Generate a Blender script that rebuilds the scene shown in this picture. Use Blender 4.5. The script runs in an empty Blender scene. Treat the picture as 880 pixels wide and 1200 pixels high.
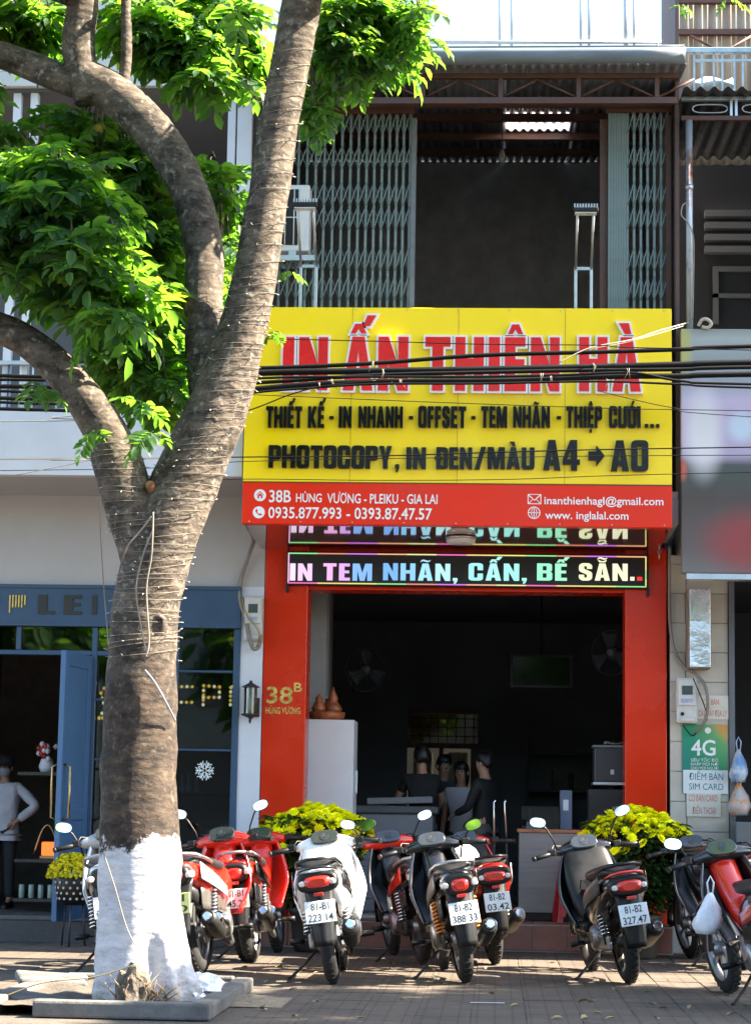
import bpy, bmesh, math, random
from mathutils import Vector, Matrix, geometry, noise
random.seed(7)
SC = bpy.context.scene
COL = SC.collection
PI = math.pi

# ------------------------------------------------------------------ camera
F_PX, D_CAM, H_CAM = 2543.0, 18.3, 1.05
YAW, PITCH, ROLL = math.radians(3.3), math.atan(360 / F_PX), math.radians(1.0)
CAM = Vector((0.0, -D_CAM, H_CAM))
_f = Vector((-math.sin(YAW) * math.cos(PITCH), math.cos(YAW) * math.cos(PITCH), math.sin(PITCH)))
_r0 = Vector((math.cos(YAW), math.sin(YAW), 0))
_u0 = _r0.cross(_f)
_r = _r0 * math.cos(ROLL) + _u0 * math.sin(ROLL)
_u = _u0 * math.cos(ROLL) - _r0 * math.sin(ROLL)
cd = bpy.data.cameras.new('camera')
cam = bpy.data.objects.new('camera', cd)
COL.objects.link(cam)
cam.matrix_world = Matrix((( _r.x, _u.x, -_f.x, CAM.x), (_r.y, _u.y, -_f.y, CAM.y), (_r.z, _u.z, -_f.z, CAM.z), (0, 0, 0, 1)))
cd.sensor_fit = 'VERTICAL'
cd.sensor_height = 24.0
cd.lens = F_PX / 1200 * 24.0
cd.clip_end = 2000
SC.camera = cam

# ------------------------------------------------------------------ light
SUN_EL, SUN_AZ = math.radians(42), math.radians(1.0)      # from the right, a little behind the fronts
w = bpy.data.worlds.new('World')
SC.world = w
w.use_nodes = True
nt = w.node_tree
bg = nt.nodes['Background']
sky = nt.nodes.new('ShaderNodeTexSky')
sky.sky_type = 'NISHITA'
sky.sun_disc = False
sky.sun_elevation = SUN_EL
sky.sun_rotation = PI / 2 - SUN_AZ
sky.air_density = 1.0
sky.dust_density = 1.2
sky.ozone_density = 1.0
nt.links.new(sky.outputs[0], bg.inputs[0])
bg.inputs[1].default_value = 0.078
sl = bpy.data.lights.new('sun', 'SUN')
sl.energy = 5.0
sl.angle = math.radians(0.53)
sl.color = (1.0, 0.88, 0.70)
sun = bpy.data.objects.new('sun', sl)
COL.objects.link(sun)
sdir = Vector((math.cos(SUN_EL) * math.cos(SUN_AZ), math.cos(SUN_EL) * math.sin(SUN_AZ), math.sin(SUN_EL)))
sun.rotation_euler = sdir.to_track_quat('Z', 'Y').to_euler()
sun.location = (20, 2, 25)
SC.view_settings.view_transform = 'Standard'
SC.view_settings.look = 'None'
SC.view_settings.gamma = 1.0
SC.view_settings.use_curve_mapping = False
SC.view_settings.exposure = 3.05
SC.cycles.max_bounces = 7
SC.cycles.transparent_max_bounces = 8
SC.cycles.sample_clamp_indirect = 6.0
SC.cycles.use_denoising = True


def at(px, py, y):
    """World point on the upright plane Y = y that the photograph shows at (px, py)."""
    d = _f + _r * ((px - 440) / F_PX) - _u * ((py - 600) / F_PX)
    return CAM + d * ((y - CAM.y) / d.y)


def gnd(px, py, z=0.0):
    d = _f + _r * ((px - 440) / F_PX) - _u * ((py - 600) / F_PX)
    return CAM + d * ((z - CAM.z) / d.z)


def pxm(y):
    return F_PX / (y + D_CAM)


# ------------------------------------------------------------------ materials
MATS = {}


def mat(name, c, rough=0.5, metal=0.0, var=0.08, scale=6.0, bump=0.0, bscale=40.0, emit=None, estr=0.0, trans=0.0,
        coat=0.0, c2=None, lo=0.35, hi=0.65, spec=0.5, stretch=None, alpha=1.0, rvar=0.12):
    if name in MATS:
        return MATS[name]
    m = bpy.data.materials.new(name)
    m.use_nodes = True
    t = m.node_tree
    b = t.nodes['Principled BSDF']
    L = t.links.new
    tc = t.nodes.new('ShaderNodeTexCoord')
    mp = t.nodes.new('ShaderNodeMapping')
    L(tc.outputs['Object'], mp.inputs[0])
    if stretch:
        mp.inputs['Scale'].default_value = stretch
    n = t.nodes.new('ShaderNodeTexNoise')
    n.inputs['Scale'].default_value = scale
    n.inputs['Detail'].default_value = 6
    n.inputs['Roughness'].default_value = 0.62
    L(mp.outputs[0], n.inputs['Vector'])
    r = t.nodes.new('ShaderNodeValToRGB')
    if c2 is None:
        a_ = [max(0, x * (1 - var)) for x in c]
        b_ = [min(1, x * (1 + var)) for x in c]
    else:
        a_, b_ = c, c2
    r.color_ramp.elements[0].position = lo
    r.color_ramp.elements[1].position = hi
    r.color_ramp.elements[0].color = (*a_, 1)
    r.color_ramp.elements[1].color = (*b_, 1)
    L(n.outputs[0], r.inputs[0])
    L(r.outputs[0], b.inputs['Base Color'])
    mr = t.nodes.new('ShaderNodeMapRange')
    mr.inputs[1].default_value = 0.3
    mr.inputs[2].default_value = 0.7
    mr.inputs[3].default_value = max(0.02, rough - rvar)
    mr.inputs[4].default_value = min(1, rough + rvar)
    L(n.outputs[0], mr.inputs[0])
    L(mr.outputs[0], b.inputs['Roughness'])
    b.inputs['Metallic'].default_value = metal
    b.inputs['Specular IOR Level'].default_value = spec
    if trans:
        b.inputs['Transmission Weight'].default_value = trans
    if alpha < 1:
        b.inputs['Alpha'].default_value = alpha
    if coat:
        b.inputs['Coat Weight'].default_value = coat
        b.inputs['Coat Roughness'].default_value = 0.06
    if emit:
        b.inputs['Emission Color'].default_value = (*emit, 1)
        b.inputs['Emission Strength'].default_value = estr
    if bump:
        n2 = t.nodes.new('ShaderNodeTexNoise')
        n2.inputs['Scale'].default_value = bscale
        n2.inputs['Detail'].default_value = 5
        L(mp.outputs[0], n2.inputs['Vector'])
        bp = t.nodes.new('ShaderNodeBump')
        bp.inputs['Strength'].default_value = bump
        bp.inputs['Distance'].default_value = 0.02
        L(n2.outputs[0], bp.inputs['Height'])
        L(bp.outputs[0], b.inputs['Normal'])
    MATS[name] = m
    return m


def glass_mat(name, tint=(0.9, 0.95, 0.95), refl=0.05, rough=0.02):
    """Pane glass: clear with a mirror share that rises at grazing angles."""
    if name in MATS:
        return MATS[name]
    m = bpy.data.materials.new(name)
    m.use_nodes = True
    t = m.node_tree
    t.nodes.remove(t.nodes['Principled BSDF'])
    out = t.nodes['Material Output']
    tr = t.nodes.new('ShaderNodeBsdfTransparent')
    tr.inputs[0].default_value = (*tint, 1)
    gl = t.nodes.new('ShaderNodeBsdfGlossy')
    gl.inputs['Roughness'].default_value = rough
    fr = t.nodes.new('ShaderNodeFresnel')
    fr.inputs[0].default_value = 1.5
    ad = t.nodes.new('ShaderNodeMath')
    ad.operation = 'ADD'
    ad.inputs[1].default_value = refl
    ad.use_clamp = True
    mx = t.nodes.new('ShaderNodeMixShader')
    nn = t.nodes.new('ShaderNodeTexNoise')
    nn.inputs['Scale'].default_value = 1.3
    bp = t.nodes.new('ShaderNodeBump')
    bp.inputs['Strength'].default_value = 0.02
    t.links.new(nn.outputs[0], bp.inputs['Height'])
    t.links.new(bp.outputs[0], gl.inputs['Normal'])
    t.links.new(fr.outputs[0], ad.inputs[0])
    t.links.new(ad.outputs[0], mx.inputs[0])
    t.links.new(tr.outputs[0], mx.inputs[1])
    t.links.new(gl.outputs[0], mx.inputs[2])
    t.links.new(mx.outputs[0], out.inputs[0])
    MATS[name] = m
    return m


def leaf_mat(name, c, tc_, tw=0.5):
    if name in MATS:
        return MATS[name]
    m = bpy.data.materials.new(name)
    m.use_nodes = True
    t = m.node_tree
    b = t.nodes['Principled BSDF']
    out = t.nodes['Material Output']
    L = t.links.new
    g = t.nodes.new('ShaderNodeTexNoise')
    g.inputs['Scale'].default_value = 3.1
    tcn = t.nodes.new('ShaderNodeTexCoord')
    L(tcn.outputs['Object'], g.inputs['Vector'])
    oi = t.nodes.new('ShaderNodeNewGeometry')
    ad = t.nodes.new('ShaderNodeMath')
    ad.operation = 'MULTIPLY_ADD'
    ad.inputs[1].default_value = 0.45
    L(oi.outputs['Random Per Island'], ad.inputs[0])
    sb = t.nodes.new('ShaderNodeMath')
    sb.operation = 'SUBTRACT'
    sb.inputs[1].default_value = 0.22
    L(g.outputs[0], sb.inputs[0])
    L(sb.outputs[0], ad.inputs[2])

    def rampc(cc):
        r = t.nodes.new('ShaderNodeValToRGB')
        r.color_ramp.elements[0].position = 0.25
        r.color_ramp.elements[1].position = 0.78
        r.color_ramp.elements[0].color = (cc[0] * 0.7, cc[1] * 0.75, cc[2] * 0.8, 1)
        r.color_ramp.elements[1].color = (cc[0] * 1.5, cc[1] * 1.25, cc[2] * 1.1, 1)
        e3 = r.color_ramp.elements.new(.93)
        e3.color = (min(1, cc[0] * 4.5 + .02), cc[1] * 1.5, cc[2] * .8, 1)
        L(ad.outputs[0], r.inputs[0])
        return r
    L(rampc(c).outputs[0], b.inputs['Base Color'])
    b.inputs['Roughness'].default_value = 0.5
    b.inputs['Specular IOR Level'].default_value = 0.32
    tl = t.nodes.new('ShaderNodeBsdfTranslucent')
    L(rampc(tc_).outputs[0], tl.inputs[0])
    mx = t.nodes.new('ShaderNodeMixShader')
    mx.inputs[0].default_value = tw
    L(b.outputs[0], mx.inputs[1])
    L(tl.outputs[0], mx.inputs[2])
    L(mx.outputs[0], out.inputs[0])
    MATS[name] = m
    return m


def emis_mat(name, c, s=1.0):
    return mat(name, (0.02, 0.02, 0.02), 0.5, emit=c, estr=s, var=0)


# ------------------------------------------------------------------ mesh building
class MB:
    def __init__(self):
        self.v = []
        self.f = []
        self.sm = []

    def add(self, vs, fs, smooth=False):
        o = len(self.v)
        self.v += [tuple(p) for p in vs]
        self.f += [tuple(i + o for i in q) for q in fs]
        self.sm += [smooth] * len(fs)
        return self

    def box(self, a, b, M=None, taper=None):
        x0, y0, z0 = a
        x1, y1, z1 = b
        vs = [Vector(p) for p in ((x0, y0, z0), (x1, y0, z0), (x1, y1, z0), (x0, y1, z0), (x0, y0, z1), (x1, y0, z1), (x1, y1, z1), (x0, y1, z1))]
        if M:
            vs = [M @ p for p in vs]
        return self.add(vs, [(0, 3, 2, 1), (4, 5, 6, 7), (0, 1, 5, 4), (1, 2, 6, 5), (2, 3, 7, 6), (3, 0, 4, 7)])

    def rbox(self, a, b, r=0.006, M=None, seg=2):
        """box with rounded edges"""
        bm = bmesh.new()
        bmesh.ops.create_cube(bm, size=1)
        for v in bm.verts:
            v.co = Vector([(a[i] + b[i]) / 2 + v.co[i] * (b[i] - a[i]) for i in range(3)])
        r = min(r, *[abs(b[i] - a[i]) * 0.49 for i in range(3)])
        bmesh.ops.bevel(bm, geom=bm.edges[:], offset=r, segments=seg, affect='EDGES', profile=0.5)
        vs = [(M @ v.co if M else v.co.copy()) for v in bm.verts]
        bm.verts.index_update()
        fs = [[v.index for v in f.verts] for f in bm.faces]
        bm.free()
        return self.add(vs, fs, False)

    def tube(self, pts, rad, n=8, caps=True, smooth=True, closed=False, squash=None):
        pts = [Vector(p) for p in pts]
        N = len(pts)
        if not hasattr(rad, '__len__'):
            rad = [rad] * N
        vs = []
        fs = []
        ref = None
        for i in range(N):
            if closed:
                t = pts[(i + 1) % N] - pts[i - 1]
            else:
                t = pts[min(i + 1, N - 1)] - pts[max(i - 1, 0)]
            if t.length < 1e-9:
                t = Vector((0, 0, 1))
            t.normalize()
            if ref is None:
                ref = t.cross(Vector((0.31, 0.77, 0.55)) if abs(t.y) < 0.9 else Vector((1, 0, 0)))
            ref = ref - t * ref.dot(t)
            if ref.length < 1e-6:
                ref = t.orthogonal()
            ref.normalize()
            bi = t.cross(ref)
            for k in range(n):
                a = 2 * PI * k / n
                vs.append(pts[i] + (ref * math.cos(a) + bi * math.sin(a)) * rad[i])
        M_ = N if closed else N - 1
        for i in range(M_):
            j = (i + 1) % N
            for k in range(n):
                fs.append((i * n + k, i * n + (k + 1) % n, j * n + (k + 1) % n, j * n + k))
        self.add(vs, fs, smooth)
        if caps and not closed:
            o = len(self.v) - len(vs)
            self.f.append(tuple(o + k for k in reversed(range(n))))
            self.sm.append(False)
            self.f.append(tuple(o + (N - 1) * n + k for k in range(n)))
            self.sm.append(False)
        return self

    def lathe(self, prof, n=20, M=None, smooth=True, cap=True):
        """prof: (radius, z) pairs turned about z"""
        vs = []
        for r, z in prof:
            for k in range(n):
                a = 2 * PI * k / n
                p = Vector((r * math.cos(a), r * math.sin(a), z))
                vs.append(M @ p if M else p)
        fs = []
        for i in range(len(prof) - 1):
            for k in range(n):
                fs.append((i * n + k, i * n + (k + 1) % n, (i + 1) * n + (k + 1) % n, (i + 1) * n + k))
        self.add(vs, fs, smooth)
        if cap:
            o = len(self.v) - len(vs)
            self.f.append(tuple(o + k for k in reversed(range(n))))
            self.f.append(tuple(o + (len(prof) - 1) * n + k for k in range(n)))
            self.sm += [False, False]
        return self

    def loft(self, rings, caps=True, smooth=True):
        n = len(rings[0])
        vs = [p for r in rings for p in r]
        fs = []
        for i in range(len(rings) - 1):
            for k in range(n):
                fs.append((i * n + k, i * n + (k + 1) % n, (i + 1) * n + (k + 1) % n, (i + 1) * n + k))
        self.add(vs, fs, smooth)
        if caps:
            o = len(self.v) - len(vs)
            self.f.append(tuple(o + k for k in reversed(range(n))))
            self.f.append(tuple(o + (len(rings) - 1) * n + k for k in range(n)))
            self.sm += [False, False]
        return self

    def grid(self, P, nu, nv, thick=None, smooth=True):
        """sheet from P(u, v) -> point; with a thickness it becomes a closed slab"""
        pts = [[Vector(P(i / nu, j / nv)) for j in range(nv + 1)] for i in range(nu + 1)]
        W_ = nv + 1
        vs = [p for row in pts for p in row]
        fs = [(i * W_ + j, (i + 1) * W_ + j, (i + 1) * W_ + j + 1, i * W_ + j + 1) for i in range(nu) for j in range(nv)]
        if thick:
            off = []
            for i in range(nu + 1):
                for j in range(nv + 1):
                    du = pts[min(i + 1, nu)][j] - pts[max(i - 1, 0)][j]
                    dv = pts[i][min(j + 1, nv)] - pts[i][max(j - 1, 0)]
                    nn = du.cross(dv)
                    nn = nn.normalized() if nn.length > 1e-12 else Vector((0, 0, 1))
                    off.append(pts[i][j] - nn * thick)
            o = len(vs)
            vs += off
            fs += [tuple(o + k for k in reversed(q)) for q in fs]
            rim = [i * W_ for i in range(nu + 1)] + [nu * W_ + j for j in range(1, nv + 1)] + [i * W_ + nv for i in range(nu - 1, -1, -1)] + [j for j in range(nv - 1, 0, -1)]
            for a, b in zip(rim, rim[1:] + rim[:1]):
                fs.append((b, a, a + o, b + o))
        return self.add(vs, fs, smooth)

    def poly(self, loops, M, depth, smooth=False):
        """extruded outline(s) with holes; loops of 2D points, M maps (x, y, z), front at z = depth"""
        L3 = [[Vector((p[0], p[1], 0)) for p in lp] for lp in loops]
        tri = geometry.tessellate_polygon(L3)
        flat = [p for lp in L3 for p in lp]
        n = len(flat)
        vs = [M @ Vector((p.x, p.y, depth)) for p in flat] + [M @ Vector((p.x, p.y, 0)) for p in flat]
        fs = []
        for a, b, c in tri:
            A, B, C = flat[a], flat[b], flat[c]
            if (B - A).cross(C - A).z < 0:
                a, c = c, a
            fs.append((a, b, c))
            if depth:
                fs.append((c + n, b + n, a + n))
        if depth:
            o = 0
            for lp in L3:
                m_ = len(lp)
                for k in range(m_):
                    a, b = o + k, o + (k + 1) % m_
                    fs.append((a, a + n, b + n, b))
                o += m_
        return self.add(vs, fs, smooth)

    def mesh(self, name='mesh'):
        me = bpy.data.meshes.new(name)
        me.from_pydata(self.v, [], self.f)
        me.polygons.foreach_set('use_smooth', self.sm)
        bm = bmesh.new()
        bm.from_mesh(me)
        bmesh.ops.recalc_face_normals(bm, faces=bm.faces)
        bm.to_mesh(me)
        bm.free()
        me.update()
        return me


def link(name, me, m, parent=None, loc=None):
    o = bpy.data.objects.new(name, me)
    COL.objects.link(o)
    if me is not None and m is not None:
        if len(me.materials) == 0:
            me.materials.append(m)
        elif me.materials[0] != m:
            o.material_slots[0].link = 'OBJECT'
            o.material_slots[0].material = m
    if parent:
        o.parent = parent
    if loc is not None:
        o.location = loc
    return o


def part(name, mb, m, parent, loc=None):
    return link(name, mb.mesh(name), m, parent, loc)


def tag(o, label, cat, group=None, kind=None):
    if label:
        o['label'] = label
    if cat:
        o['category'] = cat
    if group:
        o['group'] = group
    if kind:
        o['kind'] = kind
    return o


def thing(name, label, cat, loc=(0, 0, 0), rot=(0, 0, 0), group=None):
    o = bpy.data.objects.new(name, None)
    COL.objects.link(o)
    o.empty_display_size = 0.1
    o.location = loc
    o.rotation_euler = rot
    return tag(o, label, cat, group)


def kind(o, k):
    o['kind'] = k
    return o


def sup(cx, cz, hw, hh, e=2.6, n=16, y=0.0, bot=None):
    """super-ellipse ring in the XZ plane at depth y"""
    r = []
    for k in range(n):
        a = 2 * PI * k / n
        c, s = math.cos(a), math.sin(a)
        h = hh if s >= 0 or bot is None else bot
        r.append(Vector((cx + math.copysign(abs(c) ** (2 / e), c) * hw, y, cz + math.copysign(abs(s) ** (2 / e), s) * h)))
    return r


# ------------------------------------------------------------------ lettering
def arc(cx, cy, rx, ry, a0, a1, n=5):
    return [(cx + rx * math.cos(math.radians(a0 + (a1 - a0) * k / n)), cy + ry * math.sin(math.radians(a0 + (a1 - a0) * k / n))) for k in range(n + 1)]


def rrect(x0, y0, x1, y1, rx, ry):
    return arc(x1 - rx, y0 + ry, rx, ry, -90, 0) + arc(x1 - rx, y1 - ry, rx, ry, 0, 90) + arc(x0 + rx, y1 - ry, rx, ry, 90, 180) + arc(x0 + rx, y0 + ry, rx, ry, 180, 270)


def _R(x0, y0, x1, y1):
    return [[(x0, y0), (x1, y0), (x1, y1), (x0, y1)]]


GL = {
    'I': (0.22, [_R(0, 0, 0.22, 1)]),
    'N': (0.57, [[[(0, 0), (.19, 0), (.19, .52), (.38, 0), (.57, 0), (.57, 1), (.38, 1), (.38, .48), (.19, 1), (0, 1)]]]),
    'T': (0.50, [[[(.14, 0), (.36, 0), (.36, .82), (.5, .82), (.5, 1), (0, 1), (0, .82), (.14, .82)]]]),
    'H': (0.57, [[[(0, 0), (.2, 0), (.2, .41), (.37, .41), (.37, 0), (.57, 0), (.57, 1), (.37, 1), (.37, .6), (.2, .6), (.2, 1), (0, 1)]]]),
    'E': (0.42, [[[(0, 0), (.42, 0), (.42, .17), (.21, .17), (.21, .43), (.39, .43), (.39, .59), (.21, .59), (.21, .83), (.41, .83), (.41, 1), (0, 1)]]]),
    'F': (0.40, [[[(0, 0), (.21, 0), (.21, .42), (.37, .42), (.37, .58), (.21, .58), (.21, .83), (.4, .83), (.4, 1), (0, 1)]]]),
    'L': (0.40, [[[(0, 0), (.40, 0), (.40, .17), (.21, .17), (.21, 1), (0, 1)]]]),
    'A': (0.57, [[[(0, 0), (.2, 0), (.225, .18), (.345, .18), (.37, 0), (.57, 0), (.40, 1), (.17, 1)], [(.245, .33), (.285, .76), (.325, .33)]]]),
    'M': (0.74, [[[(0, 0), (.18, 0), (.18, .62), (.28, 0), (.46, 0), (.56, .62), (.56, 0), (.74, 0), (.74, 1), (.48, 1), (.37, .45), (.26, 1), (0, 1)]]]),
    'K': (0.58, [[[(0, 0), (.2, 0), (.2, .40), (.37, 0), (.58, 0), (.37, .52), (.56, 1), (.35, 1), (.2, .60), (.2, 1), (0, 1)]]]),
    'Y': (0.54, [[[(.165, 0), (.375, 0), (.375, .38), (.54, 1), (.34, 1), (.27, .62), (.2, 1), (0, 1), (.165, .38)]]]),
    'O': (0.54, [[rrect(0, -.01, .54, 1.01, .16, .13), rrect(.2, .16, .34, .84, .05, .05)]]),
    'C': (0.53, [[[(.53, .40), (.33, .40)] + [(.33, .2)] + arc(.28, .20, .05, .05, 0, -90, 3)[1:] + arc(.25, .20, .05, .05, 270, 180, 3) + arc(.25, .80, .05, .05, 180, 90, 3) + arc(.28, .80, .05, .05, 90, 0, 3) + [(.33, .60), (.53, .60)] + arc(.37, .88, .16, .13, 0, 90) + arc(.16, .88, .16, .13, 90, 180) + arc(.16, .12, .16, .13, 180, 270) + arc(.37, .12, .16, .13, 270, 360)]]),
    'U': (0.55, [[[(0, 1)] + arc(.16, .13, .16, .14, 180, 270) + arc(.39, .13, .16, .14, 270, 360) + [(.55, 1), (.35, 1)] + arc(.30, .20, .05, .05, 0, -90, 3) + arc(.25, .20, .05, .05, 270, 180, 3) + [(.2, 1)]]]),
    'P': (0.52, [[[(0, 0), (.2, 0), (.2, .36)] + arc(.38, .48, .14, .12, -90, 0) + arc(.38, .88, .14, .12, 0, 90) + [(0, 1)], rrect(.2, .52, .33, .85, .03, .03)]]),
    'D': (0.54, [[[(0, 0)] + arc(.37, .14, .17, .14, -90, 0) + arc(.37, .86, .17, .14, 0, 90) + [(0, 1)], rrect(.2, .16, .34, .84, .03, .04)]]),
    'B': (0.54, [[[(0, 0)] + arc(.41, .12, .13, .12, -90, 0) + [(.54, .43), (.48, .52), (.53, .6)] + arc(.40, .88, .13, .12, 0, 90) + [(0, 1)], rrect(.2, .16, .34, .43, .03, .03), rrect(.2, .59, .34, .85, .03, .03)]]),
    'S': (0.50, [[[(0, .33), (0, .14), (.05, .05), (.14, -.01), (.36, -.01), (.45, .05), (.5, .14), (.5, .42), (.45, .51), (.21, .67), (.2, .70), (.2, .80), (.22, .84), (.28, .84), (.30, .80), (.30, .68), (.5, .68), (.5, .86), (.45, .95), (.36, 1.01), (.14, 1.01), (.05, .95), (0, .86), (0, .60), (.05, .51), (.28, .36), (.3, .33), (.3, .20), (.28, .16), (.22, .16), (.2, .2), (.2, .33)]]]),
    '4': (0.56, [[[(.27, 0), (.47, 0), (.47, .2), (.56, .2), (.56, .36), (.47, .36), (.47, 1), (.24, 1), (0, .38), (0, .2), (.27, .2)], [(.27, .36), (.14, .36), (.27, .72)]]]),
    '.': (0.17, [_R(0, 0, .17, .17)]),
    ',': (0.18, [[[(0, .17), (0, 0), (.07, 0), (.03, -.16), (.11, -.16), (.18, .02), (.18, .17)]]]),
    '-': (0.26, [_R(0, .40, .26, .54)]),
    '/': (0.38, [[[(0, -.02), (.16, -.02), (.38, 1.02), (.22, 1.02)]]]),
    '>': (0.62, [[[(0, .34), (.3, .34), (.3, .12), (.62, .5), (.3, .88), (.3, .66), (0, .66)]]]),
    ' ': (0.20, []),
}
GL['0'] = GL['O']
GL['Đ'] = (0.54, GL['D'][1] + [_R(-.08, .44, -.002, .57), _R(.202, .44, .29, .57)])


def _circ(c, w=.15, y=1.06):
    return [[(c - w, y), (c - w * .35, y), (c, y + .09), (c + w * .35, y), (c + w, y), (c + w * .45, y + .18), (c - w * .45, y + .18)]]


def _acute(x, y=1.06):
    return [[(x - .05, y), (x + .08, y), (x + .2, y + .2), (x + .03, y + .2)]]


def _grave(x, y=1.06):
    return [[(x - .02, y), (x + .11, y), (x + .06, y + .2), (x - .14, y + .2)]]


def _tilde(c, y=1.08):
    return [[(c - .2, y), (c - .1, y + .07), (c + .06, y), (c + .14, y + .02), (c + .2, y + .13), (c + .1, y + .08), (c - .06, y + .15), (c - .15, y + .13)]]


def _breve(c, y=1.06):
    return [[(c - .17, y + .13), (c - .11, y + .01), (c + .11, y + .01), (c + .17, y + .13), (c + .1, y + .13), (c + .06, y + .08), (c - .06, y + .08), (c - .1, y + .13)]]


def _horn(x, y=.86):
    return [[(x + .004, y), (x + .07, y + .03), (x + .11, y + .16), (x + .03, y + .16), (x + .004, y + .12)]]


def _dot(c):
    return _R(c - .08, -.22, c + .08, -.07)


for ch, base, ds in (('Ấ', 'A', [_circ(.285), _acute(.42, 1.2)]), ('Ê', 'E', [_circ(.21)]), ('À', 'A', [_grave(.27)]),
                     ('Ế', 'E', [_circ(.2), _acute(.32, 1.18)]), ('Ã', 'A', [_tilde(.285)]), ('Ệ', 'E', [_circ(.21), _dot(.21)]),
                     ('Ư', 'U', [_horn(.55)]), ('Ớ', 'O', [_horn(.54, .84), _acute(.26)]), ('Ẵ', 'A', [_breve(.285), _tilde(.285, 1.22)]),
                     ('Ẫ', 'A', [_circ(.285), _tilde(.285, 1.27)])):
    GL[ch] = (GL[base][0], GL[base][1] + ds)


def grow(loop, d):
    """outline moved outward by d (holes are given clockwise and shrink)"""
    n = len(loop)
    ar = sum(loop[i][0] * loop[(i + 1) % n][1] - loop[(i + 1) % n][0] * loop[i][1] for i in range(n))
    s = 1 if ar > 0 else -1
    out = []
    for i in range(n):
        p0, p1, p2 = Vector(loop[i - 1]), Vector(loop[i]), Vector(loop[(i + 1) % n])
        a, b = (p1 - p0), (p2 - p1)
        if a.length < 1e-6 or b.length < 1e-6:
            out.append(tuple(p1))
            continue
        na = Vector((a.y, -a.x)).normalized() * s
        nb = Vector((b.y, -b.x)).normalized() * s
        m = na + nb
        k = 1 + na.dot(nb)
        m = m / max(k, 0.45)
        out.append(tuple(p1 + m * d))
    return out


def block_text(text, x0, x1, z, h, y, depth, parent, materials, outline=None, name='letter', xs=None, gap=0.075, geo='letter'):
    """one mesh per letter, facing -Y; the line is stretched to run from x0 to x1"""
    tot = 0
    for ch in text:
        tot += GL[ch][0] + gap
    tot -= gap
    k = (x1 - x0) / tot
    cx = x0
    out = []
    for i, ch in enumerate(text):
        wd, comps = GL[ch]
        if comps:
            M = Matrix(((k, 0, 0, cx), (0, 0, -1, y), (0, h, 0, z), (0, 0, 0, 1)))
            mb = MB()
            for c in comps:
                c = [list(lp) for lp in c]
                mb.poly(c, M, depth)
            o = part(name, mb, materials[i % len(materials)] if isinstance(materials, list) else materials, parent)
            if outline:
                mb2 = MB()
                om, ow = outline
                for c in comps:
                    # grow in metric space
                    oc = [grow([(p[0] * k, p[1] * h) for p in lp], ow if q == 0 else -ow * 0.7) for q, lp in enumerate(c)]
                    M2 = Matrix(((1, 0, 0, cx), (0, 0, -1, y), (0, 1, 0, z), (0, 0, 0, 1)))
                    mb2.poly(oc[:1] if len(oc) > 1 else oc, M2, depth - 0.006)
                part('letter_rim', mb2, om, o)
            out.append(o)
        cx += (wd + gap) * k
    return out


def font_mesh(body, size=1.0, bold=0.008, ext=0.0, align='LEFT', space=1.0):
    c = bpy.data.curves.new('lettering', 'FONT')
    c.body = body
    c.size = 1.0
    c.offset = bold
    c.extrude = 0.0
    c.align_x = align
    c.space_character = space
    c.resolution_u = 3
    o = bpy.data.objects.new('lettering', c)
    COL.objects.link(o)
    dg = bpy.context.evaluated_depsgraph_get()
    dg.update()
    me = bpy.data.meshes.new_from_object(o.evaluated_get(dg))
    bpy.data.objects.remove(o)
    bpy.data.curves.remove(c)
    me.materials.clear()
    return me


def print_text(body, x0, x1, z, h, y, parent, m, bold=0.008, name='lettering', M=None, space=1.0):
    """flat lettering on an upright face: text stretched between x0 and x1, cap height h, base line z"""
    me = font_mesh(body, bold=bold, space=space)
    vx = [v.co.x for v in me.vertices]
    a, b = min(vx), max(vx)
    sx = (x1 - x0) / (b - a)
    sz = h / 0.70
    for v in me.vertices:
        p = Vector((x0 + (v.co.x - a) * sx, y, z + v.co.y * sz))
        v.co = M @ p if M else p
    me.update()
    return link(name, me, m, parent)

# ================================================================== materials of the place
WHITE = mat('white_wall_paint', (.60, .63, .70), .7, var=.06, scale=1.6, bump=.08, bscale=60)
GREYW = mat('grey_wall_paint', (.45, .447, .455), .75, var=.06, scale=1.3, bump=.08, bscale=60)
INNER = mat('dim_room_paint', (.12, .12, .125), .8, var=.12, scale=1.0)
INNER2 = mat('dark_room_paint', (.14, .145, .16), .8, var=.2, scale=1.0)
RED = mat('red_panel', (.60, .025, .002), .26, var=.06, scale=1.2, spec=.35)
REDF = mat('red_sign_face', (.76, .026, .003), .34, var=.05, scale=.8, spec=.3)
YEL = mat('yellow_sign_face', (1.0, .72, .0), .36, c2=(.96, .66, .002), scale=1.6, lo=.30, hi=.92, stretch=(2.2, 1, .5), bump=.05, bscale=1.5)
CONC = mat('concrete', (.30, .29, .275), .85, var=.18, scale=3, bump=.25, bscale=30)
BLUE = mat('blue_frame_paint', (.028, .070, .140), .42, var=.10, scale=3)
BLUED = mat('blue_door_paint', (.048, .125, .26), .40, var=.08, scale=3)
STEEL = mat('galvanised_steel', (.50, .53, .56), .38, metal=.85, var=.12, scale=8)
BLACKP = mat('black_plastic', (.0075, .0075, .008), .42, var=.1, spec=.35)
RUBBER = mat('tyre_rubber', (.012, .012, .0125), .8, var=.25, scale=14, bump=.2, bscale=90)
CHROME = mat('chrome', (.72, .73, .75), .12, metal=1.0, var=.05, rvar=.06)
BROWNS = mat('brown_painted_steel', (.085, .036, .022), .55, var=.25, scale=5)
TEAL = mat('teal_gate_paint', (.165, .215, .205), .45, var=.12, scale=4)
GLASS = glass_mat('window_glass', (.62, .68, .68), .03)
DGLASS = glass_mat('dim_window_glass', (.42, .46, .46), .05)
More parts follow.
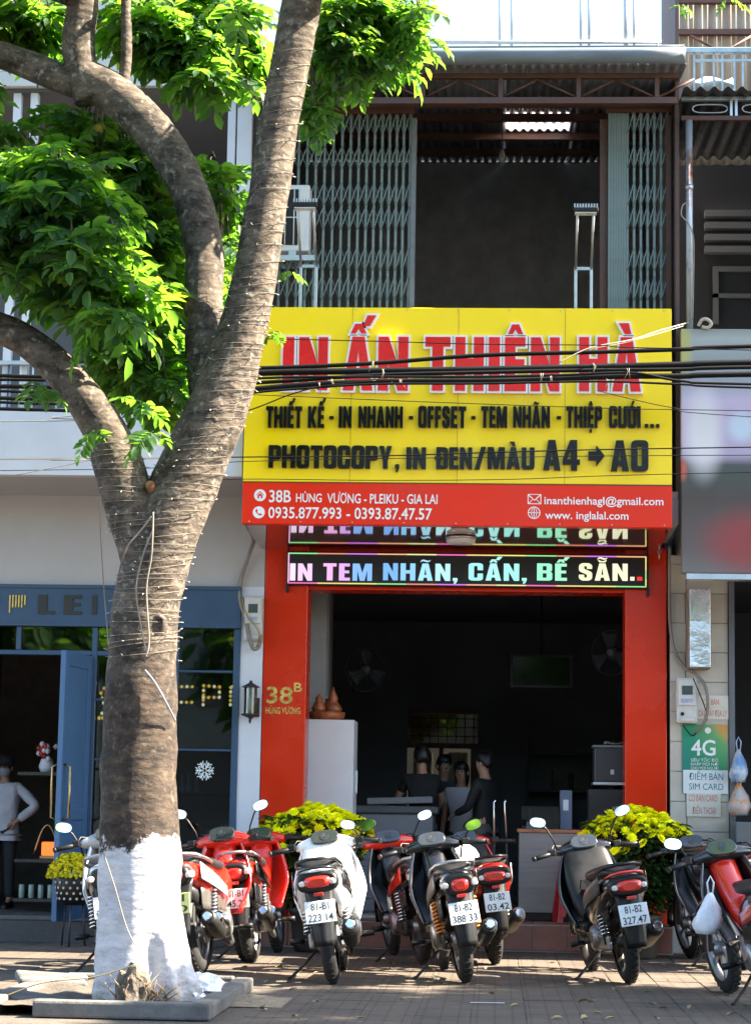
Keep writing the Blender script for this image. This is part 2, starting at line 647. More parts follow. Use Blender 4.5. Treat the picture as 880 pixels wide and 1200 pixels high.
CABLE = mat('black_cable', (.005, .005, .0055), .6, var=.3, scale=3, spec=.2)
RUSTY = mat('rusting_pipe', (.40, .43, .46), .5, metal=.5, c2=(.20, .075, .03), scale=3.2, lo=.5, hi=.58, stretch=(1, 1, .5))
TINROOF = mat('weathered_tin', (.36, .315, .25), .6, metal=.15, c2=(.24, .185, .13), scale=2.5, lo=.35, hi=.7, stretch=(3, 1, .4))


def corrugated(mb, x0, x1, z0, z1, y0, y1, pitch=.076, amp=.014, thick=.002):
    n = int((x1 - x0) / pitch * 6)
    mb.grid(lambda u, v: (x0 + (x1 - x0) * u, y0 + (y1 - y0) * v, z0 + (z1 - z0) * v + amp * math.sin(2 * PI * (x1 - x0) * u / pitch) if abs(y1 - y0) > abs(z1 - z0) * .5 else z0 + (z1 - z0) * v), n, 1, thick)


def corrugated_wall(mb, x0, x1, z0, z1, y, pitch=.15, amp=.02):
    n = int((x1 - x0) / pitch * 6)
    mb.grid(lambda u, v: (x0 + (x1 - x0) * u, y + amp * math.sin(2 * PI * (x1 - x0) * u / pitch), z0 + (z1 - z0) * v), n, 1, .003)


# ================================================================== ground
gm = mat('street_asphalt', (.05, .05, .05), .9, var=.3, scale=4, bump=.4, bscale=120)
kind(part('road', MB().add([(-300, -40, -.16), (300, -40, -.16), (300, -7.9, -.16), (-300, -7.9, -.16)], [(0, 1, 2, 3)]), gm, None), 'structure')
kind(part('ground', MB().add([(-400, -400, -.3), (400, -400, -.3), (400, 400, -.3), (-400, 400, -.3)], [(0, 1, 2, 3)]),
          mat('earth', (.16, .13, .10), .95, var=.2, scale=.3), None), 'structure')
kb = MB()
for i in range(-30, 30):
    kb.rbox((i * 1.0 + .004, -7.757, -.2), (i * 1.0 + .996, -7.78, .004), .012)
kind(part('kerb', kb, CONC, None), 'structure')
sw = part('sidewalk', MB().box((-60, -7.78, -.16), (60, 0, -.0045)), mat('sidewalk_bedding', (.085, .070, .056), .95, var=.2, scale=10, bump=.5), None)
kind(sw, 'structure')


def paver_material():
    m = mat('ribbed_paver', (.125, .096, .072), .88, c2=(.066, .052, .040), scale=1.7, lo=.3, hi=.72, bump=.35, bscale=55)
    t = m.node_tree
    b = t.nodes['Principled BSDF']
    # shallow cast ribs: three by three fields on each tile, and per-tile tone
    tc = t.nodes.new('ShaderNodeTexCoord')
    br = t.nodes.new('ShaderNodeTexBrick')
    br.offset = 0
    br.inputs['Scale'].default_value = 1
    br.inputs['Brick Width'].default_value = .0975
    br.inputs['Row Height'].default_value = .0975
    br.inputs['Mortar Size'].default_value = .008
    br.inputs['Mortar Smooth'].default_value = .3
    br.inputs['Color1'].default_value = (1, 1, 1, 1)
    br.inputs['Color2'].default_value = (.9, .9, .9, 1)
    br.inputs['Mortar'].default_value = (.66, .63, .6, 1)
    geo = t.nodes.new('ShaderNodeNewGeometry')
    t.links.new(geo.outputs['Position'], br.inputs['Vector'])
    mx = t.nodes.new('ShaderNodeMix')
    mx.data_type = 'RGBA'
    mx.blend_type = 'MULTIPLY'
    mx.inputs[0].default_value = 1
    ramp = [n for n in t.nodes if n.type == 'VALTORGB'][0]
    nz = [n for n in t.nodes if n.type == 'TEX_NOISE']
    mp = [n for n in t.nodes if n.type == 'MAPPING'][0]
    t.links.new(geo.outputs['Position'], mp.inputs[0])
    t.links.new(ramp.outputs[0], mx.inputs[6])
    t.links.new(br.outputs['Color'], mx.inputs[7])
    oi = t.nodes.new('ShaderNodeObjectInfo')
    mr = t.nodes.new('ShaderNodeMapRange')
    mr.inputs[3].default_value = .92
    mr.inputs[4].default_value = 1.06
    t.links.new(oi.outputs['Random'], mr.inputs[0])
    mx2 = t.nodes.new('ShaderNodeVectorMath')
    mx2.operation = 'SCALE'
    t.links.new(mx.outputs[2], mx2.inputs[0])
    t.links.new(mr.outputs[0], mx2.inputs['Scale'])
    t.links.new(mx2.outputs[0], b.inputs['Base Color'])
    return m


PAV = paver_material()
pm = MB().rbox((-.1485, -.1485, -.03), (.1485, .1485, 0), .003, seg=1).mesh('paver')
pm.materials.append(PAV)
rest = MB()
tiles = []
for i in range(-18, 18):
    for j in range(0, 26):
        x, y = i * .3 + .02, -.42 - j * .3
        if -2.75 < x < -1.2 and -7.2 < y < -4.6:
            continue                       # planter stands here
        tiles.append((x, y))


def frame_u(x, y):
    d = Vector((x, y, 0)) - CAM
    return abs(F_PX * d.dot(_r) / d.dot(_f)) / 440


tiles.sort(key=lambda t: (frame_u(*t) > 1.03, t[1]))
for k, (x, y) in enumerate(tiles):
    dz = random.uniform(-.003, .002)
    if k < 300:
        o = link('paver', pm, PAV, sw, (x, y, dz))
        o.rotation_euler = (random.uniform(-.006, .006), random.uniform(-.006, .006), random.uniform(-.01, .01))
    else:
        rest.rbox((x - .147, y - .147, dz - .03), (x + .147, y + .147, dz), .006, seg=1)
for i in list(range(-60, -18)) + list(range(18, 60)):
    for j in range(0, 25):
        x, y = i * .3 + .02, -.42 - j * .3
        rest.box((x - .147, y - .147, -.03), (x + .147, y + .147, 0))
kind(part('paver_field', rest, PAV, sw), 'stuff')

# ================================================================== print shop house
XL, XR = -1.985, 1.41
shop = thing('shophouse', 'narrow two-storey shophouse with red pillars and dark open ground floor under the yellow sign', 'building', (0, 0, 0))
part('pillar', MB().rbox((XL, 0, .0), (-1.615, .35, 3.36), .008), RED, shop)
part('pillar', MB().rbox((1.062, 0, .0), (XR, .35, 3.36), .008), RED, shop)
part('lintel', MB().box((-1.615, .04, 2.98), (1.062, .34, 3.36)), RED, shop)
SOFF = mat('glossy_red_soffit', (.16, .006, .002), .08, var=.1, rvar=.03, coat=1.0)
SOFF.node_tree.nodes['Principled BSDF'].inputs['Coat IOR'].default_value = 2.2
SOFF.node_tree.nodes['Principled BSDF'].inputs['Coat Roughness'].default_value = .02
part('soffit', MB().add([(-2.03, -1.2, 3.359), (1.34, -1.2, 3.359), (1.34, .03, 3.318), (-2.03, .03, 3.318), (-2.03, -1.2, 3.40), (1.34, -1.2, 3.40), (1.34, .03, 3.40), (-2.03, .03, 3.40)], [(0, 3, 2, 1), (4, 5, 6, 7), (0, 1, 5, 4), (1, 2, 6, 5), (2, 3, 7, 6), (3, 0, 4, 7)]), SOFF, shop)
part('floor_slab', MB().box((XL - .01, -1.2, 3.405), (XR, 6.5, 3.6)), CONC, shop)
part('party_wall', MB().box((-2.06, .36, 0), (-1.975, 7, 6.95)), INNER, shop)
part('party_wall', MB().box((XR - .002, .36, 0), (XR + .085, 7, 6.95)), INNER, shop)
# back wall of the shop with a window opening that lets daylight in from the yard
bw = MB()
wx0, wx1, wz0, wz1 = -1.02, -.22, .30, 2.30
bw.box((-1.975, 6.5, .24), (wx0, 6.62, 3.4)).box((wx1, 6.5, .24), (1.408, 6.62, 3.4)).box((wx0, 6.5, wz1), (wx1, 6.62, 3.4))
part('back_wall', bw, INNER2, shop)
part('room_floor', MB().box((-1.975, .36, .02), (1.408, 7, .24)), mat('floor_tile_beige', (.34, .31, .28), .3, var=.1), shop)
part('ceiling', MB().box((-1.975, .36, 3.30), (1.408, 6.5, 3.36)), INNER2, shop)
part('inner_pier', MB().rbox((-1.975, .95, .24), (-1.53, 1.3, 3.29), .006), mat('pale_grey_inner_paint', (.30, .295, .29), .8, var=.08), shop)
part('inner_pier', MB().rbox((-1.975, 2.6, .24), (-1.62, 2.9, 3.29), .006), mat('pale_grey_inner_paint', (.30, .295, .29), .8, var=.08), shop)
# back door frame and a lit yard wall behind it
bd = part('back_window', MB().box((wx0, 6.46, wz1 - .05), (wx1, 6.5, wz1)).box((wx0, 6.46, 1.86), (wx1, 6.5, 1.92)).box((-.66, 6.46, .3), (-.61, 6.5, 1.86)).box((wx1 - .08, 6.46, .3), (wx1, 6.5, 1.86)), BROWNS, shop)
gr = MB()
for k in range(9):
    gr.tube([(wx0 + .05 + k * .1, 6.52, 1.92), (wx0 + .05 + k * .1, 6.52, 2.25)], .006, 5)
for zz in (2.0, 2.1, 2.2):
    gr.tube([(wx0, 6.515, zz), (wx1, 6.515, zz)], .005, 5)
part('grille', gr, BROWNS, bd)
part('pane', MB().box((wx0, 6.53, 1.92), (wx1, 6.536, 2.25)), glass_mat('brown_dimming_glass', (.22, .17, .12), .02), bd)  # tinted pane added to darken the upper part of the back window
yard = part('yard_wall', MB().box((-4, 9.5, 0), (4, 9.7, 3.6)), mat('yard_wall_paint', (.10, .092, .07), .8, var=.15), None)
part('yard_shade_slab', MB().box((-4, 6.63, 3.45), (4, 9.25, 3.55)), INNER2, shop)  # unseen slab added over the yard to cut daylight at the back window
tag(yard, 'pale yard wall glimpsed through the back doorway of the dark shop', 'wall')
ct = MB()
for k, (x, wd) in enumerate(((-.95, .22), (-.55, .22))):
    ct.grid(lambda u, v, x=x, wd=wd: (x + wd * u, 6.56 + .018 * math.sin(u * 26), .32 + 1.5 * v), 24, 1, .004)
part('curtain', ct, mat('yellow_grey_curtain', (.40, .36, .24), .9, var=.15), shop)
# step at the threshold, clad in red-brown tiles
st = part('door_step', MB().box((XL, -.235, 0), (1.44, .36, .222)), CONC, shop)
STT = mat('red_brown_step_tile', (.20, .085, .062), .45, var=.22, scale=5)
tm = MB().rbox((-.1395, -.006, -.1), (.1395, .006, .1), .003, seg=1).mesh('step_tile')
tt = MB().rbox((-.1395, -.17, -.006), (.1395, .17, .006), .003, seg=1).mesh('tread_tile')
tm.materials.append(STT)
tt.materials.append(STT)
for k in range(12):
    x = XL + .143 + k * .285
    link('step_tile', tm, STT, st, (x, -.242, .112))
    link('tread_tile', tt, STT, st, (x, -.07, .229))

# upper floor
part('upper_back_wall', MB().box((-1.975, 3.2, 3.6), (1.408, 3.3, 7.725)), mat('upstairs_wall_paint', (.30, .31, .34), .85, var=.15), shop)
MG = Matrix(((0, 0, 1, 0), (1, 0, 0, 0), (0, 1, 0, 0), (0, 0, 0, 1)))
for gx in (-2.058, 1.411):
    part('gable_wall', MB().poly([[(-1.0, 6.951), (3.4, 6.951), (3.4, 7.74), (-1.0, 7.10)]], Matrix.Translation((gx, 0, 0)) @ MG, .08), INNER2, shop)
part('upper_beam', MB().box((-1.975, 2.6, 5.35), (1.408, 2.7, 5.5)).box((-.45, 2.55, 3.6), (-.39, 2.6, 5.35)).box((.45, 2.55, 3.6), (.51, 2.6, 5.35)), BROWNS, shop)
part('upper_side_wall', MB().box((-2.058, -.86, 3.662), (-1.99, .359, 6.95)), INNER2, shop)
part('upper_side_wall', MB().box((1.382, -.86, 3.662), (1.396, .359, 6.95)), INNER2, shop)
part('balcony_floor', MB().box((-2.03, -1.2, 3.602), (1.408, 3.3, 3.66)), CONC, shop)
part('gate_post', MB().box((-.755, -.93, 3.66), (-.715, -.86, 6.82)), mat('dull_post_paint', (.16, .17, .18), .5, var=.2), shop)
part('gate_post', MB().box((.80, -.90, 3.66), (.862, -.84, 6.82)), BROWNS, shop)
part('gate_post', MB().box((1.335, -.98, 3.662), (1.375, -.9, 6.82)), BROWNS, shop)
rf = MB()
corrugated(rf, -2.05, .02, 7.0, 7.757, -1.75, 3.4)
corrugated(rf, .62, 1.44, 7.0, 7.757, -1.75, 3.4)


def roof_z(y):
    return 7.0 + (y + 1.75) / 5.15 * .757


corrugated(rf, .02, .62, 7.0, roof_z(.45), -1.75, .45)
corrugated(rf, .02, .62, roof_z(1.3), 7.757, 1.3, 3.4)
part('roof', rf, mat('dark_tin_underside', (.15, .155, .165), .5, metal=.3, var=.2, scale=2), shop)
SKYL = leaf_mat('translucent_roof_sheet', (.75, .78, .8), (.8, .84, .9), .75)
skl = MB()
corrugated(skl, .021, .619, roof_z(.45), roof_z(1.3), .451, 1.299)
part('skylight_sheet', skl, SKYL, shop)
for y in (-.3, .40, 1.40, 2.3):
    part('purlin', MB().box((-2.0, y - .03, roof_z(y) - .085), (1.4, y + .03, roof_z(y) - .022)), BROWNS, shop)
# eave truss
tr = thing('eave_truss', 'brown painted steel truss under the grey gutter of the shophouse eave', 'truss')
part('bottom_chord', MB().box((-2.02, -1.6, 6.72), (1.38, -1.55, 6.77)), BROWNS, tr)
part('top_chord', MB().box((-2.02, -1.6, 6.93), (1.38, -1.55, 6.97)), BROWNS, tr)
part('inner_chord', MB().box((-2.02, -1.05, 6.89), (1.38, -.98, 6.93)), BROWNS, tr)
for k in range(6):
    x = -1.9 + k * .62
    part('upright', MB().box((x, -1.598, 6.772), (x + .035, -1.552, 6.928)), BROWNS, tr)
    part('diagonal', MB().tube([(x + .04, -1.575, 6.78), (x + .31, -1.575, 6.925)], .011, 5), BROWNS, tr)
    if k < 5:
        part('diagonal', MB().tube([(x + .31, -1.575, 6.925), (x + .61, -1.575, 6.78)], .011, 5), BROWNS, tr)
# gutter: a half-open painted channel
gt = MB()
gt.grid(lambda u, v: (-2.05 + 3.47 * u, -1.80 - .075 * math.cos(v * PI * 1.5 - .3), 7.05 - .078 * math.sin(v * PI * 1.5 - .3) + .008 * u), 10, 10, .004)
gutter = part('roof_gutter', gt, mat('grey_blue_gutter_paint', (.15, .185, .21), .55, var=.16, scale=2.5, stretch=(1, 4, 4)), None)
tag(gutter, 'grey-blue rounded roof gutter along the eave of the shophouse', 'gutter')
rr = thing('roof_rail', 'thin grey steel poles and rail standing on the roof against the white sky', 'railing', (0, 0, 0))
GRP = mat('pale_grey_pole', (.42, .46, .50), .5, metal=.4, var=.1)
y = .6
a, b = at(470, 50, y), at(778, 50, y)
part('rail', MB().tube([(a.x, y, a.z), (b.x, y, a.z)], .018, 8), GRP, rr)
a2 = at(560, 58, y)
for px, top in ((585, -60), (599, -60), (680, -60), (690, -60), (733, -60), (743, -60), (770, 48)):
    p, q = at(px, 64, y), at(px, top, y)
    part('pole', MB().tube([(p.x, y + .03, p.z - .1), (p.x, y + .03, q.z)], .014 if px != 733 else .022, 8), GRP, rr)


def lattice_gate(name, label, xs, y, z0, z1, levels, solid=0):
    g = thing(name, label, 'gate', (0, 0, 0), group='folding gates upstairs')
    bm_ = MB().rbox((-.011, -.012, 0), (.011, .012, z1 - z0), .004, seg=1).mesh('bar')
    for x in xs:
        o = link('bar', bm_, TEAL, g, (x, y, z0))
    for zz in levels:
        mb = MB()
        for i in range(len(xs) - 1):
            a, b = xs[i], xs[i + 1]
            if b - a < .035:
                continue
            h = .115
            for s in (-1, 1):
                pts = [(a + (b - a) * t, y - .017 * (1 if s > 0 else -1), zz + s * h * (t - .5) * 1.9 * (1 - .25 * abs(t - .5))) for t in (0, .25, .5, .75, 1)]
                mb.tube(pts, .006, 5)
        part('lattice', mb, TEAL, g)
    part('top_track', MB().box((xs[0] - .03, y - .03, z1), (xs[-1] + .03, y + .03, z1 + .05)), BROWNS, g)
    return g


Z = lambda px, py, y: at(px, py, y).z
lv = [Z(400, p, -.9) for p in (145, 185, 228, 256, 304, 338, 378)]
xs = [-1.98 + k * .072 for k in range(10)]
while xs[-1] < -.80:
    xs.append(xs[-1] + .072 - .0018 * (len(xs) - 9))
lattice_gate('folding_gate', 'pale teal folding lattice gate half closed behind the air conditioner upstairs', xs, -.9, 3.67, 6.86, lv)
xs = [.875 + k * .021 for k in range(8)]
while xs[-1] < 1.31:
    xs.append(xs[-1] + .055)
lattice_gate('folding_gate', 'pale teal folding lattice gate bunched together upstairs near the rusty pole', xs, -.93, 3.67, 6.86, lv)
# bare bulb hanging upstairs
b = at(588, 185, .2)
bl = thing('hanging_bulb', 'unlit bulb hanging on a cord in the dark upstairs room', 'bulb', (b.x, .2, b.z))
part('cord', MB().tube([(0, 0, .08), (0, 0, .75)], .004, 5), CABLE, bl)
part('bulb_glass', MB().lathe([(.01, .07), (.018, .05), (.035, 0), (.03, -.03), (.005, -.048)], 12), mat('dusty_bulb', (.3, .32, .34), .3, var=.1), bl)

# ================================================================== yellow signboard
sign = thing('signboard', 'large yellow printing-shop signboard with raised red and black letters over a red strip', 'sign', (0, 0, 0))
SY = -1.3
sx0, sx1 = -2.042, 1.352
zb, zd, zt = 3.357, 3.692, 5.12
part('yellow_panel', MB().rbox((sx0, SY, zd + .001), (sx1, SY + .10, zt), .004, seg=1), YEL, sign)
part('red_panel', MB().rbox((sx0, SY - .004, zb), (sx1, SY + .10, zd), .004, seg=1), REDF, sign)
part('seam_strip', MB().box((sx0 + .002, SY - .0075, zd - .004), (sx1 - .002, SY - .0045, zd + .006)), mat('sign_seam', (.12, .06, .01), .6), sign)
part('back_frame', MB().box((sx0 + .02, SY + .102, zb + .02), (sx1 - .02, SY + .17, zb + .08)).box((sx0 + .02, SY + .102, zt - .1), (sx1 - .02, SY + .17, zt - .05)), STEEL, sign)
for sx in (-1.19, -.34, .51):
    part('panel_joint', MB().box((sx - .0015, SY - .0022, zd + .01), (sx + .0015, SY - .0006, zt - .004)), mat('joint_line', (.35, .20, .002), .6), sign)  # thin darker seam lines where the yellow sheets meet
for k in range(9):
    for zz in (zt - .02, zb + .018):
        part('rivet', MB().lathe([(.006, 0), (.005, .003), (.001, .004)], 8, Matrix.Translation((sx0 + .06 + k * (sx1 - sx0 - .12) / 8, SY - (.0005 if zz > 4 else .0045), zz)) @ Matrix.Rotation(PI / 2, 4, 'X')), STEEL, sign)
LRED = mat('red_letter_acrylic', (.74, .014, .014), .28, var=.12, scale=2.2, spec=.35)
LWHT = mat('white_letter_edge', (.80, .78, .76), .4, var=.04)
LBLK = mat('black_letter_acrylic', (.0045, .0045, .005), .3, var=.4, scale=3, spec=.3)
X = lambda px, py, y=SY: at(px, py, y).x
hz = lambda a, b, px: Z(px, a, SY) - Z(px, b, SY)


def line(words, base_px, top_px, depth, m, outline=None, gap=.075):
    for (txt, a, b) in words:
        zz = Z((a + b) / 2, base_px, SY - depth)
        h = Z((a + b) / 2, top_px, SY - depth) - zz
        block_text(txt, X(a, base_px), X(b, base_px), zz, h, SY - .001, depth, sign, m, outline, gap=gap)


line([('IN', 331.5, 384), ], 457, 395, .045, LRED, (LWHT, .017), .10)
line([('ẤN', 402, 478)], 457.5, 394.5, .045, LRED, (LWHT, .017), .10)
line([('THIÊN', 498, 655)], 458, 395, .045, LRED, (LWHT, .017), .10)
line([('HÀ', 678, 750)], 458.5, 395, .045, LRED, (LWHT, .017), .10)
line([('THIẾT', 312, 354), ('KẾ', 361, 380), ('-', 386, 391), ('IN', 397, 412), ('NHANH', 420, 472), ('-', 479, 484), ('OFFSET', 490, 546), ('-', 552, 557),
      ('TEM', 563.5, 594), ('NHÃN', 601, 644), ('-', 652, 657), ('THIỆP', 663, 705), ('CƯỚI', 713, 750)], 501, 476, .03, LBLK)
line([('...', 755, 772)], 501, 476, .03, LBLK, gap=.12)
line([('PHOTOCOPY', 315, 459), (',', 463, 468)], 548.5, 522, .035, LBLK, gap=.06)
line([('IN', 476, 499), ('ĐEN', 511, 553), ('/', 556, 569), ('MÀU', 571, 626)], 549.5, 524, .035, LBLK)
line([('A4', 636, 679)], 551, 515.5, .035, LBLK)
line([('>', 689, 708)], 550, 518, .035, LBLK)
line([('A0', 715, 759)], 552, 516, .035, LBLK)
PW = mat('white_sign_print', (.82, .82, .82), .4, var=.03)


def red_line(txt, a, b, base, top, bold=.012):
    zz = Z((a + b) / 2, base, SY)
    print_text(txt, X(a, base), X(b, base), zz, Z((a + b) / 2, top, SY) - zz, SY - .0065, sign, PW, bold)


red_line('38B', 315.5, 341, 588.5, 574.5, .014)
red_line('HÙNG', 347, 377, 588.5, 578.5)
red_line('VƯƠNG - PLEIKU - GIA LAI', 383.5, 512.5, 590, 579)
red_line('0935.877.993 - 0393.87.47.57', 314.5, 506, 608, 595, .013)
red_line('inanthienhagl@gmail.com', 637.5, 777, 591.5, 582.5, .012)
red_line('www. inglalal.com', 638.5, 736, 608.5, 599.5, .012)


def icon(px, py, r, draw):
    c = at(px, py, SY)
    k = r / pxm(SY)
    Mx = Matrix(((k, 0, 0, c.x), (0, 0, -1, SY - .0062), (0, k, 0, c.z), (0, 0, 0, 1)))
    mb = MB()
    for loops in draw:
        mb.poly(loops, Mx, 0)
    part('icon', mb, PW, sign)


circ = arc(0, 0, 1, 1, 0, 345, 23)
house = [(-.6, -.05), (0, .5), (.6, -.05), (.6, .12), (0, .68), (-.6, .12)]
hbody = [(-.42, -.5), (-.12, -.5), (-.12, -.12), (.12, -.12), (.12, -.5), (.42, -.5), (.42, -.02), (0, .36), (-.42, -.02)]
phone = [(-.55, .35), (-.35, .6), (-.15, .25), (-.28, .08), (.08, -.28), (.25, -.15), (.6, -.35), (.35, -.55), (.05, -.5), (-.5, .05)]
icon(305, 580.5, 7.2, [[circ, house, hbody]])
icon(303.5, 600.5, 7.2, [[circ, phone]])
icon(626, 585, 1, [[[(-8, -6), (8, -6), (8, 6), (-8, 6)], [(-7, -5), (-2.4, .1), (-7, 4)], [(-6, -5.2), (6, -5.2), (2, -.4), (0, -2), (-2, -.4)], [(7, -5), (2.4, .1), (7, 4)], [(-6.2, 5.2), (0, -.8), (6.2, 5.2)]]])
icon(625.5, 601, 7.4, [[circ, arc(0, 0, .86, .86, 0, 345, 23)], [[(-.06, -.88), (.06, -.88), (.06, .88), (-.06, .88)]],
                      [[(.07, -.06), (.88, -.06), (.88, .06), (.07, .06)]], [[(-.88, -.06), (-.07, -.06), (-.07, .06), (-.88, .06)]],
                      [arc(0, 0, .48, .88, 0, 345, 23), arc(0, 0, .37, .8, 0, 345, 23)],
                      ])

# two floodlight brackets rising from the sign's top
for px, top, wpx, lab in ((357, 237, 38, 'steel sign-light bracket in front of the white air conditioner'), (679, 243, 30, 'steel sign-light bracket standing alone before the dark upstairs opening')):
    c = at(px + 4, 362, SY + .15)
    t_ = thing('sign_light', lab, 'light bracket', (c.x, SY + .14, c.z - .02), group='sign lights on brackets')
    h = Z(px, top, SY - .25) - c.z
    wd = .075
    part('post', MB().rbox((-wd, -.02, -.1), (-wd + .025, .02, h * .46), .004).rbox((wd - .025, -.02, -.1), (wd, .02, h * .46), .004).box((-wd, -.018, h * .46), (wd, .018, h * .46 + .025)), STEEL, t_)
    part('arm', MB().tube([(-wd + .012, 0, h * .46), (-wd + .012, -.42, h * .97)], .011, 6).tube([(wd - .012, 0, h * .46), (wd - .012, -.42, h * .97)], .011, 6), STEEL, t_)
    lh = part('lamp_head', MB().rbox((-.10, -.47, h * .95), (.10, -.37, h), .008), BLACKP, t_)
    fn = MB()
    for k in range(9):
        fn.box((-.092 + k * .022, -.465, h + .0005), (-.082 + k * .022, -.375, h + .03))
    part('cooling_fin', fn, STEEL, lh)
    part('lens', MB().box((-.085, -.46, h * .95 - .008), (.085, -.38, h * .95 - .0005)), mat('lamp_lens', (.6, .62, .62), .2), t_)

# ================================================================== LED message display
led = thing('led_display', 'black scrolling LED message board with multicoloured letters hung under the sign', 'LED display', (0, 0, 0))
LY = -.06
lx0, lx1, lz0, lz1 = -1.80, 1.25, 3.005, 3.292
part('casing', MB().rbox((lx0, LY, lz0), (lx1, LY + .09, lz1), .006), BLACKP, led)
part('screen', MB().box((lx0 + .02, LY - .004, lz0 + .02), (lx1 - .02, LY - .0005, lz1 - .02)), mat('led_screen_black', (.012, .012, .014), .5, var=.2, scale=60), led)
BC = [(1, .18, .55), (1, .75, .25), (.9, .9, .2), (.3, .9, .3), (.9, .3, .2), (.75, .2, .9), (1, .5, .25), (.95, .9, .4)]
ems = [emis_mat('led_border_%d' % i, c, .125) for i, c in enumerate(BC)]
nb = 24
for row, zz in enumerate((lz0 + .012, lz1 - .022)):
    for k in range(nb):
        x0 = lx0 + .014 + (lx1 - lx0 - .028) * k / nb
        x1 = lx0 + .014 + (lx1 - lx0 - .028) * (k + 1) / nb
        part('border_light', MB().box((x0, LY - .010, zz), (x1 - .001, LY - .0055, zz + .010)), ems[(k // 2 + row * 3) % 8], led)
for k in range(4):
    z0 = lz0 + .024 + k * .062
    part('border_light', MB().box((lx1 - .024, LY - .010, z0), (lx1 - .014, LY - .0055, z0 + .060)), ems[(k + 1) % 3 + 1], led)
    part('border_light', MB().box((lx0 + .014, LY - .010, z0), (lx0 + .024, LY - .0055, z0 + .060)), emis_mat('led_border_pink', (1, .5, .8), .14), led)
TXT = [('IN', 340, 366), ('TEM', 379, 436), ('NHÃN,', 449, 536), ('CẤN,', 549, 617), ('BẾ', 629, 664), ('SẴN', 678, 735), ('.', 738, 743), ('.', 746, 752)]
hues = [(1, .82, 1), (1, .72, .97), (1, .6, .9), (.85, .55, 1), (.35, .6, 1), (.3, .58, 1), (.4, .72, 1), (.5, .85, 1), (.6, .95, 1), (.6, 1, 1), (.5, 1, .98), (.55, 1, .95), (.5, 1, .9), (.5, 1, .88),
        (.45, 1, .72), (.5, 1, .72), (.95, 1, .7), (1, 1, .72), (1, 1, .75), (1, 1, .75), (1, .08, .05)]
q = 0
for t_, a, b in TXT:
    zz = Z((a + b) / 2, 680.5, LY)
    h = Z((a + b) / 2, 660.5 if t_ != '.' else 655, LY) - zz
    ms = []
    for ch in t_:
        ms.append(emis_mat('led_text_%d' % q, [v_ ** 1.35 for v_ in hues[min(q, 20)]], .135))
        q += 1
    block_text(t_, X(a, 670, LY), X(b, 670, LY), zz, h, LY - .0055, .004, led, ms, name='lit_letter', gap=.10)
for x in (lx0 + .02, lx1 + .01):
    part('hanger', MB().rbox((x - .02, LY - .008, lz0 - .06), (x + .0, LY + .05, lz0 + .005), .004).box((x - .016, LY + .048, lz0 - .05), (x - .004, LY + .06, 3.318)), BLACKP, led)
c = at(540, 626, -.75)
dl = thing('ceiling_light', 'round white surface light under the sign just above the LED board', 'light', (c.x, -.72, 3.342))
part('base_ring', MB().lathe([(.125, 0), (.125, -.012), (.118, -.02)], 28), STEEL, dl)
part('diffuser', MB().lathe([(.118, -.0205), (.116, -.045), (.10, -.055), (.0, -.057)], 28, cap=False), mat('frosted_diffuser', (.62, .62, .60), .4, var=.05), dl)
chn = thing('chain', 'steel chain with rings hanging at the right end of the LED board', 'chain', (0, 0, 0))
c = at(772, 640, -.07)
for k in range(4):
    a0 = c.z + .09 - k * .055
    ring = [(c.x + (.018 * math.cos(t) if k % 2 == 0 else 0), -.07 + (.012 * math.cos(t) if k % 2 else 0), a0 + .034 * math.sin(t)) for t in [2 * PI * i / 12 for i in range(12)]]
    part('chain_link', MB().tube(ring, .006, 6, closed=True), STEEL, chn)
part('chain_hook', MB().tube([(c.x, -.07, 3.33), (c.x, -.07, c.z + .12)], .005, 6), STEEL, chn)

# house number on the left red pillar
num = thing('house_number', 'gold house number 38B with street name on the red pillar', 'house number', (0, 0, 0))
GOLD = mat('gold_mirror_letters', (.66, .47, .12), .3, metal=.35, var=.25, scale=14)
for txt, a, b, base, top in (('38', 312.5, 343, 824, 805), ('B', 344.5, 354, 810.5, 800), ('HÙNG VƯƠNG', 311.5, 352, 836.5, 829)):
    zz = Z((a + b) / 2, base, 0)
    print_text(txt, X(a, base, 0), X(b, base, 0), zz, Z((a + b) / 2, top, 0) - zz, -.004, num, GOLD, .016)

# ================================================================== cafe next door
cafe = thing('cafe_building', 'white cafe building with blue timber shopfront behind the tree', 'building', (0, 0, 0))
part('wall', MB().box((-5.6, 0, 2.99), (-1.99, .2, 4.2)), GREYW, cafe)
part('wall', MB().box((-2.178, -.012, 0), (-1.989, .25, 2.99)), WHITE, cafe)
part('slab', MB().box((-5.6, -1.09, 3.76), (-2.07, 0, 3.95)), GREYW, cafe)
part('parapet', MB().rbox((-5.6, -1.2, 3.75), (-2.06, -1.09, 4.30), .006), WHITE, cafe)
part('floor', MB().box((-5.6, .0, .02), (-2.07, 8, .2)), mat('cafe_floor', (.13, .125, .12), .35, var=.15), cafe)
part('step', MB().box((-5.6, -.3, 0), (-1.99, -.002, .17)), mat('dark_granite_step', (.055, .055, .06), .4, var=.2, scale=30), cafe)
part('back_wall', MB().box((-5.6, 6, .2), (-2.07, 6.1, 3.7)), mat('cafe_back_paint', (.20, .17, .15), .8, var=.2), cafe)
part('side_wall', MB().box((-5.7, .2, .2), (-5.6, 6, 3.7)), INNER, cafe)
part('ceiling', MB().box((-5.6, .2, 3.1), (-2.07, 6, 3.2)), INNER2, cafe)
fa = part('fascia', MB().rbox((-5.6, -.05, 2.63), (-2.178, .1, 2.988), .006), BLUE, cafe)
part('moulding', MB().box((-5.6, -.066, 2.955), (-2.178, -.051, 2.985)), BLUE, fa)
